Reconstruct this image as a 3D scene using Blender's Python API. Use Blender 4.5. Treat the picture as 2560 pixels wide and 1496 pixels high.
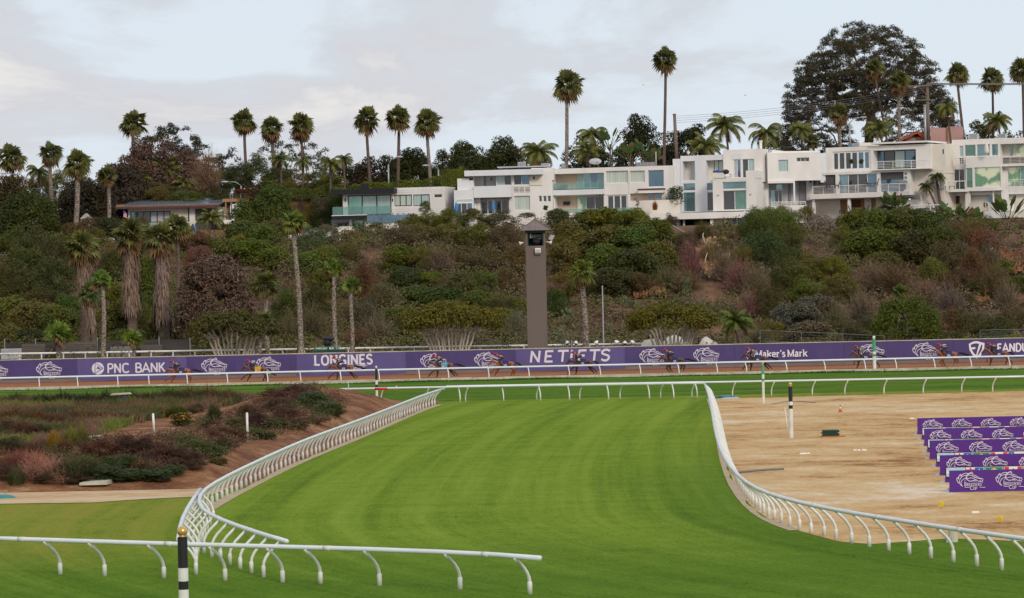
import bpy, math, random
import numpy as np
from mathutils import Vector, Matrix
R = math.radians
rng = np.random.default_rng(7); random.seed(7)
for o in list(bpy.data.objects): bpy.data.objects.remove(o)
C = bpy.context.scene.collection
SC = bpy.context.scene
# ------------------------------------------------------------------ camera
CAMH, FPX, HOR, ROLL = 8.8, 8000.0, 682.0, R(1.25)
pitch = math.atan((748-HOR)/FPX)
_f = Vector((0, math.cos(pitch), -math.sin(pitch))); _u0 = Vector((0, math.sin(pitch), math.cos(pitch))); _r0 = Vector((1, 0, 0))
_r = _r0*math.cos(ROLL)-_u0*math.sin(ROLL); _u = _r0*math.sin(ROLL)+_u0*math.cos(ROLL)
CP = Vector((0, 0, CAMH))
cd = bpy.data.cameras.new('camera'); cam = bpy.data.objects.new('camera', cd); C.objects.link(cam)
cd.sensor_width = 36; cd.lens = 36*FPX/2560; cd.clip_start = 1; cd.clip_end = 5000
cam.matrix_world = Matrix(((_r.x, _u.x, -_f.x, 0), (_r.y, _u.y, -_f.y, 0), (_r.z, _u.z, -_f.z, CAMH), (0, 0, 0, 1)))
SC.camera = cam
# ------------------------------------------------------------------ light
SUN_EL, SUN_AZ = R(30), R(155)      # azimuth clockwise from +Y (behind the camera, to its right)
SUN_E, EXPO = 1.7, 0.0
w = bpy.data.worlds.new('World'); SC.world = w; w.use_nodes = True
nt = w.node_tree; nt.nodes.clear()
def N(nt, t, **k):
    n = nt.nodes.new(t)
    for a, b in k.items(): setattr(n, a, b)
    return n
sky = N(nt, 'ShaderNodeTexSky', sky_type='NISHITA'); sky.sun_disc = False; sky.sun_elevation = SUN_EL; sky.sun_rotation = SUN_AZ
bg1 = N(nt, 'ShaderNodeBackground'); bg1.inputs[1].default_value = 0.1; nt.links.new(sky.outputs[0], bg1.inputs[0])
tc = N(nt, 'ShaderNodeTexCoord')
mp = N(nt, 'ShaderNodeMapping'); mp.inputs['Scale'].default_value = (9, 9, 24); mp.inputs['Location'].default_value = (3.1, 0.4, 1.2)
nt.links.new(tc.outputs['Generated'], mp.inputs[0])
nz = N(nt, 'ShaderNodeTexNoise'); nz.inputs['Scale'].default_value = 1.0; nz.inputs['Detail'].default_value = 9; nz.inputs['Roughness'].default_value = 0.6; nz.inputs['Distortion'].default_value = 0.35
nt.links.new(mp.outputs[0], nz.inputs['Vector'])
# left-to-right drift: heavier cloud to the left, pale blue to the right
sep = N(nt, 'ShaderNodeSeparateXYZ'); nt.links.new(tc.outputs['Generated'], sep.inputs[0])
ma = N(nt, 'ShaderNodeMath', operation='MULTIPLY_ADD'); ma.inputs[1].default_value = -0.55; nt.links.new(sep.outputs[0], ma.inputs[0]); nt.links.new(nz.outputs[0], ma.inputs[2])
rp = N(nt, 'ShaderNodeValToRGB'); e = rp.color_ramp.elements
e[0].position = 0.40; e[0].color = (0.74, 0.82, 0.91, 1)
e[1].position = 0.64; e[1].color = (0.67, 0.665, 0.72, 1)
x = e.new(0.49); x.color = (0.74, 0.81, 0.90, 1)
x = e.new(0.56); x.color = (0.67, 0.70, 0.765, 1)
x = e.new(0.72); x.color = (0.83, 0.80, 0.79, 1)
nt.links.new(ma.outputs[0], rp.inputs[0])
bg2 = N(nt, 'ShaderNodeBackground'); bg2.inputs[1].default_value = 1.0; nt.links.new(rp.outputs[0], bg2.inputs[0])
mx = N(nt, 'ShaderNodeMixShader'); mx.inputs[0].default_value = 0.9; nt.links.new(bg1.outputs[0], mx.inputs[1]); nt.links.new(bg2.outputs[0], mx.inputs[2])
wo = N(nt, 'ShaderNodeOutputWorld'); nt.links.new(mx.outputs[0], wo.inputs[0])
ld = bpy.data.lights.new('sun', 'SUN'); ld.energy = SUN_E; ld.angle = R(14); ld.color = (1.0, 0.90, 0.76)
sun = bpy.data.objects.new('sun', ld); C.objects.link(sun)
sd = Vector((math.sin(SUN_AZ)*math.cos(SUN_EL), math.cos(SUN_AZ)*math.cos(SUN_EL), math.sin(SUN_EL)))
sun.rotation_euler = sd.to_track_quat('Z', 'Y').to_euler(); sun.location = (20, -20, 60)
SC.view_settings.view_transform = 'Standard'; SC.view_settings.look = 'None'; SC.view_settings.gamma = 1; SC.view_settings.exposure = EXPO
SC.cycles.max_bounces = 5; SC.cycles.transparent_max_bounces = 6; SC.cycles.diffuse_bounces = 2
# ------------------------------------------------------------------ projection helpers (pixels of the 2560x1496 photograph -> metres)
def ray(px, py): return _f + _r*((px-1280)/FPX) - _u*((py-748)/FPX)
def G(px, py, z=0.0):
    d = ray(px, py); return CP + d*((z-CAMH)/d.z)
def AT(px, py, Y):
    d = ray(px, py); return CP + d*(Y/d.y)
# ------------------------------------------------------------------ naming
def tag(o, label=None, cat=None, group=None, kind=None):
    if label: o['label'] = label
    if cat: o['category'] = cat
    if group: o['group'] = group
    if kind: o['kind'] = kind
    return o
ORG = {}
def thing(name, label, cat, loc=(0, 0, 0), group=None):
    o = bpy.data.objects.new(name, None); C.objects.link(o); o.location = Vector(loc); o.empty_display_size = .3
    ORG[o.name] = Vector(loc)
    return tag(o, label, cat, group)
class MB:
    def __init__(s): s.v = []; s.f = []; s.n = 0; s.dry = []
    def add(s, V, F, dry=None):
        V = np.asarray(V, float).reshape(-1, 3)
        s.v.append(V); s.f += [tuple(i+s.n for i in q) for q in F]; s.n += len(V)
        s.dry.append(np.zeros(len(V)) if dry is None else np.broadcast_to(np.asarray(dry, float), (len(V),)).copy())
        return s
    def quads(s, V, dry=None):      # V: (n,4,3)
        V = np.asarray(V, float); n = len(V)
        if n == 0: return s
        base = s.n; s.v.append(V.reshape(-1, 3)); k = np.arange(n*4).reshape(n, 4)+base
        s.f += [tuple(r) for r in k.tolist()]; s.n += n*4
        s.dry.append(np.zeros(n*4) if dry is None else np.repeat(np.broadcast_to(np.asarray(dry, float), (n,)), 4))
        return s
    def box(s, a, b):
        x0, y0, z0 = a; x1, y1, z1 = b
        return s.hexa([(x0, y0, z0), (x1, y0, z0), (x1, y1, z0), (x0, y1, z0), (x0, y0, z1), (x1, y0, z1), (x1, y1, z1), (x0, y1, z1)])
    def hexa(s, p): return s.add(p, [(0, 3, 2, 1), (4, 5, 6, 7), (0, 1, 5, 4), (1, 2, 6, 5), (2, 3, 7, 6), (3, 0, 4, 7)])
    def tube(s, pts, rad, seg=8, cap=True, dry=None):
        pts = [Vector(p) for p in pts]; n = len(pts)
        if not hasattr(rad, '__len__'): rad = [rad]*n
        V = []; up = None
        for i in range(n):
            t = (pts[min(i+1, n-1)]-pts[max(i-1, 0)]).normalized()
            if up is None: up = Vector((0, 0, 1)) if abs(t.z) < .9 else Vector((1, 0, 0))
            a = t.cross(up).normalized(); b = a.cross(t).normalized(); up = b
            for k in range(seg):
                th = 2*math.pi*k/seg; V.append(pts[i]+(a*math.cos(th)+b*math.sin(th))*rad[i])
        F = [(i*seg+k, i*seg+(k+1) % seg, (i+1)*seg+(k+1) % seg, (i+1)*seg+k) for i in range(n-1) for k in range(seg)]
        if cap: F += [tuple(range(seg))[::-1], tuple((n-1)*seg+k for k in range(seg))]
        return s.add([tuple(v) for v in V], F, dry)
    def ball(s, c, r, seg=10, rings=6, sc=(1, 1, 1)):
        V = []; F = []
        for i in range(rings+1):
            ph = math.pi*i/rings
            for k in range(seg):
                th = 2*math.pi*k/seg
                V.append((c[0]+r*sc[0]*math.sin(ph)*math.cos(th), c[1]+r*sc[1]*math.sin(ph)*math.sin(th), c[2]+r*sc[2]*math.cos(ph)))
        for i in range(rings):
            for k in range(seg): F.append((i*seg+k, (i+1)*seg+k, (i+1)*seg+(k+1) % seg, i*seg+(k+1) % seg))
        return s.add(V, F)
    def mesh(s, name, off=(0, 0, 0), smooth=False):
        V = np.concatenate(s.v)-np.array(off) if s.v else np.zeros((0, 3))
        me = bpy.data.meshes.new(name); nf = len(s.f); me.vertices.add(len(V)); me.vertices.foreach_set('co', V.astype(np.float32).ravel())
        if nf:
            tot = np.fromiter((len(q) for q in s.f), np.int32, nf); st = np.zeros(nf, np.int32); st[1:] = np.cumsum(tot)[:-1]
            li = np.fromiter((i for q in s.f for i in q), np.int32, int(tot.sum())); me.loops.add(len(li)); me.loops.foreach_set('vertex_index', li); me.polygons.add(nf); me.polygons.foreach_set('loop_start', st); me.polygons.foreach_set('loop_total', tot)
            me.polygons.foreach_set('use_smooth', [False]*nf); me.update(calc_edges=True)
        d = np.concatenate(s.dry) if s.dry else np.zeros(0)
        if d.any():
            at = me.attributes.new('dry', 'FLOAT', 'POINT'); at.data.foreach_set('value', d.astype(np.float32))
        if smooth: me.polygons.foreach_set('use_smooth', [True]*len(me.polygons))
        me.update(); return me
    def build(s, name, m, parent=None, loc=None, smooth=False, col=None):
        if parent is not None:
            off = ORG.get(parent.name, Vector((0, 0, 0))); lo = Vector((0, 0, 0))
        else:
            off = lo = Vector(loc) if loc is not None else Vector((0, 0, 0))
        me = s.mesh(name, tuple(off), smooth)
        o = bpy.data.objects.new(name, me); C.objects.link(o); o.location = lo; o.parent = parent
        ORG[o.name] = off.copy()
        if m: me.materials.append(m)
        if col: o.color = (*col, 1)
        return o
def inst(me, name, loc, rz=0, sc=(1, 1, 1), parent=None, col=None, rot=None):
    o = bpy.data.objects.new(name, me); C.objects.link(o); o.location = loc; o.rotation_euler = rot or (0, 0, rz); o.scale = sc
    o.parent = parent
    if col: o.color = (*col, 1)
    return o
ORDW = ['leftmost', 'second from the left', 'third from the left', 'fourth from the left', 'fifth from the left', 'sixth from the left', 'seventh from the left', 'eighth from the left', 'ninth from the left', 'tenth from the left', 'eleventh from the left', 'twelfth from the left', 'thirteenth from the left', 'fourteenth from the left', 'fifteenth from the left', 'sixteenth from the left', 'seventeenth from the left', 'eighteenth from the left']
# ------------------------------------------------------------------ materials
def principled(name):
    m = bpy.data.materials.new(name); m.use_nodes = True; nt = m.node_tree; nt.nodes.clear()
    b = N(nt, 'ShaderNodeBsdfPrincipled'); o = N(nt, 'ShaderNodeOutputMaterial'); nt.links.new(b.outputs[0], o.inputs[0])
    return m, nt, b
def mat(name, col, rough=.6, metal=0., var=.08, sc=3., bump=0., spec=.3, sv=(1, 1, 1), dirt=None):
    m, nt, b = principled(name)
    b.inputs['Roughness'].default_value = rough; b.inputs['Metallic'].default_value = metal; b.inputs['Specular IOR Level'].default_value = spec
    g = N(nt, 'ShaderNodeNewGeometry'); mp = N(nt, 'ShaderNodeMapping'); mp.inputs['Scale'].default_value = sv; nt.links.new(g.outputs['Position'], mp.inputs[0])
    n = N(nt, 'ShaderNodeTexNoise'); n.inputs['Scale'].default_value = sc; n.inputs['Detail'].default_value = 5; nt.links.new(mp.outputs[0], n.inputs['Vector'])
    r = N(nt, 'ShaderNodeValToRGB'); e = r.color_ramp.elements; e[0].position = .3; e[1].position = .7
    e[0].color = (*[c*(1-var) for c in col], 1); e[1].color = (*[min(1, c*(1+var)) for c in col], 1)
    if dirt: e[0].color = (*dirt, 1)
    nt.links.new(n.outputs[0], r.inputs[0]); nt.links.new(r.outputs[0], b.inputs['Base Color'])
    if bump:
        bp = N(nt, 'ShaderNodeBump'); bp.inputs['Strength'].default_value = .6; bp.inputs['Distance'].default_value = bump
        nt.links.new(n.outputs[0], bp.inputs['Height']); nt.links.new(bp.outputs[0], b.inputs['Normal'])
    return m
def vegmat(name, dry=(.16, .085, .035), lo=.74, hi=1.28, trans=.3, big=.35, alt=(1.22, 1.10, .75)):
    """foliage: the object's own colour, varied leaf by leaf and in larger patches, mixed to dry where the mesh says so"""
    m, nt, b = principled(name); b.inputs['Roughness'].default_value = .65; b.inputs['Specular IOR Level'].default_value = .18
    oi = N(nt, 'ShaderNodeObjectInfo'); g = N(nt, 'ShaderNodeNewGeometry')
    mr = N(nt, 'ShaderNodeMapRange'); mr.inputs[3].default_value = lo; mr.inputs[4].default_value = hi; nt.links.new(g.outputs['Random Per Island'], mr.inputs[0])
    n = N(nt, 'ShaderNodeTexNoise'); n.inputs['Scale'].default_value = big; n.inputs['Detail'].default_value = 2; nt.links.new(g.outputs['Position'], n.inputs['Vector'])
    mr2 = N(nt, 'ShaderNodeMapRange'); mr2.inputs[1].default_value = .38; mr2.inputs[2].default_value = .62; nt.links.new(n.outputs[0], mr2.inputs[0])
    al = N(nt, 'ShaderNodeMix', data_type='RGBA', blend_type='MULTIPLY'); al.inputs[7].default_value = (*alt, 1)
    nt.links.new(mr2.outputs[0], al.inputs[0]); nt.links.new(oi.outputs['Color'], al.inputs[6])
    vm = N(nt, 'ShaderNodeVectorMath', operation='SCALE'); nt.links.new(al.outputs[2], vm.inputs[0]); nt.links.new(mr.outputs[0], vm.inputs['Scale'])
    at = N(nt, 'ShaderNodeAttribute', attribute_name='dry')
    mx = N(nt, 'ShaderNodeMix', data_type='RGBA'); mx.inputs[7].default_value = (*dry, 1)
    nt.links.new(at.outputs['Fac'], mx.inputs[0]); nt.links.new(vm.outputs[0], mx.inputs[6])
    nt.links.new(mx.outputs[2], b.inputs['Base Color'])
    if trans:
        t = N(nt, 'ShaderNodeBsdfTranslucent'); nt.links.new(mx.outputs[2], t.inputs[0]); ms = N(nt, 'ShaderNodeMixShader'); ms.inputs[0].default_value = trans
        o = [x for x in nt.nodes if x.type == 'OUTPUT_MATERIAL'][0]
        nt.links.new(b.outputs[0], ms.inputs[1]); nt.links.new(t.outputs[0], ms.inputs[2]); nt.links.new(ms.outputs[0], o.inputs[0])
    return m
M = {}
M['white_pvc'] = mat('white_pvc', (.74, .74, .72), .35, var=.05, sc=2, spec=.5, dirt=(.60, .58, .52))
M['tube'] = mat('white_rail_tube', (.70, .74, .78), .28, var=.05, sc=1.5, spec=.6)
M['concrete'] = mat('pale_concrete', (.50, .47, .38), .8, var=.15, sc=1.2, dirt=(.36, .34, .24))
M['white'] = mat('white_stucco', (.80, .755, .725), .8, var=.03, sc=.6, dirt=(.70, .67, .64), sv=(1, 1, .4))
M['white2'] = mat('cool_shade_white_stucco', (.74, .73, .75), .8, var=.03, sc=.5, dirt=(.64, .645, .67), sv=(1, 1, .4))  # bluish copy of the white stucco, bluish shade put into its colour
M['cream'] = mat('cream_stucco', (.74, .68, .60), .8, var=.04, sc=.6, dirt=(.66, .60, .52))
M['peach'] = mat('peach_stucco', (.72, .56, .42), .8, var=.05, sc=.7)
M['black'] = mat('black_metal', (.018, .017, .022), .5, var=.2)
M['darkfr'] = mat('dark_window_frame', (.03, .032, .036), .4)
M['whitefr'] = mat('white_window_frame', (.74, .74, .74), .5)
M['grey'] = mat('mid_grey', (.20, .195, .20), .7, var=.1)
M['shade'] = mat('grey_roller_shade', (.085, .08, .085), .8, var=.1, sc=6)
M['lgrey'] = mat('light_grey_panel', (.42, .42, .45), .6)
M['wood'] = mat('warm_wood', (.36, .19, .09), .7, var=.2, sc=2, sv=(1, 1, .2))
M['redwood'] = mat('dark_red_fascia', (.11, .035, .03), .6, var=.2)
M['brownwall'] = mat('brown_shingle', (.23, .14, .075), .8, var=.2, sc=4, sv=(1, 1, 3), bump=.02)
M['blue'] = mat('blue_canvas', (.03, .09, .30), .8)
M['teal'] = mat('teal_plastic', (.03, .22, .22), .5)
M['navy'] = mat('navy_cloth', (.02, .03, .09), .9)
M['gold'] = mat('gold_ball', (.60, .40, .12), .3, metal=.5, spec=.6)
M['greenpaint'] = mat('green_paint', (.07, .33, .17), .4, var=.08)
M['dgreen'] = mat('dark_green_paint', (.012, .05, .035), .6, var=.2)
M['poleblack'] = mat('pole_black', (.02, .02, .022), .4)
M['red'] = mat('red_plastic', (.55, .03, .03), .5)
M['orange'] = mat('orange_plastic', (.50, .12, .03), .5)
M['yellow'] = mat('yellow_plastic', (.75, .58, .03), .5)
M['tower'] = mat('taupe_tower_metal', (.135, .105, .092), .55, var=.08, sc=.6, sv=(1, 1, .15), spec=.4)
M['towroof'] = mat('taupe_roof_metal', (.17, .125, .115), .45, var=.2, sc=2, spec=.5)
M['solar'] = mat('solar_panel_glass', (.30, .33, .42), .15, metal=.5, var=.06, spec=.8)
M['tan'] = mat('tan_brick', (.55, .38, .20), .8, var=.2, sc=6)
M['pink'] = mat('pink_stucco', (.50, .30, .27), .8, var=.08, sc=.7)
M['tile'] = mat('red_roof_tile', (.40, .07, .03), .7, var=.3, sc=5)
M['canvas'] = mat('pale_tent_canvas', (.66, .62, .52), .8, var=.06, sc=2)
M['polewood'] = mat('weathered_pole_wood', (.17, .125, .10), .8, var=.2, sc=3, sv=(1, 1, .1))
M['galv'] = mat('galvanised_steel', (.36, .37, .37), .4, metal=.4)
M['screen'] = mat('dark_wind_screen', (.055, .045, .042), .9, var=.25, sc=1.2, sv=(.4, 1, 1.5))
M['screen2'] = mat('brown_grey_panel', (.12, .098, .088), .9, var=.15, sc=8, sv=(.05, 1, 1))
M['purple'] = mat('purple_banner_vinyl', (.062, .042, .158), .5, var=.12, sc=.7, sv=(1.2, 1, .5), bump=.12, spec=.4)
M['purple2'] = mat('lighter_purple_banner_vinyl', (.094, .076, .222), .5, var=.10, sc=.7, sv=(1.2, 1, .5), bump=.12, spec=.4)
M['dust'] = mat('dusty_banner_hem', (.19, .145, .14), .8, var=.1, sc=.8)
M['bpurple'] = mat('bright_purple_board', (.085, .020, .225), .5, var=.05, sc=2)
M['mark'] = mat('white_print', (.76, .72, .78), .6, var=.02)
M['markdim'] = mat('white_print_on_lighter_vinyl', (.66, .64, .72), .6, var=.04)
def glass(name, col, rough=.06, metal=.55, var=.25, sc=.35, sv=(1, 1, 1)):
    m = mat(name, col, rough, metal, var=var, sc=sc, spec=.9, sv=sv); return m
M['gteal'] = glass('teal_tinted_glass', (.17, .29, .32))
M['gblue'] = glass('blue_tinted_glass', (.11, .19, .26))
M['gdark'] = glass('dark_glass', (.045, .052, .06), metal=.2)
M['ggreen'] = glass('green_tinted_glass', (.15, .28, .24), var=.35)
M['gpale'] = glass('pale_curtained_glass', (.50, .56, .50), .25, .1, var=.16, sc=1, sv=(9, 9, .05))
M['gtealc'] = glass('teal_curtained_glass', (.36, .48, .47), .2, .1, var=.18, sc=1, sv=(7, 7, .05))
M['gwarm'] = glass('painted_yellow_reflection_glass', (.70, .74, .52), .12, .3, var=.0, sc=.5)  # bright sky reflection painted into the pane as pale yellow patches on green
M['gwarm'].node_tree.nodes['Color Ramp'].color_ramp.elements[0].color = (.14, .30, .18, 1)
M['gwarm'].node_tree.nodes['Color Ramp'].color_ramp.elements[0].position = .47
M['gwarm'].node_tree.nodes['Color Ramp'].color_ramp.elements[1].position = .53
M['grail'] = glass('balcony_glass', (.22, .40, .38), .08, .2, var=.1)
nt_ = M['grail'].node_tree; ot_ = [x for x in nt_.nodes if x.type == 'OUTPUT_MATERIAL'][0]; pb_ = [x for x in nt_.nodes if x.type == 'BSDF_PRINCIPLED'][0]
tr_ = N(nt_, 'ShaderNodeBsdfTransparent'); tr_.inputs[0].default_value = (.80, .92, .90, 1); mg_ = N(nt_, 'ShaderNodeMixShader'); mg_.inputs[0].default_value = .62; nt_.links.new(pb_.outputs[0], mg_.inputs[1]); nt_.links.new(tr_.outputs[0], mg_.inputs[2]); nt_.links.new(mg_.outputs[0], ot_.inputs[0])
M['veg'] = vegmat('foliage')
M['palm'] = vegmat('palm_foliage', lo=.6, hi=1.4, trans=.2, dry=(.19, .11, .05))
M['dryveg'] = vegmat('dry_twigs', lo=.6, hi=1.35, trans=.0, alt=(1.1, 1, .9))
M['wiref'] = mat('dull_green_wire', (.13, .15, .14), .6)
M['bark'] = mat('brown_bark', (.10, .072, .055), .9, var=.3, sc=4, sv=(1, 1, .3))
M['palebark'] = mat('pale_smooth_bark', (.36, .30, .25), .8, var=.2, sc=3)
M['stembark'] = mat('pale_grey_stem_bark', (.50, .43, .35), .8, var=.15, sc=3)
M['palmtrunk'] = mat('palm_trunk_scars', (.21, .155, .12), .9, var=.35, sc=6, sv=(1, 1, 2.2), bump=.05)
M['palmtrunk'].node_tree.nodes['Color Ramp'].color_ramp.elements[0].position = .44
M['palmtrunk'].node_tree.nodes['Color Ramp'].color_ramp.elements[1].position = .56
M['palmtrunk'].node_tree.nodes['Color Ramp'].color_ramp.elements[0].color = (.10, .07, .055, 1)
M['palmtrunk'].node_tree.nodes['Color Ramp'].color_ramp.elements[1].color = (.36, .30, .25, 1)
M['palmdark'] = mat('brown_palm_trunk', (.125, .085, .07), .9, var=.3, sc=4, sv=(1, 1, 2))
# ------------------------------------------------------------------ ground
def ground_mat(name, stops, scales, rough=.9, bump=.03, warp=False, extra=None, spec=.15):
    """stops: colours low->high over blended position noise; scales: list of ((sx,sy),weight)"""
    m, nt, b = principled(name); b.inputs['Roughness'].default_value = rough; b.inputs['Specular IOR Level'].default_value = spec
    g = N(nt, 'ShaderNodeNewGeometry'); src = g.outputs['Position']
    if warp:        # mowing lines follow the curve of the chute
        s = N(nt, 'ShaderNodeSeparateXYZ'); nt.links.new(src, s.inputs[0])
        def mth(op, a, b_=None, c_=None):
            q = N(nt, 'ShaderNodeMath', operation=op)
            for i, v in enumerate((a, b_, c_)):
                if v is None: continue
                if isinstance(v, (int, float)): q.inputs[i].default_value = v
                else: nt.links.new(v, q.inputs[i])
            return q.outputs[0]
        y = s.outputs[1]
        t = mth('DIVIDE', mth('MAXIMUM', mth('SUBTRACT', y, 118.), 0.), 102.)
        u = mth('DIVIDE', mth('MAXIMUM', mth('SUBTRACT', 118., y), 0.), 26.)
        c = mth('ADD', mth('MULTIPLY', mth('MULTIPLY', t, t), 7.5), mth('MULTIPLY', mth('MULTIPLY', u, u), 6.))
        wv = mth('SUBTRACT', mth('ADD', s.outputs[0], 12.), c)
        cb = N(nt, 'ShaderNodeCombineXYZ'); nt.links.new(wv, cb.inputs[0]); nt.links.new(y, cb.inputs[1])
        wsrc = cb.outputs[0]
    acc = None; tot = sum(abs(wt) for _, wt, *_ in scales); last = None
    for k, (sc, wt, *wp) in enumerate(scales):
        mp = N(nt, 'ShaderNodeMapping'); mp.inputs['Scale'].default_value = (sc[0], sc[1], 1); mp.inputs['Location'].default_value = (k*7.3, k*3.1, 0)
        nt.links.new(wsrc if (warp and wp and wp[0]) else src, mp.inputs[0])
        n = N(nt, 'ShaderNodeTexNoise'); n.inputs['Scale'].default_value = 1; n.inputs['Detail'].default_value = 4; n.inputs['Roughness'].default_value = .6
        nt.links.new(mp.outputs[0], n.inputs['Vector']); last = n
        q = N(nt, 'ShaderNodeMath', operation='MULTIPLY_ADD'); q.inputs[1].default_value = wt/tot
        nt.links.new(n.outputs[0], q.inputs[0])
        if acc is None: q.inputs[2].default_value = 0
        else: nt.links.new(acc, q.inputs[2])
        acc = q.outputs[0]
    if warp: acc = mth('ADD', acc, mth('MULTIPLY', mth('SINE', mth('MULTIPLY', wv, 2.3)), .013))
    r = N(nt, 'ShaderNodeValToRGB'); e = r.color_ramp.elements; n_ = len(stops)
    e[0].position = .405; e[0].color = (*stops[0], 1); e[1].position = .595; e[1].color = (*stops[-1], 1)
    for i in range(1, n_-1): x = e.new(.405+.19*i/(n_-1)); x.color = (*stops[i], 1)
    nt.links.new(acc, r.inputs[0]); nt.links.new(r.outputs[0], b.inputs['Base Color'])
    if warp:
        X_ = s.outputs[0]
        def cl(v): return mth('MINIMUM', mth('MAXIMUM', v, 0.), 1.)
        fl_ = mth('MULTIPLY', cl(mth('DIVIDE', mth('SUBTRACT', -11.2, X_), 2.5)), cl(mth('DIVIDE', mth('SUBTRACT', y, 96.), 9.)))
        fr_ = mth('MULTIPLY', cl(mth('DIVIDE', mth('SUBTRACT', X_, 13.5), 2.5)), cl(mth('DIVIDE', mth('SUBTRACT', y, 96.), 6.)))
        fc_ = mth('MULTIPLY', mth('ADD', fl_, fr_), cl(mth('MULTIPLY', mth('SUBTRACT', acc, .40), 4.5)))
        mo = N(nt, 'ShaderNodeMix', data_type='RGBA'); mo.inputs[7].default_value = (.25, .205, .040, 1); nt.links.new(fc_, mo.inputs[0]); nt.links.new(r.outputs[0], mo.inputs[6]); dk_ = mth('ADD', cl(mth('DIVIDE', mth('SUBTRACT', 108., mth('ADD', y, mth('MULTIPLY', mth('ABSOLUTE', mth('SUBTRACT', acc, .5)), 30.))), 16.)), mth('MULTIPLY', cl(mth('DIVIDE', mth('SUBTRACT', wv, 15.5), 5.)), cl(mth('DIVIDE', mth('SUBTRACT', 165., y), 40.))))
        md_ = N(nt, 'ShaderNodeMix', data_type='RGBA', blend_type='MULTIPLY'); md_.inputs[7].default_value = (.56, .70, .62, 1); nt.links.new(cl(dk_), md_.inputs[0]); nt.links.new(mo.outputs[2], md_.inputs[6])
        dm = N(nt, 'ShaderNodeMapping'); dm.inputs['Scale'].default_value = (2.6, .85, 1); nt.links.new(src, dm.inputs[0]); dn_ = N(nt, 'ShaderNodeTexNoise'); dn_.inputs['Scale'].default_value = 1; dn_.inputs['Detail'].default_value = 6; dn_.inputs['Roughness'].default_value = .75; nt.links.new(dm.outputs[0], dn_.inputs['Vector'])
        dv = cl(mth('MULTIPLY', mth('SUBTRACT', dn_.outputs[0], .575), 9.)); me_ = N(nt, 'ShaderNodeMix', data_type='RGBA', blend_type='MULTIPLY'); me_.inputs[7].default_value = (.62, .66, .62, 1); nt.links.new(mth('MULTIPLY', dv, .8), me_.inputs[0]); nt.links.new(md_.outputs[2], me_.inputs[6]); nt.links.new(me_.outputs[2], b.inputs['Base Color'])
    bp = N(nt, 'ShaderNodeBump'); bp.inputs['Strength'].default_value = .5; bp.inputs['Distance'].default_value = bump
    nt.links.new(last.outputs[0], bp.inputs['Height']); nt.links.new(bp.outputs[0], b.inputs['Normal'])
    return m
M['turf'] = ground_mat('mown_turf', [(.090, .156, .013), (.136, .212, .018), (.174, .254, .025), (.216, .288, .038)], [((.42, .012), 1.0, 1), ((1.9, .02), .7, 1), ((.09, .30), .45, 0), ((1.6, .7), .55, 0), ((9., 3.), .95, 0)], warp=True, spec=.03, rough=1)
M['turffar'] = ground_mat('striped_far_turf', [(.040, .090, .012), (.080, .155, .014), (.118, .195, .020)], [((.04, .9), 1.2), ((.3, .25), .4), ((2, 1.5), .5)], spec=.03, rough=1)
M['turfolive'] = ground_mat('thin_olive_turf', [(.19, .13, .035), (.145, .145, .018), (.115, .165, .012), (.100, .180, .010)], [((.14, .30), 1.), ((.9, .8), .6), ((5, 3), .4)], spec=.03, rough=1)
M['sand'] = ground_mat('raked_sand', [(.27, .13, .055), (.50, .315, .145), (.58, .41, .22), (.68, .56, .44)], [((.07, .045), 1.3), ((.20, .22), 1.0), ((.7, .6), .8), ((4, 2), .6)], bump=.05, spec=.05)
M['dirt'] = ground_mat('brown_dirt_track', [(.24, .082, .03), (.30, .115, .045), (.36, .15, .07)], [((.05, .8), 1.), ((1.2, 1.2), .5)])
M['mulch'] = ground_mat('red_brown_mulch', [(.11, .045, .022), (.19, .078, .034), (.25, .115, .052), (.33, .20, .12)], [((.25, .3), 1.), ((1.2, 1.2), .9), ((6, 6), .5)], bump=.08)
M['path'] = ground_mat('pale_sand_path', [(.42, .26, .14), (.54, .38, .22), (.58, .44, .29)], [((.15, .4), 1.), ((1.2, 2), .7)])
M['rubber'] = mat('worn_edge_soil', (.43, .34, .22), .9, var=.15, sc=1.5)
def sheet(name, pts, z, m):
    mb = MB(); P = [(p[0], p[1], z) for p in pts]
    mb.add(P, [tuple(range(len(P)))]); return tag(mb.build(name, m), kind='structure')
# base sheet to the horizon
sheet('ground', [(-1500, -50), (1500, -50), (1500, 3000), (-1500, 3000)], -.02, M['turfolive'])
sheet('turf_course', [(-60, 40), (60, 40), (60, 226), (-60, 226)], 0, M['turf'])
sheet('far_turf_course', [(-90, 221.5), (90, 221.5), (90, 262.4), (-90, 262.4)], .006, M['turffar'])
sheet('dirt_track', [(-90, 262.4), (90, 262.4), (90, 290), (-90, 290)], .010, M['dirt'])
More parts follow.
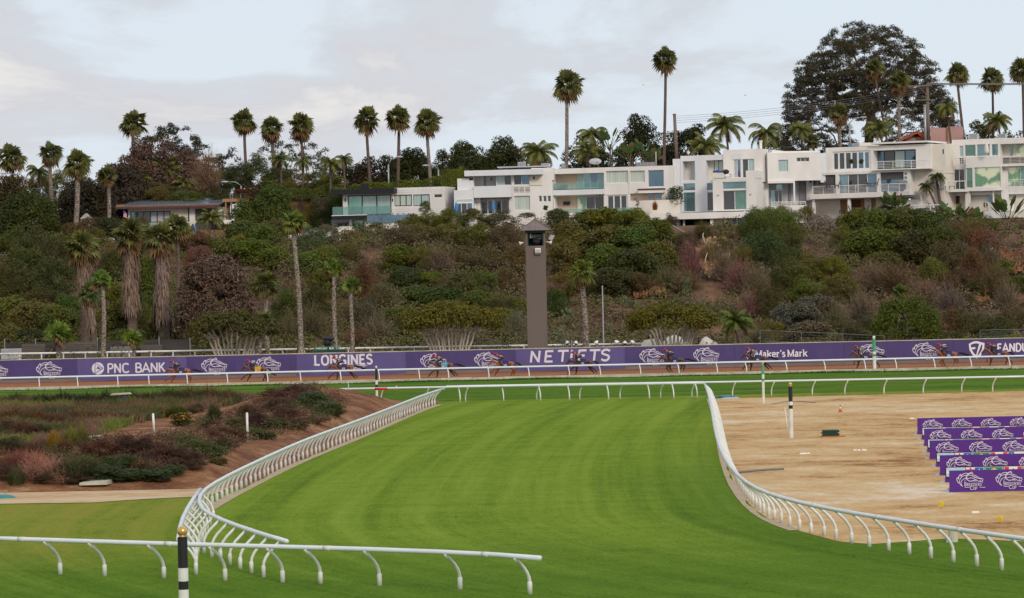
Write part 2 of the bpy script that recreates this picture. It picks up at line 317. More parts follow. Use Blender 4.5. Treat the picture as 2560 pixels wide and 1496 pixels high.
# rail lines (points of the photograph on the tube, 1.1 m above the ground)
RH = 1.08
def onrail(pts): return [G(x, y, RH) for x, y in pts]
L_top = onrail([(1111, 972), (1097, 975), (1070, 984), (1052, 990), (1030, 999), (966, 1025), (900, 1052), (864, 1063), (829, 1076), (786, 1091), (750, 1105), (714, 1121), (679, 1137), (643, 1154), (607, 1171), (571, 1187), (529, 1211), (507, 1223), (491, 1238), (488, 1258), (499, 1277), (523, 1289), (551, 1299), (598, 1318), (640, 1332), (678, 1343), (717, 1354)])
A_top = onrail([(500, 1224), (482, 1248), (466, 1275), (455, 1298), (448, 1320), (446, 1350)])
R_top = onrail([(1761, 958), (1768, 973), (1774, 992), (1778, 1010), (1781, 1036), (1785, 1066), (1790, 1098), (1799, 1128), (1812, 1153), (1826, 1171), (1847, 1195), (1864, 1210), (1892, 1224), (1919, 1235), (1946, 1244), (1994, 1256), (2042, 1266), (2076, 1274), (2144, 1286), (2192, 1293), (2260, 1303), (2330, 1315), (2400, 1325), (2480, 1337), (2560, 1348), (2640, 1358)])
N_top = onrail([(-90, 1344), (0, 1347), (223, 1354), (437, 1361), (711, 1368), (914, 1373), (1117, 1381), (1260, 1388), (1351, 1396)])
def smooth_line(P, it=1):
    P = [Vector(p) for p in P]
    for _ in range(it): P = [P[0]]+[(P[i-1]+P[i]*2+P[i+1])/4 for i in range(1, len(P)-1)]+[P[-1]]
    return P
def resample(P, step):
    out = [P[0].copy()]; acc = 0.
    for a, b in zip(P[:-1], P[1:]):
        L = (b-a).length; d = step-acc
        while d <= L: out.append(a+(b-a)*(d/L)); d += step
        acc = L-(d-step)
    return out
L_top = smooth_line(L_top, 3); R_top = smooth_line(R_top, 3); N_top = smooth_line(N_top, 1)
L_dense = resample(L_top, .7); R_dense = resample(R_top, .7)
def perp(P, i, side):
    a = P[max(0, i-2)]; b = P[min(len(P)-1, i+2)]; t = (b-a); t.z = 0; t.normalize()
    return Vector((t.y, -t.x, 0))*side
# sand lot to the right of the chute
Rf = [p+perp(R_dense, i, -1)*.55 for i, p in enumerate(R_dense)]
edge = [(p.x, p.y) for p in Rf if p.y > 103]
tail = [G(x, y) for x, y in [(2085, 1352), (2110, 1356), (2178, 1361), (2280, 1354), (2369, 1347), (2470, 1350), (2700, 1362)]]
sheet('sand_lot', [(a-.15, b) for a, b in edge]+[(p.x, p.y) for p in tail]+[(60, 105), (60, 219)], .008, M['sand'])
# worn soil strip under the posts of both chute rails
for nm, P, s in (('worn_soil_left', L_dense, 1), ('worn_soil_right', R_dense, -1)):
    q = [(p+perp(P, i, s)*(.12), p+perp(P, i, s)*((.58 if s == 1 else .44)+.12*math.sin(i*.21)+.07*math.sin(i*.63))) for i, p in enumerate(P) if p.y > (121 if s == 1 else 106)]
    mb = MB()
    for (a, b), (c, d) in zip(q[:-1], q[1:]):
        mb.add([(a.x, a.y, .014), (b.x, b.y, .014), (d.x, d.y, .014), (c.x, c.y, .014)], [(0, 1, 2, 3)])
    tag(mb.build('soil_strip', M['rubber']), kind='structure')
# infield mulch, low mounds, pale path on the left
Lf = [p for p in L_dense if p.y > 123]
low = [G(x, y) for x, y in [(500, 1232), (380, 1240), (240, 1236), (120, 1240), (-120, 1236)]]
def mound_h(x, y):
    u = (x+17)/22.; v = (y-165)/45.
    h = .9*math.exp(-((x+10.5+(y-160)*.03)/5.)**2-((y-186)/26.)**2)+.8*math.exp(-((x+15)/4.)**2-((y-150)/14.)**2)+.55*math.exp(-((x+20)/6.)**2-((y-140)/10.)**2)
    h += 1.3*math.exp(-((x+13.2)/4.2)**2-((y-206)/8.)**2)
    h += .12*math.sin(x*.7+1)*math.sin(y*.13)+.12
    return h
bm = MB(); ny, nx = 60, 34; V = []; F = []
Lx = sorted([(p.y, p.x) for p in L_dense if p.y > 100])
def left_edge(y): return float(np.interp(y, [a for a, _ in Lx], [b for _, b in Lx]))-.1
y_low = 134.2
for j in range(ny+1):
    y = y_low+(223-y_low)*j/ny; xr = left_edge(y)-.45
    for i in range(nx+1):
        x = -48+(xr+48)*i/nx
        e = min(1, (xr-x)/2.5)*min(1, (y-y_low)/5)*min(1, (223-y)/6)
        V.append((x, y, .012+max(0, mound_h(x, y))*max(0, e)))
for j in range(ny):
    for i in range(nx): a = j*(nx+1)+i; F.append((a, a+1, a+nx+2, a+nx+1))
bm.add(V, F); tag(bm.build('mulch_mound_terrain', M['mulch'], smooth=True), kind='structure')
def mzv(x, y):
    h = .9*np.exp(-((x+10.5+(y-160)*.03)/5.)**2-((y-186)/26.)**2)+.8*np.exp(-((x+15)/4.)**2-((y-150)/14.)**2)+.55*np.exp(-((x+20)/6.)**2-((y-140)/10.)**2)+1.3*np.exp(-((x+13.2)/4.2)**2-((y-206)/8.)**2)+.12*np.sin(x*.7+1)*np.sin(y*.13)+.12
    xr = np.interp(y, [a for a, _ in Lx], [b for _, b in Lx])-.55; e = np.minimum(1, (xr-x)/2.5)*np.minimum(1, (y-y_low)/5)*np.minimum(1, (223-y)/6)
    return .012+np.maximum(0, h)*np.maximum(0, e)
def HITM(px, py):
    px, py = np.atleast_1d(px).astype(float), np.atleast_1d(py).astype(float); D = np.array([[*ray(a, b)] for a, b in zip(px, py)]); D /= D[:, 1:2]; Y = np.full(len(px), 126.); done = np.zeros(len(px), bool)
    for _ in range(260):
        z = CAMH+D[:, 2]*Y; x = D[:, 0]*Y; done |= z <= mzv(x, Y); Y = np.where(done, Y, Y+.38)
    x = D[:, 0]*Y; return np.stack([x, Y, mzv(x, Y)], 1)
def mz(x, y):
    xr = left_edge(y)-.45
    e = min(1, (xr-x)/2.5)*min(1, (y-y_low)/5)*min(1, (223-y)/6)
    return .012+max(0, mound_h(x, y))*max(0, e)
sheet('sand_path', [(-60, y_low+1.2), (-12.0, y_low+.8), (-12.3, 131), (-12.9, 129.5), (-15, 128.6), (-17, 127.2), (-20, 127.6), (-23, 128.2), (-27, 127.6), (-60, 128.)], .02, M['path'])
# bluff behind the track
def rim_z(x): return 13.0+1.1/(1+math.exp(-(x+2)/9.))
def bluff(x, y):
    w_ = 2.2*math.sin(x*.16+1.)+1.4*math.sin(x*.37)+.8*math.sin(x*.9+y*.05)
    y0 = 322+w_; y1 = 387+.4*w_; zt = rim_z(x)
    if y < 286: return 0.
    if y < y0: return 1.6*(y-286)/(y0-286)
    if y < y1:
        t = (y-y0)/(y1-y0); s = t*t*(3-2*t)*.55+t*.45
        return 1.6+(zt-1.6)*s+.45*math.sin(x*.55+y*.21)*math.sin(math.pi*t)+.3*math.sin(x*1.3-y*.4)*math.sin(math.pi*t)
    return zt+(y-y1)*.012
V = []; F = []; xs = np.arange(-90, 90.1, 1.8); ys = np.concatenate([np.arange(286, 400, 1.8), np.arange(400, 640, 12)])
for y in ys:
    for x in xs: V.append((x, y, bluff(x, y)))
n1 = len(xs)
for j in range(len(ys)-1):
    for i in range(n1-1): a = j*n1+i; F.append((a, a+1, a+n1+1, a+n1))
M['bluff'] = ground_mat('bluff_soil', [(.05, .03, .022), (.10, .055, .036), (.15, .085, .05), (.22, .11, .055)], [((.12, .12), 1.), ((.8, .8), .8), ((3, 3), .5)], bump=.2)
tag(MB().add(V, F).build('bluff_hillside', M['bluff'], smooth=True), kind='structure')
def HIT(px, py, ymin=287, ymax=430):
    d = ray(px, py); y = ymin
    while y < ymax:
        p = CP+d*(y/d.y)
        if p.z <= bluff(p.x, y): return p
        y += .5
    return CP+d*(390/d.y)
# ------------------------------------------------------------------ rails
def post_mesh(ov, h=RH, r=.042, sleeve=.30, name='post', seg=8):
    """curved post standing at the origin, its neck reaching ov (x, y) to the tube"""
    a = MB(); pts = []; rd = []
    for t, s in ((0, 0), (.28, 0), (.42, .04), (.56, .17), (.70, .37), (.86, .69), (1, 1)):
        pts.append((ov[0]*s, ov[1]*s, h*(.02+.94*t))); rd.append(r)
    a.tube(pts, rd, seg)
    me = a.mesh(name, smooth=True); me.materials.append(M['white_pvc'])
    b = MB().tube([(0, 0, 0), (0, 0, sleeve), (0, 0, sleeve+.05)], [r*1.42, r*1.42, r*1.05], seg)
    mf = b.mesh('ground_sleeve', smooth=True); mf.materials.append(M['white_pvc'])
    return me, mf
def running_rail(label, line, posts, side, ov=.5, r=.07, pr=.045, sleeves=True, fixed_ov=None, name='running_rail', hollow=True, cat='rail', group=None):
    c = line[len(line)//2]; t = thing(name, label, cat, (c.x, c.y, 0), group)
    mb = MB().tube([p for p in line], r, 10)
    tb_ = mb.build('rail_tube', M['tube'], t, smooth=True)
    if sleeves:
        J = resample(line, .12); k = 18
        while k < len(J)-3: MB().tube([J[k], J[k+2]], r*1.07, 10).build('joint_collar', M['white_pvc'], tb_, smooth=True); k += 46
    cache = {}
    for p, d in posts:
        key = tuple(round(v, 1) for v in (d if fixed_ov is None else fixed_ov))
        if key not in cache: cache[key] = post_mesh(key, r=pr)
        me, mf = cache[key]
        o = inst(me, 'post', Vector((p.x, p.y, 0))-Vector((c.x, c.y, 0)), parent=t)
        if sleeves: inst(mf, 'ground_sleeve', (0, 0, 0), parent=o)
    return t
def posts_along(P, step, side, ov, start=.5):
    D = resample(P, .25); out = []; k = start
    while k/.25 < len(D)-1:
        i = int(k/.25); d = perp(D, i, side)*ov      # direction from foot to tube
        out.append((D[i]-d, d)); k += step
    return out
# the chute rails
running_rail('long curved white rail along the left side of the grass chute, ending open', L_top, posts_along(L_top, 1.48, -1, .55, 1.), -1)
running_rail('short white rail curving down to the left of the open forked end', smooth_line(A_top, 1), posts_along(A_top, 2.4, 1, .5, .8), 1)
running_rail('long white rail curving along the right side of the grass chute beside the sand', R_top, posts_along(R_top, 1.48, 1, .52, 1.), 1)
NP = [(G(x*1.01587, y*1.01587), G(a*1.01587, b*1.01587, 1.0)) for (x, y), (a, b) in [((133, 1418), (105, 1337)), ((247, 1423), (222, 1340)), ((390, 1430), (362, 1345)), ((540, 1440), (506, 1350)), ((690, 1443), (660, 1352)), ((790, 1447), (755, 1355)), ((940, 1455), (905, 1358)), ((1135, 1465), (1103, 1366)), ((1305, 1475), (1270, 1377))]]
ND = resample(N_top, .1)
nposts = []
for f, tp in NP:
    q = min(ND, key=lambda p: (p-tp).length_squared); d = Vector((-.36, -.46, 0)); nposts.append((q-d, d))
running_rail('nearest white rail crossing the foreground grass at the lower left', N_top, nposts, 1, r=.072, pr=.05)
# far rails: straight lines
def far_line(p0, p1, z=RH): a = G(*p0, z); b = G(*p1, z); return [a+(b-a)*k/12 for k in range(13)]
T1 = far_line((792, 974), (2640, 940)); T2 = far_line((1116, 967.5), (1760, 957)); D1 = [Vector((x, 262.9, 1.04)) for x in np.linspace(-60, 60, 13)]
def posts_px(line, xs, yfoot, d):
    out = []
    for x in xs:
        # foot whose tube lies on the line
        best = min((line[0]+(line[-1]-line[0])*k/800 for k in range(801)), key=lambda p: abs(((p-CP-Vector((d[0], d[1], 0))).dot(_r))/((p-CP).dot(_f))*FPX+1280-x))
        out.append((best-Vector((*d, 0)), Vector((*d, 0))))
    return out
X1 = [865, 952, 1065, 1164, 1342, 1448, 1549, 1651, 1731, 1831, 1930, 2031, 2114, 2212, 2310, 2405, 2484, 2580]
running_rail('straight white rail along the far turf, behind the chute and the sand lot', T1, posts_px(T1, X1, 0, (.16, -.4)), 1, r=.065, sleeves=False, fixed_ov=(.16, -.4))
X2 = [1150, 1258, 1350, 1423, 1520, 1622, 1683, 1742]
running_rail('short thicker white rail closing the far end of the grass chute', T2, posts_px(T2, X2, 0, (-.12, .4)), 1, r=.10, sleeves=False, fixed_ov=(-.12, .4))
X3 = [-8, 93, 192, 290, 367, 466, 565, 666, 747, 846, 944, 1043, 1118, 1217, 1317, 1416, 1496, 1594, 1690, 1788, 1862, 1960, 2058, 2156, 2234, 2330, 2424, 2519]
X3 = [x+5 for x in X3]
running_rail('straight white inner rail of the dirt track, in front of the galloping horses', D1, posts_px(D1, X3, 0, (-.08, .4)), 1, r=.08, sleeves=False, fixed_ov=(-.08, .4))
sl = MB(); a = G(937, 973, RH); b = G(968, 972.5, RH); sl.tube([a, b], .09, 10)
tag(sl.build('red_sleeve', M['red'], smooth=True), 'red plastic sleeve round the far white rail beside the thin black and white pole', 'sleeve')
# kerb of the dirt track
kb = thing('track_kerb', 'long low pale concrete kerb along the foot of the dirt track rail', 'kerb', (0, 262.35, 0))
k = 0; x = -58.
seg = MB()
while x < 58:
    L = 2.6; h = .27+.02*random.random(); seg.box((x+.02, 262.25, -.05), (x+L-.02, 262.55, h)); x += L
seg.build('kerb_blocks', M['concrete'], kb)
# ragged grass edge in front of the kerb
ge = MB(); P = []
for x in np.arange(-56, 56, .05):
    h = .05+.06*(math.sin(x*.55)+math.sin(x*.23+2)+1)*.5+.05*random.random(); y = 262.05+random.uniform(-.15, .15)
    P.append([(x, y, 0), (x+.07, y, 0), (x+.09+random.uniform(-.05, .05), y-.05, h), (x+.03, y, h)])
ge.quads(P); tag(ge.build('grass_edge', M['veg'], col=(.05, .12, .02)), kind='stuff')
# outer white rail behind the banners
ow = thing('outer_rail', 'plain white post-and-rail fence behind the purple banners', 'rail', (0, 300, 1))
a = AT(-60, 886.5, 300); b = AT(1720, 866-8, 300)
line = [a+(b-a)*k/10 for k in range(11)]
mb = MB(); mb.tube(line, .10, 8); mb.build('rail_beam', M['white_pvc'], ow, smooth=True)
pm = MB().box((-.06, -.06, -1.3), (.06, .06, 0)).mesh('rail_post'); pm.materials.append(M['white_pvc'])
for x in np.arange(49, 1700, 54.8):
    t = (x+60)/1780.; p = a+(b-a)*t; inst(pm, 'rail_post', p-Vector((0, 300, 1)), parent=ow)
# ------------------------------------------------------------------ lettering
def crom(P, n=6):
    P = [np.array(p, float) for p in P]; P = [2*P[0]-P[1]]+P+[2*P[-1]-P[-2]]; out = []
    for i in range(1, len(P)-2):
        for k in range(n):
            t = k/n; out.append(.5*((2*P[i])+(-P[i-1]+P[i+1])*t+(2*P[i-1]-5*P[i]+4*P[i+1]-P[i+2])*t*t+(-P[i-1]+3*P[i]-3*P[i+1]+P[i+2])*t**3))
    out.append(P[-2]); return out
GLY = {
 'A': (7, ['L 0,0 3.5,9.6 7,0', 'L 1.4,3.2 5.6,3.2'], '0,0 7,0'), 'B': (5.6, ['L .7,0 .7,10', 'C .7,9.6 3.5,9.6 4.9,8.6 4.9,6.6 3.5,5.4 .7,5.3', 'C .7,5.2 3.8,5.2 5.4,4 5.4,1.6 3.8,.4 .7,.4'], '.2,0 .2,10'),
 'C': (6.8, ['C 6.4,8.4 5,9.5 3.4,9.6 1.4,8.6 .6,5 1.4,1.5 3.4,.4 5.2,.5 6.6,1.8'], ''), 'D': (6.4, ['L .7,0 .7,10', 'C .7,9.6 3.4,9.6 5.4,8 6,5 5.4,2 3.4,.4 .7,.4'], '.2,0 .2,10'),
 'E': (5.4, ['L .7,0 .7,10', 'L .7,9.5 5.2,9.5', 'L .7,5.1 4.4,5.1', 'L .7,.5 5.4,.5'], '.2,0 .2,10'), 'F': (5, ['L .7,0 .7,10', 'L .7,9.5 5,9.5', 'L .7,5 4.2,5'], '.2,0 .2,10'),
 'G': (7, ['C 6.4,8.2 5,9.5 3.5,9.6 1.4,8.6 .6,5 1.4,1.5 3.5,.4 5.2,.6 6.3,1.6', 'L 6.3,0.4 6.3,4.2', 'L 4.2,4.2 6.9,4.2'], ''), 'I': (1.6, ['L .8,0 .8,10'], '.8,0 .8,10'),
 'K': (6, ['L .7,0 .7,10', 'L .7,4 5.4,10', 'L 2.2,5.6 5.9,0'], '.7,0 .7,10'), 'L': (5, ['L .7,0 .7,10', 'L .7,.5 5,.5'], '.2,0 .7,10'),
 'M': (8.4, ['L .8,0 .8,10', 'L .8,9.4 4.2,1 7.6,9.4', 'L 7.6,10 7.6,0'], '.8,0 .6,10 7.8,10 7.6,0'), 'N': (6.6, ['L .7,0 .7,10', 'L .7,9.6 5.9,.4', 'L 5.9,0 5.9,10'], '.7,0 .3,10 5.9,10'),
 'O': (7.2, ['C 3.6,9.6 1.2,8.2 .6,5 1.2,1.8 3.6,.4 6,1.8 6.6,5 6,8.2 3.6,9.6'], ''), 'P': (5.4, ['L .7,0 .7,10', 'C .7,9.6 3.4,9.6 5,8.6 5,6 3.4,4.8 .7,4.8'], '.7,0 .2,10'),
 'R': (6, ['L .7,0 .7,10', 'C .7,9.6 3.4,9.6 4.9,8.7 4.9,6.3 3.4,5 .7,5', 'L 2.8,5 5.8,0'], '.7,0 .2,10 6,0'), 'S': (5.4, ['C 5,8.4 3.6,9.6 2,9.5 .7,8.4 .8,6.5 2.6,5.4 4.4,4.4 4.9,2.6 4,.8 2.4,.4 .4,1.5'], ''),
 'T': (6, ['L 3,0 3,10', 'L 0,9.5 6,9.5'], '3,0'), 'U': (6.2, ['C .7,10 .7,6 .8,2.6 1.6,.9 3.1,.4 4.7,.9 5.4,2.6 5.5,6 5.5,10'], '.5,10 5.6,10'), 'J': (2.2, ['L 1.4,0 1.4,10'], ''),
 'a': (5.2, ['C .8,5.6 2.2,6.7 3.6,6.3 4,5 4,2.6 4.1,0.5', 'C 4,3.9 1.8,3.5 .7,2.2 .9,.6 2.2,.3 4,1.7'], '4.6,0'), 'k': (5.4, ['L .8,0 .8,10', 'L .9,2.8 4.6,6.4', 'L 2.3,4.2 5,0'], '.8,0 .3,10 4.6,6.6 5,0'),
 'e': (5, ['C .8,3.6 4.4,3.6 4.2,5.6 2.6,6.6 1,5.8 .5,3.4 1.1,1 2.7,.2 4.5,1.2'], ''), 'r': (4, ['L .9,0 .9,6.6', 'C .9,4.4 2,6 3.7,6.2'], '.9,0 .4,6.6'), 's': (4, ['C 3.5,5.6 2.2,6.6 .9,5.9 .9,4.3 2.8,3.2 3.6,1.9 2.8,.4 1.4,.3 .3,1.1'], ''),
 "'": (1.6, ['L 1.1,10 .6,7.4'], ''), ' ': (2.5, [], ''), '.': (1.2, ['L .3,.6 1,.6'], ''), '-': (3, ['L 0,4 3,4'], ''),
 '0': (5, ['C 2.5,9.6 .7,8 .7,2 2.5,.4 4.3,2 4.3,8 2.5,9.6'], ''), '1': (2.6, ['L .3,8 1.6,9.6 1.6,0'], ''), '2': (5, ['C .6,8 2.5,9.6 4.3,8 3.6,5.2 .6,.6', 'L .5,.5 4.7,.5'], ''), '4': (5.2, ['L 3.8,0 3.8,9.6 .4,2.8 5,2.8'], ''),
 '5': (5, ['L 4.4,9.5 1,9.5 .8,5.4', 'C .8,5.4 3.4,6.2 4.5,4.4 4,1.2 2.2,.3 .5,1.2'], ''), '6': (5, ['C 4,9.2 1.6,7.8 .7,4 1.2,1 3,.4 4.5,2 4.2,4.8 2.4,5.4 .8,3.6'], ''), '8': (5, ['C 2.5,9.6 .9,7.5 2.5,5.3 4.4,2.6 2.5,.4 .6,2.6 2.5,5.3 4.1,7.5 2.5,9.6'], ''),
 '9': (5, ['C 4.2,6.4 2.6,4.6 .8,5.6 .8,8.4 2.6,9.6 4.3,8 4.2,4 1.4,.4'], ''), '3': (5, ['C .6,8.4 2.4,9.6 4.2,8.2 3.6,5.8 2,5.2 4.2,4.2 4.2,1.6 2.2,.3 .5,1.5'], ''),
}
class Ink:
    """strokes on an upright plane: origin o, right r, up z, in front by small steps"""
    def __init__(s, o, r, n): s.o = Vector(o); s.r = Vector(r).normalized(); s.n = Vector(n).normalized(); s.mb = MB(); s.k = 0
    def stroke(s, P, w, close=False):
        P = [Vector((float(p[0]), float(p[1]))) for p in P]; n = len(P); s.k += 1; d = .012+.0012*s.k; V = []
        for i in range(n):
            a = P[max(0, i-1)]; b = P[min(n-1, i+1)]
            if close and i in (0, n-1): a = P[-2]; b = P[1]
            t = (b-a)
            if t.length < 1e-9: t = Vector((1, 0))
            t.normalize(); q = Vector((-t.y, t.x)); m_ = w/2
            if 0 < i < n-1:
                t0 = (P[i]-P[i-1]).normalized(); c = max(.45, abs(t0.dot(t))); m_ = w/2/c
            for sg in (1, -1): p = P[i]+q*sg*m_; V.append(s.o+s.r*p.x+Vector((0, 0, p.y))+s.n*d)
        s.mb.add([tuple(v) for v in V], [(2*i, 2*i+1, 2*i+3, 2*i+2) for i in range(n-1)])
    def poly(s, P):
        s.k += 1; d = .012+.0012*s.k
        s.mb.add([tuple(s.o+s.r*x+Vector((0, 0, y))+s.n*d) for x, y in P], [tuple(range(len(P)))])
    def text(s, txt, x, y, h, wt=.14, serif=False, track=1.4, slant=0., wide=1., small=None):
        for i, ch in enumerate(txt):
            hh = h*(small if (small and i > 0 and ch.isalpha()) else 1); k = hh/10
            adv, st, sf = GLY[ch]
            def T(p): return (x+(p[0]*wide+p[1]*slant)*k, y+p[1]*k)
            if ch == "'": T = lambda p: (x+p[0]*wide*h/10, y+p[1]*h/10)
            for q in st:
                pts = [tuple(map(float, c.split(','))) for c in q[2:].split()]
                if q[0] == 'C': pts = crom(pts, 4)
                s.stroke([T(p) for p in pts], wt*hh)
            if serif and sf:
                for c in sf.split():
                    a, b = map(float, c.split(',')); b = min(max(b, .35), 9.65) if b in (0, 10) else b
                    s.stroke([T((a-1.25, b)), T((a+1.25, b))], .07*hh)
            x += (adv*wide+track)*k
        return x
def text_width(txt, h, track, wide, small=None):
    return sum((GLY[c][0]*wide+track)*h*(small if (small and i > 0 and c.isalpha()) else 1)/10 for i, c in enumerate(txt))
LOGO = [(34, '385,880 310,780 275,680 290,600 330,570 370,650'), (34, '385,650 375,560 420,460 500,385 505,500'), (30, '515,500 580,410 680,345 800,320 930,340 1010,300 1120,258'), (24, '1120,258 1120,290 1170,330 1060,345 930,345'),
 (28, '600,1050 480,960 420,840 425,720 500,580 620,480 780,430 960,420 1100,450 1200,520 1400,590 1560,620 1640,660'), (26, '580,1040 510,940 505,830 560,720 660,640 780,600 900,620 1060,580 1200,620 1350,690 1480,770 1560,800 1620,760 1540,710'),
 (32, '940,360 840,420 790,520 800,600 850,680 940,740 1060,760 1200,720 1330,690'), (20, '930,440 850,490 830,560 850,640'), (24, '1110,350 1200,430 1300,440 1420,520 1560,600 1690,620 1715,680 1690,770 1630,780 1580,790'), (18, '1220,450 1280,520 1400,570'), (18, '1180,740 1280,760 1400,740'), (14, '690,800 730,720 810,660')]
def horse_logo(ink, cx, cy, H, text=True):
    """the flowing horse-head emblem with its two words; cx, cy centre; H overall height"""
    k = H/1010.
    def T(x, y): x_ = x-1075; y_ = -(y+(x-1075)*.0192-745); return (cx+x_*k, cy+y_*k)
    for w_, st in LOGO:
        pts = [tuple(map(float, c.split(','))) for c in st.split()]
        ink.stroke([T(*p) for p in crom(pts, 4)], w_*k*1.0)
    if text:
        x0, y0 = T(690, 1035); ink.text("BREEDERS'", x0, y0, 205*k, .115, True, 1.9, 0, .92, small=.80)
        x0, y0 = T(985, 1235); ink.text("CUP", x0, y0, 205*k, .12, True, 1.4, 0, 1.05, small=.76)
        ink.stroke([T(695, 1094), T(965, 1094)], 24*k); ink.stroke([T(1520, 1094), T(1835, 1094)], 24*k)
# ------------------------------------------------------------------ banners on the far fence
BY = 282.0; BW = 273.6
e0 = AT(193.5, 930, BY).x; step = (AT(2384, 870, BY).x-AT(193.5, 930, BY).x)/8
kinds = ['bc', 'pnc', 'bc', 'long', 'bc', 'net', 'bc', 'mm', 'bc', 'fd']
desc = {0: 'leftmost purple banner, with a flowing horse-head emblem and serif lettering', 1: 'lighter purple banner with a triangle in a white disc and wide white capitals', 2: 'purple banner with two horse-head emblems between the disc banner and the winged one',
 3: 'lighter purple banner with slab-serif capitals over a winged mark', 4: 'purple banner with two horse-head emblems left of the tall brown tower foot', 5: 'lighter purple banner with slanted white capitals right of the tower', 6: 'purple banner with two horse-head emblems under the white tent tops',
 7: 'purple banner with upper and lower case serif lettering and a ringed star', 8: 'purple banner with two horse-head emblems, partly behind the big green and white pole', 9: 'rightmost purple banner with a white shield mark and bold capitals'}
zt, zb = 2.03, .03
for i in range(10):
    xa = e0+(i-1)*step+.01; xb = xa+step-.02; k = kinds[i]; li = k in ('pnc', 'long', 'net')
    t = thing('fence_banner', desc[i], 'banner', ((xa+xb)/2, BY, 0), 'purple banners along the far track fence')
    mb = MB(); nx = 40; V = []; F = []
    z0 = zb+.33 if not li else zb+.12
    for a in range(nx+1):
        x = xa+(xb-xa)*a/nx; sag = .10*math.sin(math.pi*a/nx) if li else .04*math.sin(math.pi*a/nx)
        V += [(x, BY, z0-sag), (x, BY, zt)]
    F = [(2*a, 2*a+2, 2*a+3, 2*a+1) for a in range(nx)]
    mb.add(V, F); mb.build('banner_cloth', M['purple2' if li else 'purple'], t)
    mb = MB(); mb.add([(xa, BY+.02, zb), (xb, BY+.02, zb), (xb, BY+.02, z0+.05), (xa, BY+.02, z0+.05)], [(0, 1, 2, 3)]); mb.build('banner_hem', M['dust'], t)
    ink = Ink((xa, BY, 0), (1, 0, 0), (0, -1, 0)); em = Ink((xa, BY, 0), (1, 0, 0), (0, -1, 0)); W = xb-xa
    if k == 'bc':
        for f in (.262, .755):
            ik = Ink((xa, BY, 0), (1, 0, 0), (0, -1, 0)); horse_logo(ik, W*f, 1.10, 1.56); ik.mb.build('horse_emblem', M['mark'], t)
    elif k == 'pnc':
        cx, cy, r = W*.187, 1.15, .54
        em.poly([(cx+r*math.cos(a), cy+r*math.sin(a)) for a in np.linspace(0, 2*math.pi, 33)[:-1]])
        ink.text('PNC', W*.275, .72, .83, .17, False, 1.3, 0, 1.08); ink.text('BANK', W*.530, .72, .83, .17, False, 1.1, 0, 1.12)
    elif k == 'long':
        ink.text('LONGINES', W*.165, 1.0, .88, .20, True, 1.55, 0, 1.05)
        cx = W*.495; cy = .78
        for s in (-1, 1):
            em.stroke([(cx+s*.22, cy+.02), (cx+s*.5, cy+.12), (cx+s*1.45, cy+.12)], .055); em.stroke([(cx+s*.22, cy-.10), (cx+s*.55, cy), (cx+s*1.25, cy)], .055); em.stroke([(cx+s*.2, cy-.2), (cx+s*.6, cy-.12), (cx+s*1.0, cy-.12)], .055)
        em.stroke([(cx-.2, cy+.12), (cx+.2, cy+.12), (cx, cy-.28), (cx-.2, cy+.12)], .05)
    elif k == 'net':
        x = W*.135
        for c, dx, wd in zip('NETJETS', (1.24, 2.50, 3.62, 4.72, 5.42, 6.42, 7.46), (1.28, 1.35, 1.55, 1., 1.35, 1.55, 1.45)):
            ink.text(c, dx, .84, 1.02, .185, False, 1, .13, wd)
        ink.stroke([(W*.862+.07*math.cos(a), 1.80+.07*math.sin(a)) for a in np.linspace(0, 2*math.pi, 13)], .02, True)
    elif k == 'mm':
        cx, cy, r = W*.145, 1.10, .36
        em.stroke([(cx+r*math.cos(a), cy+r*math.sin(a)) for a in np.linspace(R(-60), R(215), 24)], .04)
        sx, sy = cx-.20, cy-.24
        em.stroke([(sx+(.17 if j % 2 == 0 else .07)*math.sin(j*math.pi/5), sy+(.17 if j % 2 == 0 else .07)*math.cos(j*math.pi/5)) for j in range(11)], .03, True)
        x = ink.text("Maker's", W*.19, .86, .60, .17, True, 1.0, 0, 1.12); ink.text('Mark', x+.15, .86, .60, .17, True, 1.0, 0, 1.12)
    elif k == 'fd':
        cx, cy = W*.21, 1.15
        sh = [(-.78, .55), (-.3, .74), (.05, .76), (.78, .55), (.70, -.1), (.35, -.62), (0, -.85), (-.38, -.55), (-.70, -.05), (-.78, .55)]
        em.stroke([(cx+a*.78, cy+b*.82) for a, b in sh], .19, True)
        em.stroke([(cx-.5, cy+.06), (cx-.12, cy+.13)], .17)
        em.stroke([(cx+.02, cy+.60), (cx+.34, cy+.50), (cx-.02, cy-.55)], .10)
        ink.text('FANDUEL', W*.40, .88, .72, .19, False, 1.3, 0, 1.0)
    if em.mb.n: em.mb.build('white_emblem', M['markdim' if li else 'mark'], t)
    if ink.mb.n: ink.mb.build('white_lettering', M['markdim' if li else 'mark'], t)
    if k == 'pnc':      # dark triangle on the disc
        i2 = Ink((xa, BY-.045, 0), (1, 0, 0), (0, -1, 0)); i2.stroke([(cx-.22, cy+.50), (cx+.44, cy+.02), (cx-.26, cy-.44), (cx-.22, cy+.50)], .05, True)
        i2.poly([(cx+.0, cy+.20), (cx+.28, cy-.06), (cx-.1, cy-.02)]); i2.mb.build('triangle_mark', M['purple2'], t)
fb = thing('track_fence', 'low board fence that carries the purple banners along the far side of the dirt track', 'fence', (0, 282.2, 0))
MB().box((-62, 282.06, 0), (62, 282.12, 2.0)).build('fence_boards', M['dust'], fb)
MB().box((-62, 281.98, 2.035), (62, 282.2, 2.10)).build('top_rail', M['concrete'], fb)
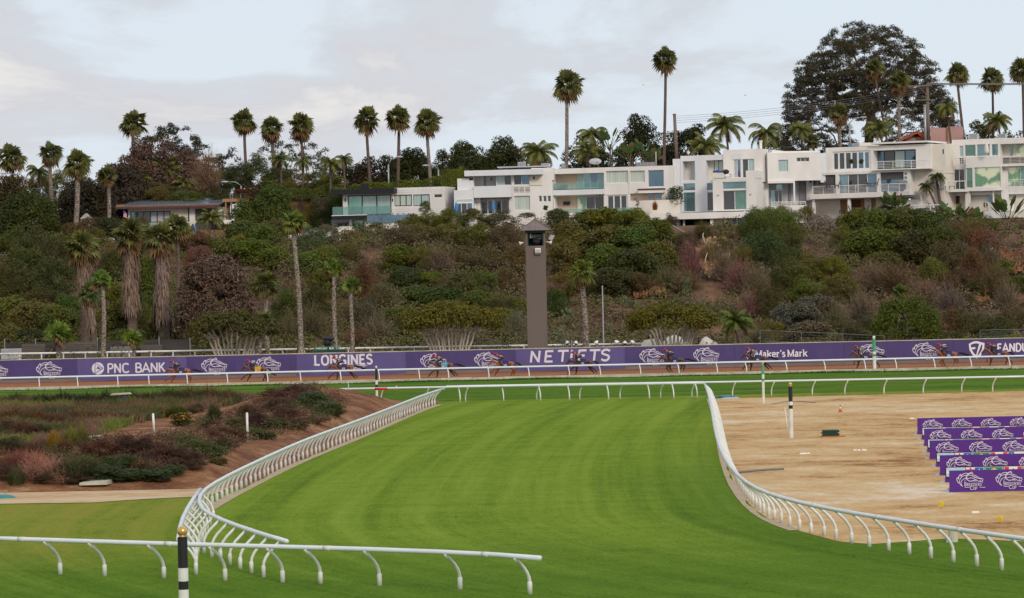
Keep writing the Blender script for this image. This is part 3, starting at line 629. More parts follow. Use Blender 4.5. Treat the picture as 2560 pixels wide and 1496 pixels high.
# ------------------------------------------------------------------ marker poles
def marker(name, label, px, ytop, ybase, Y, r, bands, ballmat, ballr, lean=0):
    """bands: (fraction from top, material) list; px measured at the foot"""
    b = AT(px, ybase, Y); z0 = 0. if ybase < 1500 else 0.; b.z = 0
    if ybase < 1500: b = G(px, ybase); Y = b.y
    top = AT(px-(ybase-ytop)*.0192, ytop, b.y).z; H = top-ballr*1.6
    t = thing(name, label, 'pole', tuple(b)); fr = [0]+[f for f, _ in bands]
    for i, (f, m) in enumerate(bands):
        za = H*(1-fr[i]); zb_ = H*(1-f); rr = r*(1.0 if i % 2 == 0 else 1.03)
        mb = MB().tube([(b.x, b.y, zb_), (b.x, b.y, za)], rr, 16); mb.build('pole_shaft' if i == len(bands)-1 else 'painted_band', M[m], t, smooth=False)
    MB().tube([(b.x, b.y, H), (b.x, b.y, H+.05)], r*.7, 12).ball((b.x, b.y, H+.04+ballr*.8), ballr, 16, 10).build('ball_finial', M[ballmat], t, smooth=True)
    return t
NB = AT(459.5, 1500, 82); zt_ = AT(455, 1317, 82).z
t = thing('marker_pole', 'thick black and white banded pole with a shiny gold ball, nearest the camera', 'pole', (NB.x, 82, 0))
nx_, r_ = NB.x, .128
def zpx(y): return AT(457, y, 82).z
prev = zpx(1343)
for y, m in ((1420, 'poleblack'), (1453, 'white_pvc'), (1474, 'poleblack'), (None, 'white_pvc')):
    z = 0 if y is None else zpx(y)
    MB().tube([(nx_, 82, z), (nx_, 82, prev)], r_*(1 if m == 'poleblack' else 1.04), 20).build('painted_band' if y else 'pole_shaft', M[m], t, smooth=False); prev = z
MB().tube([(nx_, 82, zpx(1344)), (nx_, 82, zpx(1338))], .09, 12).ball((nx_, 82, zpx(1329)), .135, 20, 12).build('ball_finial', M['gold'], t, smooth=True)
marker('marker_pole', 'black and white banded pole standing alone on the sand lot', 1978.5, 959, 1096, 0, .105, [(.29, 'poleblack'), (.36, 'white_pvc'), (.43, 'poleblack'), (1, 'white_pvc')], 'gold', .10)
marker('marker_pole', 'slim green and white pole with a gold knob at the far sand edge', 1909, 907, 1009, 0, .085, [(.25, 'greenpaint'), (.36, 'white_pvc'), (.43, 'greenpaint'), (1, 'white_pvc')], 'gold', .085)
marker('marker_pole', 'thick green and white pole with a white ball at the dirt track rail', 2186.5, 842, 930, 0, .14, [(.38, 'greenpaint'), (.46, 'white_pvc'), (.53, 'greenpaint'), (1, 'white_pvc')], 'white_pvc', .13)
marker('marker_pole', 'thin black and white banded pole beside the red sleeve on the far rail', 942.5, 917, 1009, 0, .085, [(.33, 'poleblack'), (.46, 'white_pvc'), (.57, 'poleblack'), (1, 'white_pvc')], 'white_pvc', .08)
def stake(label, px, yt, yb, r, m, lean=0, foot=False):
    b = Vector(HITM(px, yb)[0]) if px < 800 else G(px, yb); z = AT(px, yt, b.y).z
    t = thing('marker_stake', label, 'stake', tuple(b))
    MB().tube([b, (b.x+lean, b.y, z)], r, 8).build('stake_shaft', M[m], t, smooth=True)
    MB().tube([(b.x+lean, b.y, z), (b.x+lean, b.y, z+.03)], r*.8, 8).build('stake_cap', M[m], t)
    if foot: MB().box((b.x-.35, b.y-.1, .1), (b.x+.3, b.y+.1, .2)).build('foot_plate', M['concrete'], t)
stake('slightly leaning white stake on the red mulch bank left of the yellow-flowered bush', 386, 1035, 1089, .065, 'white_pvc', -.05)
stake('white stake on a pale foot plate at the foot of the shrub mound', 619, 1033, 1104, .06, 'white_pvc', 0, True)
stake('thin grey stake on the far turf left of the black and white pole', 872, 957, 1012, .035, 'lgrey')
stake('thin leaning white stick against the foot of the pole on the sand lot', 1971, 1020, 1092, .03, 'white_pvc', -.15)
# ------------------------------------------------------------------ printed boards on the sand lot
E = [('A', 2294, 1086.8), ('a', 2305, 1100), ('B', 2311, 1116), ('b', 2318.7, 1131.6), ('C', 2325, 1148.7), ('c', 2341, 1168), ('D', 2350.5, 1189.5), ('d', 2364, 1207), ('E', 2374, 1231.8)]
bl = ['farthest', 'second farthest', 'middle', 'second nearest', 'nearest']
FL = [('white', 'gblueflag'), ('aus',), ('bra',), ('can',), ('chi',), ('fra',), ('ger',), ('jpn',)]
M['fl_lb'] = mat('flag_light_blue', (.36, .58, .72), .6, var=.02); M['fl_w'] = mat('flag_white', (.75, .75, .76), .6, var=.02); M['fl_b'] = mat('flag_blue', (.02, .12, .48), .6, var=.02)
M['fl_r'] = mat('flag_red', (.62, .03, .05), .6, var=.02); M['fl_g'] = mat('flag_green', (.01, .24, .14), .6, var=.02); M['fl_y'] = mat('flag_yellow', (.80, .62, .03), .6, var=.02)
def flag(i, ink_o, x, y, w, h, T):
    def rc(x0, y0, x1, y1, m, d=0):
        k = Ink(ink_o, (1, 0, 0), (0, -1, 0)); k.k = 6+d*4; k.poly([(x+x0*w, y+y0*h), (x+x1*w, y+y0*h), (x+x1*w, y+y1*h), (x+x0*w, y+y1*h)]); return (k, m)
    def pl(P, m, d): k = Ink(ink_o, (1, 0, 0), (0, -1, 0)); k.k = 6+d*4; k.poly([(x+a*w, y+b*h) for a, b in P]); return (k, m)
    L = [rc(-.03, -.04, 1.03, 1.04, 'fl_w', -1)]
    if i == 0: L += [rc(0, 0, 1, .33, 'fl_lb'), rc(0, .66, 1, 1, 'fl_lb')]
    if i == 1: L += [rc(0, 0, 1, 1, 'fl_b'), rc(0, .5, .5, 1, 'fl_w', 1), rc(0, .70, .5, .80, 'fl_r', 2), rc(.21, .5, .29, 1, 'fl_r', 3), rc(.72, .7, .78, .82, 'fl_w', 1), rc(.85, .5, .88, .58, 'fl_w', 1)]
    if i == 2: L += [rc(0, 0, 1, 1, 'fl_g'), pl([(.5, .1), (.9, .5), (.5, .9), (.1, .5)], 'fl_y', 1), pl([(.5, .3), (.62, .5), (.5, .7), (.38, .5)], 'fl_b', 2)]
    if i == 3: L += [rc(0, 0, .25, 1, 'fl_r'), rc(.75, 0, 1, 1, 'fl_r'), pl([(.5, .15), (.58, .45), (.68, .55), (.56, .62), (.5, .88), (.44, .62), (.32, .55), (.42, .45)], 'fl_r', 1)]
    if i == 4: L += [rc(0, 0, 1, .5, 'fl_r'), rc(0, .5, .33, 1, 'fl_b'), rc(.13, .69, .20, .81, 'fl_w', 1)]
    if i == 5: L += [rc(0, 0, .33, 1, 'fl_b'), rc(.66, 0, 1, 1, 'fl_r')]
    if i == 6: L += [rc(0, 0, 1, .33, 'fl_y'), rc(0, .33, 1, .66, 'fl_r'), rc(0, .66, 1, 1, 'black')]
    if i == 7: L += [pl([(.5+.2*math.cos(a), .5+.3*math.sin(a)) for a in np.linspace(0, 2*math.pi, 17)[:-1]], 'fl_r', 1)]
    by = {}
    for k, m in L: by.setdefault(m, MB()); by[m].add(np.concatenate(k.mb.v), k.mb.f)
    return by
BH, BL = .84, 7.0
for i, (k, px, py) in enumerate(E):
    p = G(px, py); ang = .0
    if k.isupper():
        n = 'ABCDE'.index(k); lab = f'{bl[n]} purple board with a row of white horse-head emblems on the sand lot'
        t = thing('printed_board', lab, 'board', tuple(p), 'purple printed boards in rows on the sand lot')
        MB().box((p.x, p.y, .01), (p.x+BL, p.y+.05, BH)).build('board_panel', M['bpurple'], t)
        ink = Ink((p.x, p.y, 0), (1, 0, 0), (0, -1, 0))
        for j in range(4): ink = Ink((p.x, p.y, 0), (1, 0, 0), (0, -1, 0)); horse_logo(ink, .84+j*1.5, .43, .70); ink.mb.build('horse_emblem', M['mark'], t)
    else:
        n = 'abcd'.index(k); lab = f'{bl[n] if n < 2 else ["", "", "second nearest", "nearest"][n]} dark-bordered board of small national flags between the purple boards'
        t = thing('flag_board', lab, 'board', tuple(p), 'flag boards in rows on the sand lot')
        MB().box((p.x, p.y, .01), (p.x+BL, p.y+.05, .625)).build('board_panel', M['bpurple'], t)
        MB().add([(p.x+.004, p.y-.006, .17), (p.x+BL, p.y-.006, .17), (p.x+BL, p.y-.006, .629), (p.x+.004, p.y-.006, .629)], [(0, 1, 2, 3)]).build('black_border', M['black'], t)
        for j in range(8):
            for m, mb in flag(j, (p.x, p.y, 0), .06+j*.77, .25, .70, .33, t).items():
                mb.build('flag_print', M[m], t)
    MB().hexa([(p.x-.22, p.y+.06, 0), (p.x, p.y+.06, 0), (p.x, p.y+.5, 0), (p.x-.22, p.y+.5, 0), (p.x-.05, p.y+.06, .07), (p.x, p.y+.06, .16), (p.x, p.y+.5, .16), (p.x-.05, p.y+.5, .07)]).build('support_foot', M['lgrey'], t)
# ------------------------------------------------------------------ small things on the ground
def cone(px, py, h, label, up='orange'):
    b = G(px, py); t = thing('traffic_cone', label, 'cone', tuple(b))
    MB().box((b.x-h*.33, b.y-h*.33, .012), (b.x+h*.33, b.y+h*.33, .05)).build('cone_base', M[up], t)
    for a, c, ra, rb, m in ((.05, .5, .26, .16, up), (.5, .8, .16, .10, 'white_pvc'), (.8, 1, .10, .05, 'poleblack')):
        MB().tube([(b.x, b.y, h*a), (b.x, b.y, h*c)], [ra*h, rb*h], 14).build('cone_band', M[m], t, smooth=True)
cone(2101, 1031, .42, 'small orange cone with a white collar on the sand lot'); cone(991, 975, .40, 'small orange cone on the far turf right of the banded pole')
b = G(2076, 1093); t = thing('mat_stack', 'stack of dark green trays lying on an orange board on the sand lot', 'stack', tuple(b))
MB().box((b.x-.45, b.y-.3, .01), (b.x+.75, b.y+.3, .06)).build('orange_board', M['orange'], t)
for k in range(5):
    o = .05*math.sin(k*2.3); MB().box((b.x-.42+o, b.y-.28, .065+k*.062), (b.x+.42+o, b.y+.28, .115+k*.062)).build('green_tray', M['dgreen'], t)
for px, py in ((2353, 1268), (2500, 1305)):
    b = G(px, py+4); t = thing('marker_disc', 'small yellow marker ' + ('left of the other, below the nearest purple board' if px < 2400 else 'right of the other, near the right edge of the sand lot'), 'marker', tuple(b), 'yellow markers on the sand lot')
    MB().tube([(b.x, b.y, 0), (b.x, b.y, .05)], .01, 6).build('marker_pin', M['poleblack'], t)
    MB().tube([(b.x-.01, b.y-.02, .14), (b.x+.01, b.y+.02, .15)], .10, 14).build('yellow_disc', M['yellow'], t)
b = G(2383, 1355); t = thing('short_post', 'short thick weathered stump post behind the right chute rail', 'post', tuple(b))
MB().tube([b, b+Vector((0, 0, .42))], .15, 14).build('post_body', M['concrete'], t); MB().box((b.x-.24, b.y-.2, 0), (b.x-.1, b.y-.1, .16)).build('side_bracket', M['lgrey'], t)
def strip(name, label, cat, pts, r, m, z=.03):
    P = [G(x, y) + Vector((0, 0, z)) for x, y in pts]; o = MB().tube(P, r, 6).build(name, M[m], loc=P[0], smooth=True); return tag(o, label, cat)
strip('pipe', 'dark metal pipe lying on the sand beside the right chute rail', 'pipe', [(1843, 1184), (1885, 1180), (1925, 1177), (1960, 1176)], .05, 'grey', .06)
strip('hose', 'thin dark hose curving over the sand left of the lone pole', 'hose', [(1930, 1012), (1960, 1006), (2000, 1005), (2040, 1008)], .03, 'grey')
strip('hose', 'teal hose lying at the top left corner of the sand lot', 'hose', [(1785, 996), (1800, 994), (1815, 996), (1835, 993)], .06, 'teal', .06)
for k, (x, y, w, d_) in enumerate([(1811, 992, 1.0, .7), (1826, 997, 1.3, .5)]):
    b = G(x, y); o = MB().hexa([(b.x-w/2, b.y-d_, .012), (b.x+w/2, b.y-d_, .012), (b.x+w/2, b.y+d_, .012), (b.x-w/2, b.y+d_, .012), (b.x-w/2.6, b.y-d_*.5, .09), (b.x+w/3, b.y-d_*.5, .07), (b.x+w/2.6, b.y+d_*.6, .1), (b.x-w/2.5, b.y+d_*.5, .06)]).build('ground_sheet', M['teal' if k == 0 else 'lgrey'], loc=b)
    tag(o, ['crumpled teal sheet beside the far end of the right chute rail', 'crumpled grey-green sheet just right of the teal one'][k], 'sheet')
for x, y, s in ((2012, 1136, .22), (2279, 1048, .10), (2150, 1127, .3), (2437, 1283, .12)):
    b = G(x, y); mb = MB()
    for q in range(5):
        ox, oy = random.uniform(-s, s), random.uniform(-s, s); mb.hexa([(b.x+ox-.09, b.y+oy-.06, .0), (b.x+ox+.08, b.y+oy-.07, .0), (b.x+ox+.1, b.y+oy+.05, .0), (b.x+ox-.07, b.y+oy+.07, .0), (b.x+ox-.05, b.y+oy-.03, .06), (b.x+ox+.05, b.y+oy-.04, .08), (b.x+ox+.04, b.y+oy+.03, .05), (b.x+ox-.03, b.y+oy+.03, .07)])
    o = mb.build('litter', M['white'], loc=b); tag(o, {2012: 'small white litter on the sand right of the lone pole foot', 2279: 'tiny white scrap left of the farthest purple board', 2150: 'scattered pale litter in the middle of the sand lot', 2437: 'small pale crumpled bag near the yellow markers'}[x], 'litter')
# things among the infield shrubs
b = Vector(HITM(301, 1024)[0]); t = thing('slab_on_bin', 'pale flat slab resting on a blue bin in front of the dark reeds', 'slab', tuple(b))
MB().hexa([(b.x-.7, b.y, 1.12), (b.x+.75, b.y, 1.17), (b.x+.75, b.y+.6, 1.17), (b.x-.7, b.y+.6, 1.12), (b.x-.55, b.y, 1.24), (b.x+.6, b.y, 1.27), (b.x+.6, b.y+.6, 1.27), (b.x-.55, b.y+.6, 1.24)]).build('pale_slab', M['concrete'], t)
MB().tube([(b.x+.25, b.y+.3, .0), (b.x+.25, b.y+.3, 1.14)], [.17, .21], 12).build('blue_bin', M['gblue'], t)
mb = MB(); c = Vector(HITM(112, 1108)[0])
for q in range(70):
    x, y = c.x+rng.normal(0, .6), c.y+rng.normal(0, 1.6); s = rng.uniform(.08, .2); mb.ball((x, y, mz(x, y)+s*.8), s, 6, 4, (1.2, 1, .8))
tag(mb.build('white_rocks', M['concrete'], loc=c), 'pile of pale rocks among the reddish shrubs at far left', 'rocks', kind='stuff')
for x, y, w_, lab in ((212, 1108, .9, 'flat pale concrete lid at the foot of the red mulch bank'), (240, 1221, .65, 'thin white block lying at the edge of the sand path'), (676, 1069, .5, 'small pale sign plate tilted among the brown shrubs')):
    b = Vector(HITM(x, y-6)[0]); z = b.z+.05; o = MB().hexa([(b.x-w_, b.y-.4, z), (b.x+w_*.8, b.y-.4, z), (b.x+w_, b.y+.6, z), (b.x-w_*.7, b.y+.7, z), (b.x-w_, b.y-.4, z+.1), (b.x+w_*.8, b.y-.4, z+.14), (b.x+w_, b.y+.6, z+.2), (b.x-w_*.7, b.y+.7, z+.16)]).build('pale_slab', M['concrete'], loc=(b.x, b.y, z)); tag(o, lab, 'slab')
b = G(5, 1246); tag(MB().ball((b.x, b.y, .0), .45, 14, 8, (1.3, 1, .35)).build('valve_cover', M['teal'], loc=b, smooth=True), 'teal dome cover at the left edge of the sand path', 'cover')
# ------------------------------------------------------------------ camera tower
TY = 290.; tb = AT(1343.5, 876, TY); tx = AT(1341, 700, TY).x; tx = AT(1338.5, 600, TY).x-.0; sT = FPX/TY
t = thing('camera_tower', 'tall square taupe tower with a pyramid roof and an open camera box at its top', 'tower', (tx, TY, 0))
hw = .905; ztop = AT(1338, 577, TY).z; zo0, zo1 = AT(1338, 615, TY).z, AT(1338, 583, TY).z
mb = MB(); mb.box((tx-hw, TY-hw, 0), (tx+hw, TY+hw, zo0)); mb.box((tx-hw, TY-hw+.002, zo0), (tx-hw*.80, TY+hw, ztop)); mb.box((tx+hw*.80, TY-hw+.002, zo0), (tx+hw, TY+hw, ztop)); mb.box((tx-hw*.8, TY+hw-.1, zo0), (tx+hw*.8, TY+hw, ztop)); mb.box((tx-hw*.8, TY-hw+.004, zo1), (tx+hw*.8, TY+hw-.1, ztop))
mb.build('tower_shaft', M['tower'], t)
MB().box((tx-hw*.8+.01, TY-hw+.05, zo0), (tx-hw*.70, TY+hw-.1, zo1)).box((tx+hw*.70, TY-hw+.05, zo0), (tx+hw*.8-.01, TY+hw-.1, zo1)).box((tx-hw*.7, TY+hw-.2, zo0), (tx+hw*.7, TY+hw-.12, zo1)).box((tx-hw*.97, TY-hw-.03, zo1), (tx+hw*.97, TY-hw-.004, ztop-.02)).build('green_lining', M['dgreen'], t)
er = 1.44; za = AT(1338, 548, TY).z; ze = ztop+.01
RF = [(tx-er, TY-er, ze), (tx+er, TY-er, ze), (tx+er, TY+er, ze), (tx-er, TY+er, ze), (tx, TY, za)]
rf = MB().add(RF, [(0, 1, 4), (1, 2, 4), (2, 3, 4), (3, 0, 4), (0, 3, 2, 1)]).build('pyramid_roof', M['towroof'], t)
mb = MB()
for c in RF[:4]: mb.tube([Vector(c)+Vector((0, 0, .03)), Vector((tx, TY, za+.03))], .035, 6)
mb.tube([(tx, TY-er, ze+.02), (tx, TY, za)], .02, 6).tube([(tx, TY, za-.05), (tx, TY, za+.4)], .04, 8).build('roof_seams', M['towroof'], rf)
cv = thing('broadcast_camera', 'video camera under a black cover inside the open top of the tower', 'camera', (tx+.1, TY-.5, zo0))
MB().ball((tx+.12, TY-.5, zo0+.42), .42, 10, 7, (1, .8, .8)).ball((tx+.25, TY-.6, zo0+.6), .3, 8, 6, (1.3, 1, .7)).build('black_cover', M['black'], cv)
MB().box((tx-.55, TY-.3, zo0+.70), (tx+.6, TY+.1, zo0+1.02)).build('grey_hood', M['grey'], cv); MB().box((tx-.48, TY-.36, zo0+.7), (tx-.38, TY-.32, zo0+1.1)).build('white_strut', M['white'], cv)
fl = thing('floodlight', 'boxy white floodlight mounted under the tower opening', 'floodlight', (tx+.15, TY-hw, zo0-.5))
MB().box((tx-.06, TY-hw-.34, zo0-.62), (tx+.46, TY-hw-.04, zo0-.22)).build('lamp_housing', M['white'], fl); MB().box((tx-.02, TY-hw-.36, zo0-.56), (tx+.42, TY-hw-.342, zo0-.34)).build('lamp_lens', M['lgrey'], fl); MB().box((tx-.06, TY-hw-.25, zo0-.78), (tx+.46, TY-hw-.02, zo0-.66)).build('mount_bracket', M['grey'], fl)
for s, nm in ((-1, 'left'), (1, 'right')):
    c = Vector((tx+s*(hw+.32), TY-.4, zo0+.28)); f = thing('floodlight', f'small white cone floodlight on the {nm} side of the tower top', 'floodlight', tuple(c))
    MB().tube([c+Vector((-s*.3, 0, .06)), c+Vector((s*.02, 0, .0)), c+Vector((s*.22, -.05, -.04))], [.05, .08, .2], 12).build('lamp_shade', M['white'], f, smooth=True); MB().tube([c+Vector((-s*.42, 0, .06)), c+Vector((-s*.28, 0, .06))], .03, 6).build('mount_arm', M['grey'], f)
c = Vector((tx+hw+.5, TY-.2, ztop-.5)); f = thing('dish_antenna', 'small white square antenna panel beside the right eave of the tower', 'antenna', tuple(c))
MB().hexa([c+Vector(v) for v in [(-.25, 0, -.3), (.1, 0, -.42), (.12, .06, -.42), (-.23, .06, -.3), (0, 0, .1), (.36, 0, 0), (.38, .06, 0), (.02, .06, .1)]]).build('antenna_panel', M['lgrey'], f); MB().tube([c+Vector((-.5, .1, -.1)), c+Vector((0, .05, -.15))], .03, 6).build('mount_arm', M['grey'], f)
# broadcast camera platform behind the banners
p = AT(820, 878, 287); t = thing('camera_platform', 'low green railed platform behind the banners', 'platform', (p.x, 287, 0))
mb = MB(); z1 = AT(820, 871, 287).z
for x in (-1.1, -.45, .3, 1.0, 1.2): mb.box((p.x+x-.03, 286.9, .0), (p.x+x+.03, 287, z1+.18))
mb.box((p.x-1.1, 286.88, z1+.08), (p.x+1.2, 286.94, z1+.14)); mb.build('green_railing', M['greenpaint'], t); MB().box((p.x-1.2, 286.5, z1-.5), (p.x+1.3, 288.2, z1-.15)).build('platform_deck', M['dgreen'], t)
t = thing('broadcast_camera', 'black covered video camera standing on the green platform', 'camera', (p.x, 287.4, z1))
mb = MB().ball((p.x-.05, 287.4, z1+.5), .36, 10, 7, (1, 1, 1.3)).ball((p.x+.05, 287.3, z1+.85), .30, 10, 6, (1.9, 1, .75)); mb.build('black_cover', M['black'], t, smooth=False); MB().tube([(p.x, 287.4, z1-.4), (p.x, 287.4, z1+.3)], .08, 8).build('tripod', M['black'], t)
# floodlights, tents, mast and wire fences behind the banners
def lamp(px, py, label, Y=288., s=.26, tilt=1):
    c = AT(px, py, Y); t = thing('floodlight', label, 'floodlight', (c.x, Y, c.z-.8))
    MB().tube([c+Vector((0, 0, -.9)), c+Vector((0, 0, -.1))], .04, 6).build('lamp_stand', M['galv'], t)
    MB().tube([c+Vector((-.1*tilt, 0, .16)), c+Vector((.0, -.02, .05)), c+Vector((.14*tilt, -.06, -.1))], [.06, .16, s], 12).build('lamp_shade', M['white'], t, smooth=True); MB().box((c.x-.1, Y-.05, c.z-.22), (c.x+.1, Y+.1, c.z-.1)).build('lamp_bracket', M['black'], t)
lamp(1418, 857, 'white floodlight left of the black loudspeaker above the banners', tilt=.2); lamp(1440, 857, 'white floodlight right of the black loudspeaker above the banners', tilt=-.2)
lamp(1492, 857, 'small white floodlight right of the pale palm trunk', s=.2, tilt=-1); lamp(1540, 856, 'white floodlight with a bracket left of the round white one'); lamp(1562, 857, 'round white floodlight facing the track above the banner seam', s=.3, tilt=0); lamp(1580, 856, 'small white floodlight beside the white tent', s=.17)
c = AT(1429, 858, 287.5); t = thing('loudspeaker', 'small black column loudspeaker between two white floodlights', 'loudspeaker', (c.x, 287.5, 1.8)); MB().box((c.x-.12, 287.4, 1.6), (c.x+.12, 287.6, c.z+.3)).build('speaker_box', M['black'], t); MB().box((c.x-.08, 287.38, 1.9), (c.x+.08, 287.396, c.z+.25)).build('speaker_grille', M['grey'], t)
def tent(pts, Y, label):
    P = [AT(x, y, Y) for x, y in pts]; c = P[0]; n = len(P); t = thing('tent', label, 'tent', (c.x, Y, 0)); V = []; F = []
    for dy, sc in ((0, 1), (1.5, 1.0), (3, .85)):
        for q in P: V.append((q.x, Y+dy, (q.z-1)*(.55+.45*(dy != 0))*sc+1 if dy == 0 else (q.z-1)*sc+1))
    for r_ in range(2):
        for i in range(n-1): F.append((r_*n+i, r_*n+i+1, (r_+1)*n+i+1, (r_+1)*n+i))
    mb = MB().add(V, F); lo = [(q.x, Y, .4) for q in P]; mb.add(lo+V[:n], [(i, i+1, n+i+1, n+i) for i in range(n-1)]); mb.build('tent_canvas', M['canvas'], t, smooth=True)
    MB().tube([(P[n//2].x, Y+1.5, 0), (P[n//2].x, Y+1.5, P[n//2].z)], .04, 6).build('tent_pole', M['galv'], t)
tent([(1600, 872), (1612, 852), (1635, 848), (1650, 849), (1660, 866)], 298, 'small rounded white tent top with a dark opening behind the multi-stemmed tree')
tent([(1648, 868), (1672, 843), (1690, 838), (1706, 845), (1725, 866)], 299, 'domed pale tent top behind the stems of the multi-stemmed tree')
tent([(1750, 864), (1758, 848), (1768, 842), (1781, 850), (1800, 862)], 298, 'pointed pale tent top right of the multi-stemmed tree')
a = AT(1509, 862, 300); tp = AT(1503, 717, 300); t = thing('mast', 'slender bare white mast rising in front of the cactus slope', 'mast', (a.x, 300, 1)); MB().tube([(a.x, 300, .8), (a.x, 300, tp.z)], [.07, .05], 8).build('mast_tube', M['lgrey'], t); MB().ball((a.x, 300, tp.z), .08, 8, 6).build('mast_cap', M['lgrey'], t)
def wire_fence(label, pts, Y, hpx, step=2.6):
    a = AT(*pts[0], Y); b = AT(*pts[1], Y); t = thing('wire_fence', label, 'fence', (a.x, Y, 0)); L = b.x-a.x; mb = MB(); n = max(2, int(L/step)); V = []
    for i in range(n+1):
        f = i/n; q = a+(b-a)*f; MB().tube([(q.x, Y, 0), (q.x, Y, q.z)], .035, 6).build('fence_post', M['wiref'], t)
    w = MB().tube([a, b], .03, 6); lo = Vector((0, 0, -hpx)); w.tube([a+lo, b+lo], .02, 5)
    z = 0
    for k in range(1, 4): w.tube([a+lo*k/4, b+lo*k/4], .006, 4)
    x = 0
    while x < L: f = x/L; q = a+(b-a)*f; w.tube([q, q+lo], .006, 4); x += .5
    w.build('fence_wire', M['wiref'], t)
wire_fence('grey chain-link fence between the multi-stemmed tree and the tower', [(1190, 832), (1322, 830)], 296, 1.4)
wire_fence('chain-link fence right of the tower up to the pale palm trunk', [(1366, 832), (1458, 842)], 296, 1.2)
wire_fence('chain-link fence between the pale palm trunk and the white mast', [(1462, 847), (1528, 848)], 296, .8)
wire_fence('long green-grey wire fence right of the feather palm', [(1900, 826), (2210, 840)], 297, 1.0, 3.2)
wire_fence('thin wire fence at the right edge above the hedge', [(2450, 826), (2620, 822)], 299, .6, 3.)
# dark screened fence on the left
a = AT(12, 857, 306); b = AT(475, 850, 306); t = thing('screened_fence', 'long dark wind-screened fence behind the palms at lower left', 'fence', (a.x, 306, 0))
MB().box((a.x, 306, .3), (b.x, 306.05, (a.z+b.z)/2)).build('screen_cloth', M['screen'], t)
for k in range(7):
    q = a+(b-a)*k/6; MB().tube([(q.x, 305.9, 0), (q.x, 305.9, q.z+.35)], .04, 6).build('fence_post', M['galv'], t)
for x0, x1, yt, yb, lab, m in ((54, 112, 862, 884, 'brown slatted crate front left of the small palm', 'screen2'), (140, 242, 857, 884, 'wide brown panel behind the tall thin palm trunk', 'screen2'), (276, 330, 868, 882, 'grey low box against the screened fence', 'grey'), (352, 405, 864, 880, 'slatted grey bench shape against the screened fence', 'screen2'), (2, 56, 873, 884, 'pale low machine at the far left edge', 'lgrey')):
    p = AT(x0, yt, 304); q = AT(x1, yb, 304); o = thing('storage_panel', lab, 'panel', (p.x, 304, q.z)); MB().box((p.x, 304, q.z-.5), (q.x, 304.6, p.z)).build('panel_face', M[m], o)
    mb = MB(); n = 5
    for k in range(n): z = q.z+(p.z-q.z)*k/n; mb.box((p.x+.05, 303.96, z), (q.x-.05, 303.998, z+(p.z-q.z)/n*.6))
    mb.build('panel_slats', M[m], o)
# ------------------------------------------------------------------ street lamps, utility poles, wires
def street_lamp(label, bx, by, tx_, ty_, ax, ay, Y):
    b = AT(bx, by, Y); tp = AT(tx_, ty_, Y); a = AT(ax, ay, Y); t = thing('street_lamp', label, 'lamp', (b.x, Y, b.z-2))
    MB().tube([(b.x, Y, b.z-2), (tp.x, Y, tp.z)], [.12, .09], 8).build('lamp_post', M['galv'], t, smooth=True)
    mid = Vector(((tp.x*.6+a.x*.4), Y, tp.z*.35+a.z*.65+.15)); MB().tube([tp, mid, a], [.07, .06, .05], 6).build('lamp_arm', M['galv'], t, smooth=True)
    d = 1 if a.x > tp.x else -1; MB().ball(a+Vector((d*.3, 0, 0)), .22, 10, 6, (2.2, 1, .6)).build('lamp_head', M['lgrey'], t, smooth=True)
street_lamp('street lamp with an arm curving right beside a palm trunk', 971, 450, 971, 412, 993, 393, 415)
street_lamp('small street lamp with an arm curving left above the red flowers', 600, 480, 603, 465, 568, 455, 412)
street_lamp('street lamp in front of the giant pine', 2126, 362, 2124, 308, 2152, 294, 420)
street_lamp('street lamp with a drooping arm behind the dark hedge', 1096, 440, 1096, 424, 1070, 414, 418)
street_lamp('pale street lamp at far left behind the bushes', 59, 470, 59, 452, 15, 434, 408)
street_lamp('low street lamp arching right among the left palms', 72, 482, 75, 477, 97, 472, 404)
def upole(label, bx, by, tx_, ty_, Y, cross=True):
    b = AT(bx, by, Y); tp = AT(tx_, ty_, Y); t = thing('utility_pole', label, 'pole', (b.x, Y, b.z-2)); MB().tube([(b.x, Y, b.z-2), (tp.x, Y, tp.z)], [.26, .2], 10).build('pole_shaft', M['polewood'], t, smooth=True)
    MB().box((tp.x-.22, Y-.22, tp.z-.1), (tp.x+.22, Y+.22, tp.z+.05)).build('pole_cap', M['polewood'], t)
    if cross: MB().box((tp.x-2.6, Y-.35, tp.z-.25), (tp.x+.6, Y-.23, tp.z-.08)).box((tp.x-1.9, Y-.34, tp.z-2.1), (tp.x+.9, Y-.24, tp.z-1.95)).tube([(tp.x-1.9, Y-.3, tp.z-2.0), (tp.x-1.9, Y-.3, tp.z-.2)], .05, 6).tube([(tp.x-1.2, Y-.3, tp.z-.2), (tp.x, Y-.3, tp.z-1.5)], .05, 6).build('cross_arm', M['polewood'], t)
upole('bare wooden utility pole right of the tallest thin palm', 1693, 400, 1686, 286, 420, False); upole('wooden utility pole with cross arms in front of the giant pine', 2322, 365, 2318, 212, 420)
def wires(label, a, b, n, gap, Y, Yb, sag=.6, r=.018):
    A = AT(*a, Y); B = AT(*b, Yb); mb = MB()
    for k in range(n):
        P = [A+(B-A)*(i/14)+Vector((0, 0, -gap*k-sag*4*(i/14)*(1-i/14))) for i in range(15)]; mb.tube(P, r, 4)
    o = mb.build('power_lines', M['grey'], loc=A); tag(o, label, 'wires')
wires('four thin power lines running from the bare pole toward the giant pine', (1688, 291), (2310, 215), 4, .28, 420, 425); wires('thick bundled power lines running right from the cross-arm pole', (2318, 208), (2700, 206), 3, .09, 420, 420, .1, .04)
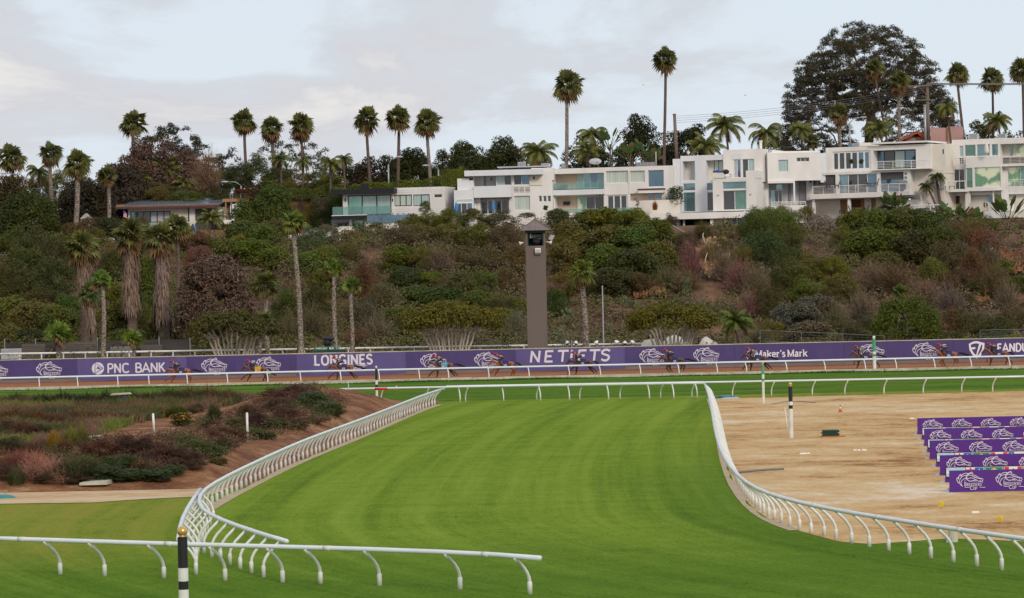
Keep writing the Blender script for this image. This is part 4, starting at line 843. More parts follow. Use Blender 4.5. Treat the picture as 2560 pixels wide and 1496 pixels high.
def flue(px, y0, y1, Y, lab, r=.16, m='galv'):
    a = AT(px, y1, Y); b = AT(px, y0, Y); t = thing('flue_pipe', lab, 'flue', (a.x, Y, a.z-1)); MB().tube([(a.x, Y, a.z-1), (a.x, Y, b.z)], r, 10).build('flue_tube', M[m], t, smooth=True); MB().tube([(a.x, Y, b.z), (a.x, Y, b.z+.15)], r*1.4, 10).build('flue_cap', M[m], t)
flue(2314, 265, 360, 412, 'shiny steel flue beside the cross-arm pole'); flue(1640, 383, 400, 402, 'thin grey vent pipe on the flat white roof', .07, 'lgrey'); flue(1902, 355, 373, 402, 'short pale vent pipe on the tallest roof of the stepped white house', .18, 'white')
# two gulls
for x, y in ((1608, 212), (1863, 238)):
    c = AT(x, y, 500); t = thing('bird', 'tiny bird in the sky ' + ('between the two tallest palms' if x < 1700 else 'left of the giant pine'), 'bird', tuple(c))
    mb = MB().ball(c, .1, 8, 5, (2.2, 1, 1)); mb.add([c+Vector((-.05, 0, .02)), c+Vector((.12, 0, .02)), c+Vector((-.1, 0, .42)), c+Vector((.0, .1, .03)), c+Vector((.2, .1, .3))], [(0, 1, 2), (3, 1, 4)]); mb.build('bird_body', M['white'], t)
# ------------------------------------------------------------------ horses and riders
def skin(name, nodes, edges, sub=1):
    """nodes: list of (x,y,z,r); one continuous skinned surface, root = node 0"""
    me = bpy.data.meshes.new(name+'_sk'); me.from_pydata([n[:3] for n in nodes], edges, []); me.update()
    o = bpy.data.objects.new(name+'_sk', me); C.objects.link(o)
    m = o.modifiers.new('s', 'SKIN'); m.use_smooth_shade = True; m.branch_smoothing = .6
    for i, n in enumerate(nodes):
        s = me.skin_vertices[0].data[i]; r = n[3]; s.radius = (r, r) if not hasattr(r, '__len__') else r; s.use_root = (i == 0)
    if sub: u = o.modifiers.new('u', 'SUBSURF'); u.levels = sub; u.render_levels = sub
    dg = bpy.context.evaluated_depsgraph_get(); dg.update(); ev = o.evaluated_get(dg)
    out = bpy.data.meshes.new_from_object(ev); out.name = name; bpy.data.objects.remove(o); bpy.data.meshes.remove(me)
    out.polygons.foreach_set('use_smooth', [True]*len(out.polygons))
    return out
def chainmesh(chains):
    nodes = []; edges = []; idx = {}
    for ch in chains:
        prev = None
        for n in ch:
            key = n if isinstance(n, str) else None
            if key is None:
                nodes.append(n if len(n) == 4 else n[1:]); i = len(nodes)-1
                if len(n) == 5: idx[n[0]] = i
            else: i = idx[key]
            if prev is not None: edges.append((prev, i))
            prev = i
    return nodes, edges
# leg poses: front near, front far, hind near, hind far as joint (x, z) lists
POSES = {
 'reach': (dict(f1=[(-.78, .82), (-1.08, .62), (-1.32, .34), (-1.42, .22)], f2=[(-.60, .72), (-.72, .48), (-.86, .22), (-.93, .1)], h1=[(.50, .92), (.68, .58), (.50, .22), (.46, .07)], h2=[(.56, .90), (.80, .60), (.72, .26), (.66, .10)]), 0.),
 'drive': (dict(f1=[(-.80, .80), (-1.06, .54), (-1.26, .26), (-1.36, .16)], f2=[(-.52, .70), (-.54, .42), (-.60, .16), (-.64, .05)], h1=[(.62, .88), (.88, .60), (1.10, .30), (1.18, .16)], h2=[(.48, .86), (.66, .52), (.86, .26), (.96, .12)]), 0.),
 'gather': (dict(f1=[(-.60, .76), (-.74, .46), (-.52, .18), (-.44, .08)], f2=[(-.45, .72), (-.42, .44), (-.28, .18), (-.20, .08)], h1=[(.44, .90), (.60, .58), (.36, .30), (.26, .16)], h2=[(.60, .92), (.86, .66), (.74, .32), (.68, .18)]), 0.),
 'lift': (dict(f1=[(-.78, .84), (-1.0, .76), (-.98, .48), (-1.02, .36)], f2=[(-.56, .72), (-.62, .42), (-.70, .16), (-.76, .05)], h1=[(.56, .90), (.76, .58), (.60, .24), (.54, .10)], h2=[(.64, .86), (.98, .56), (1.16, .26), (1.22, .12)]), 0.),
}
def horse_mesh(pose, head):
    P = POSES[pose][0]; hx, hz = head
    trunk = [('loin', .22, 0, 1.24, (.29, .26)), ('croup', .56, 0, 1.28, (.29, .25)), (.80, 0, 1.22, (.20, .17))]
    front = ['loin', ('barrel', -.12, 0, 1.18, (.31, .27)), ('chest', -.46, 0, 1.20, (.31, .24)), ('nb', -.70, 0, 1.30, (.22, .16)), (-.70+(hx+.70)*.5, 0, 1.30+(hz-1.30)*.58, (.165, .105)), ('poll', hx, 0, hz, (.13, .085)), (hx-.13, 0, hz-.16, (.125, .08)), (hx-.30, 0, hz-.38, (.082, .06)), (hx-.37, 0, hz-.50, (.066, .052))]
    ch = [trunk, front]
    for key, ya, top in (('f1', -.15, 'chest'), ('f2', .15, 'chest'), ('h1', -.15, 'croup'), ('h2', .15, 'croup')):
        J = P[key]; rr = [.130, .074, .050, .055] if key[0] == 'f' else [.175, .088, .052, .056]
        s0 = (-.54, ya, 1.0, (.17, .11)) if key[0] == 'f' else (.60, ya, 1.10, (.22, .14))
        nd = [top, s0]+[(x, ya, z, r) for (x, z), r in zip(J, rr)]
        ch.append(nd)
    # ears
    ch.append(['poll', (hx+.02, -.06, hz+.12, .035), (hx-.02, -.07, hz+.20, .014)]); ch.append(['poll', (hx+.02, .06, hz+.12, .035), (hx-.02, .07, hz+.20, .014)])
    return skin('horse_body', *chainmesh(ch), sub=1)
HEADS = {'low': (-1.16, 1.42), 'mid': (-1.10, 1.56), 'high': (-1.08, 1.68)}
_hm = {}
def coat(name, col, legs=(.02, .012, .01)):
    m, nt, b = principled(name); b.inputs['Roughness'].default_value = .42; b.inputs['Specular IOR Level'].default_value = .4
    tcn = N(nt, 'ShaderNodeTexCoord'); s = N(nt, 'ShaderNodeSeparateXYZ'); nt.links.new(tcn.outputs['Object'], s.inputs[0])
    mr = N(nt, 'ShaderNodeMapRange'); mr.inputs[1].default_value = .35; mr.inputs[2].default_value = .75; nt.links.new(s.outputs[2], mr.inputs[0])
    n = N(nt, 'ShaderNodeTexNoise'); n.inputs['Scale'].default_value = 2.2; nt.links.new(tcn.outputs['Object'], n.inputs['Vector'])
    r = N(nt, 'ShaderNodeValToRGB'); r.color_ramp.elements[0].color = (*[c*.75 for c in col], 1); r.color_ramp.elements[1].color = (*[c*1.25 for c in col], 1); r.color_ramp.elements[0].position = .35; r.color_ramp.elements[1].position = .65; nt.links.new(n.outputs[0], r.inputs[0])
    mx = N(nt, 'ShaderNodeMix', data_type='RGBA'); mx.inputs[6].default_value = (*legs, 1); nt.links.new(mr.outputs[0], mx.inputs[0]); nt.links.new(r.outputs[0], mx.inputs[7]); nt.links.new(mx.outputs[2], b.inputs['Base Color'])
    return m
COAT = {'bay': coat('bay_coat', (.19, .062, .026)), 'chestnut': coat('chestnut_coat', (.27, .085, .03), (.13, .045, .02)), 'darkbay': coat('dark_bay_coat', (.075, .03, .02)), 'brown': coat('brown_coat', (.13, .052, .028))}
M['mane'] = mat('black_hair', (.018, .012, .011), .8, var=.3); M['sockw'] = mat('white_wrap', (.68, .64, .60), .8); M['skin'] = mat('skin', (.52, .27, .18), .55, var=.05); M['leather'] = mat('dark_leather', (.03, .018, .014), .5)
M['jk_black'] = mat('black_jacket', (.022, .022, .03), .8); M['jk_navy'] = mat('navy_jacket', (.02, .035, .09), .8); M['jk_green'] = mat('dark_green_jacket', (.02, .05, .045), .8); M['pants'] = mat('dark_breeches', (.025, .028, .045), .8); M['greyp'] = mat('grey_breeches', (.12, .13, .16), .8); M['redcap'] = mat('red_cap', (.34, .02, .03), .6); M['vestr'] = mat('dark_red_sleeve', (.30, .02, .03), .8)
M['cl_navy'] = mat('navy_saddle_cloth', (.03, .028, .10), .7); M['cl_pink'] = mat('pink_trim', (.62, .07, .16), .7); M['cl_yel'] = mat('yellow_saddle_cloth', (.50, .27, .03), .7); M['cl_lb'] = mat('light_blue_saddle_cloth', (.12, .29, .37), .7); M['cl_dg'] = mat('dark_teal_saddle_cloth', (.03, .12, .13), .7); M['cl_lime'] = mat('lime_trim', (.30, .50, .14), .7); M['cl_w'] = mat('white_trim', (.62, .62, .68), .7)
def tube_me(name, parts, m):
    mb = MB()
    for p, r, s in parts: mb.tube(p, r, s)
    me = mb.mesh(name, smooth=True); me.materials.append(m); return me
def tail_me(shape):
    pts = {'out': [(.86, 0, 1.28), (1.02, 0, 1.27), (1.22, 0, 1.12), (1.42, 0, .92), (1.62, 0, .85)], 'level': [(.86, 0, 1.28), (1.05, 0, 1.30), (1.30, 0, 1.24), (1.55, 0, 1.14), (1.75, 0, 1.02)], 'down': [(.86, 0, 1.27), (.98, 0, 1.22), (1.12, 0, 1.02), (1.26, 0, .78), (1.46, 0, .62)]}[shape]
    mb = MB(); mb.tube(pts, [.05, .08, .10, .085, .02], 8)
    for k in range(10):
        o = Vector((random.uniform(-.02, .12), random.uniform(-.06, .06), random.uniform(-.10, .04))); mb.tube([Vector(pts[2])+o*.5, Vector(pts[3])+o, Vector(pts[4])+o*1.6], [.03, .025, .004], 4)
    return mb
def place_horse(i, px, pose, head, ct, tail, jacket, pants, cloth, trim, num, lab_h, lab_r, arms='long', cap=True, Y=271.2, socks=False, dz=0, hs=1.0, chest=None):
    # px: photograph column of the saddle cloth
    x = AT(px, 900, Y).x-.10
    t = thing('horse', lab_h, 'horse', (x, Y, 0), 'horses galloping along the dirt track'); s = hs; t.scale = (1, 1, .89)
    key = (pose, head)
    if key not in _hm: _hm[key] = horse_mesh(pose, HEADS[head])
    hx, hz = HEADS[head]
    me = _hm[key]
    ob = bpy.data.objects.new('body', me.copy()); C.objects.link(ob); ob.parent = t; ob.data.materials.clear(); ob.data.materials.append(COAT[ct])
    def add(name, mb, m, par=t, smooth=True):
        o = bpy.data.objects.new(name, mb.mesh(name, smooth=smooth)); C.objects.link(o); o.parent = par; o.data.materials.append(m); return o
    add('tail', tail_me(tail), M['mane'])
    mb = MB(); nb = Vector((-.52, 0, 1.50)); pl = Vector((hx+.03, 0, hz+.12)); P = [nb+(pl-nb)*(k/6)+Vector((0, 0, .05*math.sin(math.pi*k/6))) for k in range(7)]
    mb.tube(P, [.03, .055, .06, .06, .055, .05, .03], 6); add('mane', mb, M['mane'])
    # saddle, cloth with number, bridle, reins
    sc = MB(); n = 9
    for k in range(n): pass
    V = []; a0, a1 = R(-62), R(62); X0, X1 = -.20, .30
    for xx in (X0, (X0+X1)/2, X1):
        for k in range(n+1):
            a = R(-80)+R(160)*k/n; V.append((xx, .30*math.sin(a), 1.20+.33*math.cos(a)))
        V[-n-1:] = [(q[0], -.335 if j == 0 else (.335 if j == n else q[1]), q[2]) for j, q in enumerate(V[-n-1:])]
    # hanging skirts each side
    F = [(r_*(n+1)+k, r_*(n+1)+k+1, (r_+1)*(n+1)+k+1, (r_+1)*(n+1)+k) for r_ in range(2) for k in range(n)]
    sc.add(V, F)
    for sg in (-1, 1): sc.add([(X0, sg*.335, 1.26), (X1, sg*.335, 1.26), (X1, sg*.345, .93), (X0, sg*.345, .93)], [(0, 1, 2, 3)])
    cl = add('saddle_cloth', sc, M[cloth], smooth=False)
    tr = MB()
    for sg in (-1, 1): tr.add([(X0-.004, sg*.347, .99), (X1+.004, sg*.347, .99), (X1+.004, sg*.35, .92), (X0-.004, sg*.35, .92)], [(0, 1, 2, 3)])
    add('cloth_trim', tr, M[trim], cl, False)
    ink = Ink((X0, -.36, 0), (1, 0, 0), (0, -1, 0)); ink.text(num, .04, 1.03, .17, .16, False, 1.0, 0, .95); add('number', ink.mb, M['mark'], cl, False)
    sd_ = MB().ball((-.02, 0, 1.50), .16, 10, 6, (1.3, 1.1, .35)); add('saddle', sd_, M['leather'])
    br = MB(); hd = Vector((hx, 0, hz))
    for (dx, dz_, r) in ((-.27, -.33, .092), (-.07, -.07, .135)):
        c = hd+Vector((dx, 0, dz_)); ring = [c+Vector((r*.9*math.cos(a)*.6, r*.95*math.sin(a), -r*.9*math.cos(a)*-.8)) for a in np.linspace(0, 2*math.pi, 13)]; br.tube(ring, .010, 4)
    for sg in (-1, 1): br.tube([hd+Vector((-.31, sg*.07, -.40)), hd+Vector((-.1, sg*.10, -.16)), hd+Vector((0, sg*.09, .06))], .010, 4)
    add('bridle', br, M['leather'])
    rn = MB(); hand = Vector((-.72, 0, 1.58))
    for sg in (-1, 1): rn.tube([hd+Vector((-.33, sg*.07, -.43)), (hd+Vector((-.33, sg*.07, -.43)))*.5+(hand+Vector((0, sg*.07, 0)))*.5+Vector((0, 0, -.05)), hand+Vector((0, sg*.07, 0))], .009, 4)
    add('reins', rn, M['leather'])
    if socks:
        for kx in ('h1', 'h2'):
            J = POSES[pose][0][kx]; ya = -.15 if kx == 'h1' else .15; mb = MB().tube([(J[2][0]+.02, ya, J[2][1]+.04), (J[3][0], ya, J[3][1])], [.045, .05], 8); add('white_sock', mb, M['sockw'])
    # ---- rider
    r = thing('person', lab_r, 'person', (x, Y, 0), 'riders in red caps'); r.scale = (1, 1, .89)
    k = dz
    hip = (-.10, 0, 1.86+k); mid = (-.30, 0, 1.93+k); sh = (-.55, 0, 1.98+k); neck = (-.68, 0, 2.03+k); hdn = (-.80, 0, 2.11+k)
    legs = {}; chains = [[('hip', *hip, (.15, .13)), (*mid, (.125, .14)), ('sh', *sh, (.13, .16)), (*neck, .065), (*hdn, (.095, .085)), (hdn[0]-.05, 0, hdn[2]-.05, (.07, .065))]]
    for sg in (-1, 1):
        chains.append(['hip', (-.14, sg*.14, 1.80+k, .105), ('kn%d' % sg, -.55, sg*.27, 1.56, .072), (-.40, sg*.33, 1.30, .058), (-.30, sg*.35, 1.10, .042), (-.42, sg*.36, 1.06, .038), (-.48, sg*.36, 1.055, .026)])
        hx_, hz_ = (-.74, 1.60) if arms == 'long' else (-.70, 1.64)
        chains.append(['sh', (-.56, sg*.19, 1.93+k, .068), (-.53, sg*.24, 1.74+k*.6, .05), (hx_+.05, sg*.12, hz_+.03, .036), (hx_, sg*.09, hz_, .042), (hx_-.05, sg*.08, hz_-.03, .030)])
    kk = ('rider', k, arms)
    if kk not in _hm: _hm[kk] = skin('rider_body', *chainmesh(chains), sub=1)
    bo = bpy.data.objects.new('body', _hm[kk].copy()); C.objects.link(bo); bo.parent = r; bo.data.materials.clear(); bo.data.materials.append(M['skin'])
    def clothes(nm, chs, m):
        kq = (nm, k, arms)
        if kq not in _hm: _hm[kq] = skin(nm, *chainmesh(chs), sub=1)
        o = bpy.data.objects.new(nm, _hm[kq].copy()); C.objects.link(o); o.parent = r; o.data.materials.clear(); o.data.materials.append(m)
    g = .018
    jc = [[('m', mid[0], 0, mid[2], (.125+g, .14+g)), ('sh', *sh, (.13+g, .16+g)), (neck[0]+.05, 0, neck[2]-.01, .075)], ['m', (hip[0]-.04, 0, hip[2]+.02, (.14+g, .135+g))]]
    for sg in (-1, 1):
        c_ = ['sh', (-.56, sg*.19, 1.93+k, .068+g), (-.53, sg*.24, 1.74+k*.6, .05+g)]
        if arms == 'long': c_.append((-.67, sg*.13, 1.65, .036+g))
        jc.append(c_)
    clothes('jacket' if arms == 'long' else 'short_sleeved_top', jc, M[jacket])
    pc = [[('hip', *hip, (.155, .135+g)), (hip[0]-.06, 0, hip[2]+.01, (.13, .13))]]
    for sg in (-1, 1): pc.append(['hip', (-.14, sg*.14, 1.80+k, .105+g), (-.55, sg*.27, 1.56, .072+g), (-.44, sg*.32, 1.36, .058+g)])
    clothes('breeches', pc, M[pants])
    for sg in (-1, 1):
        mb = MB().tube([(-.45, sg*.325, 1.38), (-.36, sg*.34, 1.22), (-.29, sg*.355, 1.10), (-.36, sg*.36, 1.05), (-.50, sg*.365, 1.05)], [.074, .066, .055, .05, .03], 8); add('boot', mb, M['leather'], r)
    H0 = Vector(hdn)+Vector((-.0, 0, .035)); mb = MB().ball(H0, .135, 14, 8, (1.1, .95, .92)); mb.tube([H0+Vector((-.10, 0, -.03)), H0+Vector((-.21, 0, -.075))], [.09, .05], 8); add('helmet', mb, M['redcap'], r)
    mb = MB()
    for q in range(4): mb.ball((hx_+.01-.012*q, -.075+.004*q, hz_-.02+.018*(q-1.5)), .02, 6, 4, (1.6, 1, 1)); mb.ball((hx_+.01-.012*q, .075, hz_-.02+.018*(q-1.5)), .02, 6, 4, (1.6, 1, 1))
    add('fingers', mb, M['skin'], r)
    if chest: add('shoulder_patch', MB().ball((mid[0]-.05, -.02, mid[2]+.13), .13, 8, 5, (1.6, .9, .35)), M[chest], r)
HS = [
 (456, 'reach', 'low', 'chestnut', 'level', 'jk_black', 'pants', 'cl_navy', 'cl_dg', '210', 'horse in front of the white disc banner', 'long', 0, False, None),
 (646, 'reach', 'mid', 'brown', 'down', 'jk_navy', 'pants', 'cl_yel', 'cl_w', '84', 'horse with a yellow saddle cloth', 'long', -.07, False, 'cl_w'),
 (862, 'drive', 'low', 'bay', 'level', 'jk_black', 'pants', 'cl_navy', 'cl_lime', '452', 'horse with a lime-trimmed cloth in front of the winged-mark banner', 'long', .02, False, None),
 (1112, 'drive', 'mid', 'brown', 'level', 'jk_black', 'jk_black', 'cl_lb', 'cl_lb', '68', 'horse with a light blue saddle cloth', 'short', .05, False, None),
 (1266, 'reach', 'mid', 'chestnut', 'out', 'jk_black', 'pants', 'cl_navy', 'cl_navy', '340', 'chestnut horse just left of the tower foot', 'short', .04, False, None),
 (1460, 'drive', 'low', 'darkbay', 'out', 'jk_black', 'pants', 'cl_navy', 'cl_w', '321', 'dark horse in front of the slanted-capitals banner', 'long', .04, False, None),
 (1690, 'gather', 'mid', 'darkbay', 'level', 'jk_black', 'jk_black', 'cl_navy', 'cl_navy', '319', 'dark horse under the pale tent tops', 'long', .08, False, None),
 (1897, 'drive', 'high', 'darkbay', 'level', 'jk_black', 'greyp', 'cl_navy', 'cl_navy', '416', 'very dark horse in front of the ringed star mark', 'long', .05, False, None),
 (2167, 'lift', 'high', 'brown', 'level', 'jk_green', 'greyp', 'cl_navy', 'cl_pink', '958', 'horse partly behind the big green and white pole', 'long', .0, False, None),
 (2374, 'gather', 'high', 'chestnut', 'level', 'jk_navy', 'pants', 'cl_navy', 'cl_pink', '950', 'reddish horse with white hind socks', 'short', .06, True, 'cl_w'),
 (2499, 'lift', 'high', 'bay', 'out', 'jk_navy', 'pants', 'cl_navy', 'cl_pink', '495', 'rightmost horse, in front of the shield mark banner', 'long', .02, False, 'vestr')]
RL = ['rider in a black jacket bent low, leftmost of all', 'rider crouching in a navy jacket with a pale back on the yellow-clothed horse', 'rider in black in front of the winged-mark banner', 'rider in a short-sleeved black top on the horse with the light blue cloth', 'rider in a short-sleeved black top just left of the tower foot', 'rider in black in front of the slanted white capitals', 'rider in black standing high under the pale tent tops', 'rider in black with grey breeches in front of the ringed star', 'rider in a dark green jacket left of the big green and white pole', 'rider in a short-sleeved navy top with a white back patch', 'rightmost rider, in navy with dark red on the shoulder']
for i, h in enumerate(HS):
    place_horse(i, h[0], h[1], h[2], h[3], h[4], h[5], h[6], h[7], h[8], h[9], h[10], RL[i], arms=h[11], dz=h[12], socks=h[13], chest=h[14])
# ------------------------------------------------------------------ houses
class House:
    """facade frames: rectangles are read off enlarged crops of the photograph (ox, oy, k) and laid on an upright plane
    through the house's own position and heading, in metres; d = metres in front of (+) or behind (-) that plane"""
    def __init__(s, name, label, crop, xref, yref, Y, yaw, cat='house'):
        s.crop(*crop); s.P0 = AT(*s.px(xref, yref), Y); s.P0.z = 0; s.yaw(yaw)
        s.t = thing(name, label, cat, tuple(s.P0))
    def crop(s, ox, oy, k): s.c = (ox, oy, k)
    def px(s, x, y): return (s.c[0]+x/s.c[2], s.c[1]+y/s.c[2])
    def yaw(s, a): a = R(a); s.r = Vector((math.cos(a), -math.sin(a), 0)); s.n = Vector((-math.sin(a), -math.cos(a), 0))
    def frame(s, xref, Y, yaw): s.P0 = AT(*s.px(xref, 300), Y); s.P0.z = 0; s.yaw(yaw)
    def uz(s, x, y, d=0):
        v = ray(*s.px(x, y)); P = s.P0+s.n*d; h = CP+v*((P-CP).dot(s.n)/v.dot(s.n)); return ((h-s.P0).dot(s.r), h.z)
    def W(s, u, z, d): q = s.P0+s.r*u+s.n*d; return (q.x, q.y, z)
    def rect(s, x0, y0, x1, y1, d=0):
        xc, yc = (x0+x1)/2, (y0+y1)/2; return s.uz(x0, yc, d)[0], s.uz(x1, yc, d)[0], s.uz(xc, y1, d)[1], s.uz(xc, y0, d)[1]
    def B(s, mb, u0, u1, z0, z1, d0, d1): return mb.hexa([s.W(u0, z0, d0), s.W(u1, z0, d0), s.W(u1, z0, d1), s.W(u0, z0, d1), s.W(u0, z1, d0), s.W(u1, z1, d0), s.W(u1, z1, d1), s.W(u0, z1, d1)])
    def box(s, name, x0, y0, x1, y1, d, depth, m, par=None, down=0.):
        u0, u1, z0, z1 = s.rect(x0, y0, x1, y1, d); mb = MB(); s.B(mb, u0, u1, z0-down*2, z1, d, d-depth); return mb.build(name, M[m] if isinstance(m, str) else m, par or s.t)
    def wall(s, x0, y0, x1, y1, d, depth, m, holes=(), thick=.35, down=0., name='wall', back=True):
        u0, u1, z0, z1 = s.rect(x0, y0, x1, y1, d); z0 -= down*2
        hs = []
        for h in holes:
            a = s.rect(*h[:4], d); hs.append((max(a[0], u0+.01), min(a[1], u1-.01), max(a[2], z0+.01), min(a[3], z1-.01)))
        us = sorted({u0, u1, *[h[0] for h in hs], *[h[1] for h in hs]}); zs = sorted({z0, z1, *[h[2] for h in hs], *[h[3] for h in hs]})
        mb = MB()
        for a, b in zip(us[:-1], us[1:]):
            for c, e in zip(zs[:-1], zs[1:]):
                cu, cz = (a+b)/2, (c+e)/2
                if b-a < 1e-4 or e-c < 1e-4 or any(h[0] < cu < h[1] and h[2] < cz < h[3] for h in hs): continue
                mb.add([s.W(a, c, d), s.W(b, c, d), s.W(b, e, d), s.W(a, e, d)], [(0, 1, 2, 3)])
        for i, h in enumerate(hs):
            rec = holes[i][4] if len(holes[i]) > 4 else thick; a, b, c, e = h
            for q in ([(a, c), (b, c)], [(b, c), (b, e)], [(b, e), (a, e)], [(a, e), (a, c)]):
                (p0, q0), (p1, q1) = q; mb.add([s.W(p0, q0, d), s.W(p1, q1, d), s.W(p1, q1, d-rec), s.W(p0, q0, d-rec)], [(0, 1, 2, 3)])
        D = d-depth
        mb.add([s.W(u0, z0, d), s.W(u0, z0, D), s.W(u0, z1, D), s.W(u0, z1, d)], [(0, 1, 2, 3)]); mb.add([s.W(u1, z0, d), s.W(u1, z0, D), s.W(u1, z1, D), s.W(u1, z1, d)], [(3, 2, 1, 0)])
        mb.add([s.W(u0, z1, d), s.W(u0, z1, D), s.W(u1, z1, D), s.W(u1, z1, d)], [(0, 1, 2, 3)]); mb.add([s.W(u0, z0, D), s.W(u1, z0, D), s.W(u1, z1, D), s.W(u0, z1, D)], [(0, 1, 2, 3)])
        mb.build(name, M[m], s.t)
        for i, h in enumerate(hs):      # backs of the openings
            spec = holes[i]; rec = spec[4] if len(spec) > 4 else thick; bm_ = spec[5] if len(spec) > 5 else 'gdark'
            q = MB().add([s.W(h[0]-.02, h[2]-.02, d-rec+.003), s.W(h[1]+.02, h[2]-.02, d-rec+.003), s.W(h[1]+.02, h[3]+.02, d-rec+.003), s.W(h[0]-.02, h[3]+.02, d-rec+.003)], [(0, 1, 2, 3)])
            q.build('recess_back', M[bm_], s.t)
    def win(s, x0, y0, x1, y1, n, pane, d=-.25, fr='whitefr', fw=.07, rows=1, panes=None, name='window'):
        u0, u1, z0, z1 = s.rect(x0, y0, x1, y1, d); mb = MB(); e = .05
        s.B(mb, u0, u1, z0, z0+fw, d, d-.08); s.B(mb, u0, u1, z1-fw, z1, d, d-.08); s.B(mb, u0, u0+fw, z0+fw, z1-fw, d, d-.08); s.B(mb, u1-fw, u1, z0+fw, z1-fw, d, d-.08)
        for k in range(1, n): u = u0+(u1-u0)*k/n; s.B(mb, u-fw/2, u+fw/2, z0+fw, z1-fw, d-.004, d-.084)
        for k in range(1, rows): z = z0+(z1-z0)*k/rows; s.B(mb, u0+fw, u1-fw, z-fw/2, z+fw/2, d-.008, d-.088)
        f = mb.build(name, M[fr], s.t); pl = panes or [pane]*n
        for k in range(n):
            a, b = u0+(u1-u0)*k/n, u0+(u1-u0)*(k+1)/n
            MB().add([s.W(a, z0, d-.045-.002*k), s.W(b, z0, d-.045-.002*k), s.W(b, z1, d-.045-.002*k), s.W(a, z1, d-.045-.002*k)], [(0, 1, 2, 3)]).build('pane', M[pl[k]], f)
        return f
    def rail(s, x0, y0, x1, y1, d, bars=5, posts=8, m='white', rr=.028, name='railing'):
        u0, u1, z0, z1 = s.rect(x0, y0, x1, y1, d); mb = MB()
        for k in range(bars): z = z1-(z1-z0)*k/bars; mb.tube([s.W(u0, z, d), s.W(u1, z, d)], rr*(1.5 if k == 0 else .75), 5)
        for k in range(posts+1): u = u0+(u1-u0)*k/posts; mb.tube([s.W(u, z0-.03, d), s.W(u, z1, d)], rr*1.3, 5)
        return mb.build(name, M[m], s.t)
    def grail(s, x0, y0, x1, y1, d, n=4, name='glass_railing', m='grail', base='darkfr'):
        u0, u1, z0, z1 = s.rect(x0, y0, x1, y1, d); mb = MB(); 
        for k in range(n): a = u0+(u1-u0)*k/n+.02; b = u0+(u1-u0)*(k+1)/n-.02; s.B(mb, a, b, z0, z1, d, d-.03)
        o = mb.build(name, M[m], s.t); s.B(mb2 := MB(), u0, u1, z0-.06, z0, d+.01, d-.05); mb2.build('rail_shoe', M[base], o); return o
    def col(s, x0, y0, x1, y1, d, m='white', down=0., name='column'):
        return s.box(name, x0, y0, x1, y1, d, max(.2, abs(s.rect(x0, y0, x1, y1, d)[1]-s.rect(x0, y0, x1, y1, d)[0])), m, down=down)
# --- low brown-roofed house, left
H = House('low_house', 'low house with a dark red roof edge and solar panels, leftmost on the bluff', (250, 440, 4.2), 650, 300, 412, 0)
H.wall(295, 338, 1290, 620, 0, 9, 'cream', [(318, 370, 742, 492)], down=3)
H.win(318, 370, 742, 492, 6, 'gdark', -.2, 'darkfr', .12, panes=['ggreen', 'gdark', 'gdark', 'lgrey', 'lgrey', 'lgrey'])
H.box('wall_panel', 938, 332, 986, 482, .02, .1, 'white'); H.box('dark_post', 924, 328, 938, 482, .05, .2, 'darkfr'); H.box('dark_opening', 1000, 345, 1240, 470, .012, .05, 'shade')
u0, u1, z0, z1 = H.rect(112, 318, 1245, 340, 1.4)
mb = MB(); H.B(mb, u0, u1, z0, z1, 1.4, 1.2); mb.build('fascia', M['redwood'], H.t)
zt2 = H.uz(700, 250, -5)[1]
mb = MB(); mb.hexa([H.W(u0, z1-.1, 1.2), H.W(u1, z1-.1, 1.2), H.W(u1+.8, zt2-.25, -6), H.W(u0+1.0, zt2-.25, -6), H.W(u0, z1, 1.35), H.W(u1, z1, 1.35), H.W(u1+.8, zt2-.1, -6), H.W(u0+1.0, zt2-.1, -6)])
rf = mb.build('roof', M['brownwall'], H.t); mb = MB()
ua, ub = H.uz(235, 300, .6)[0], H.uz(1275, 300, .6)[0]
n = 16
for k in range(n):
    for r2 in range(1):
        a = ua+(ub-ua)*k/n+.03; b = ua+(ub-ua)*(k+1)/n-.03; sh = .9; zb_ = z1+.14; zu = zt2+.12
        mb.hexa([H.W(a, zb_, .6), H.W(b, zb_, .6), H.W(b+sh, zu, -5.2), H.W(a+sh, zu, -5.2), H.W(a, zb_+.05, .6), H.W(b, zb_+.05, .6), H.W(b+sh, zu+.05, -5.2), H.W(a+sh, zu+.05, -5.2)])
mb.build('solar_panel_row', M['solar'], rf)
H.box('balcony_slab', 110, 592, 600, 604, 2.2, 2.2, 'white'); H.grail(118, 496, 590, 592, 2.15, 6); H.col(118, 600, 140, 640, 1.9, 'brownwall', 2)
H.box('terrace_wall', 1010, 478, 1300, 590, .5, .5, 'shade'); H.rail(1050, 575, 1300, 640, 1.2, 2, 30, 'wood', .035, 'wooden_railing')
H.box('pillar', 1300, 510, 1366, 700, 1.2, 1, 'tan', down=1); H.box('wall_lamp', 1322, 558, 1336, 596, 1.26, .06, 'darkfr'); H.box('doorway', 1385, 512, 1500, 690, .6, .4, 'gdark'); H.box('door_post', 1380, 510, 1392, 700, 1.1, .15, 'cream')
H.box('wood_wall', 1500, 500, 1720, 600, .3, .4, 'brownwall', down=1); H.box('small_window', 1588, 503, 1635, 525, .34, .05, 'lgrey')
u0, u1, z0, z1 = H.rect(1195, 470, 1482, 498, 2.); mb = MB(); mb.hexa([H.W(u0, z0, 2.2), H.W(u1, z0, 2.2), H.W(u1, z0+.1, 1.2), H.W(u0, z0+.1, 1.2), H.W(u0, z0+.25, 2.2), H.W(u1, z0+.25, 2.2), H.W(u1, z1+.1, 1.2), H.W(u0, z1+.1, 1.2)])
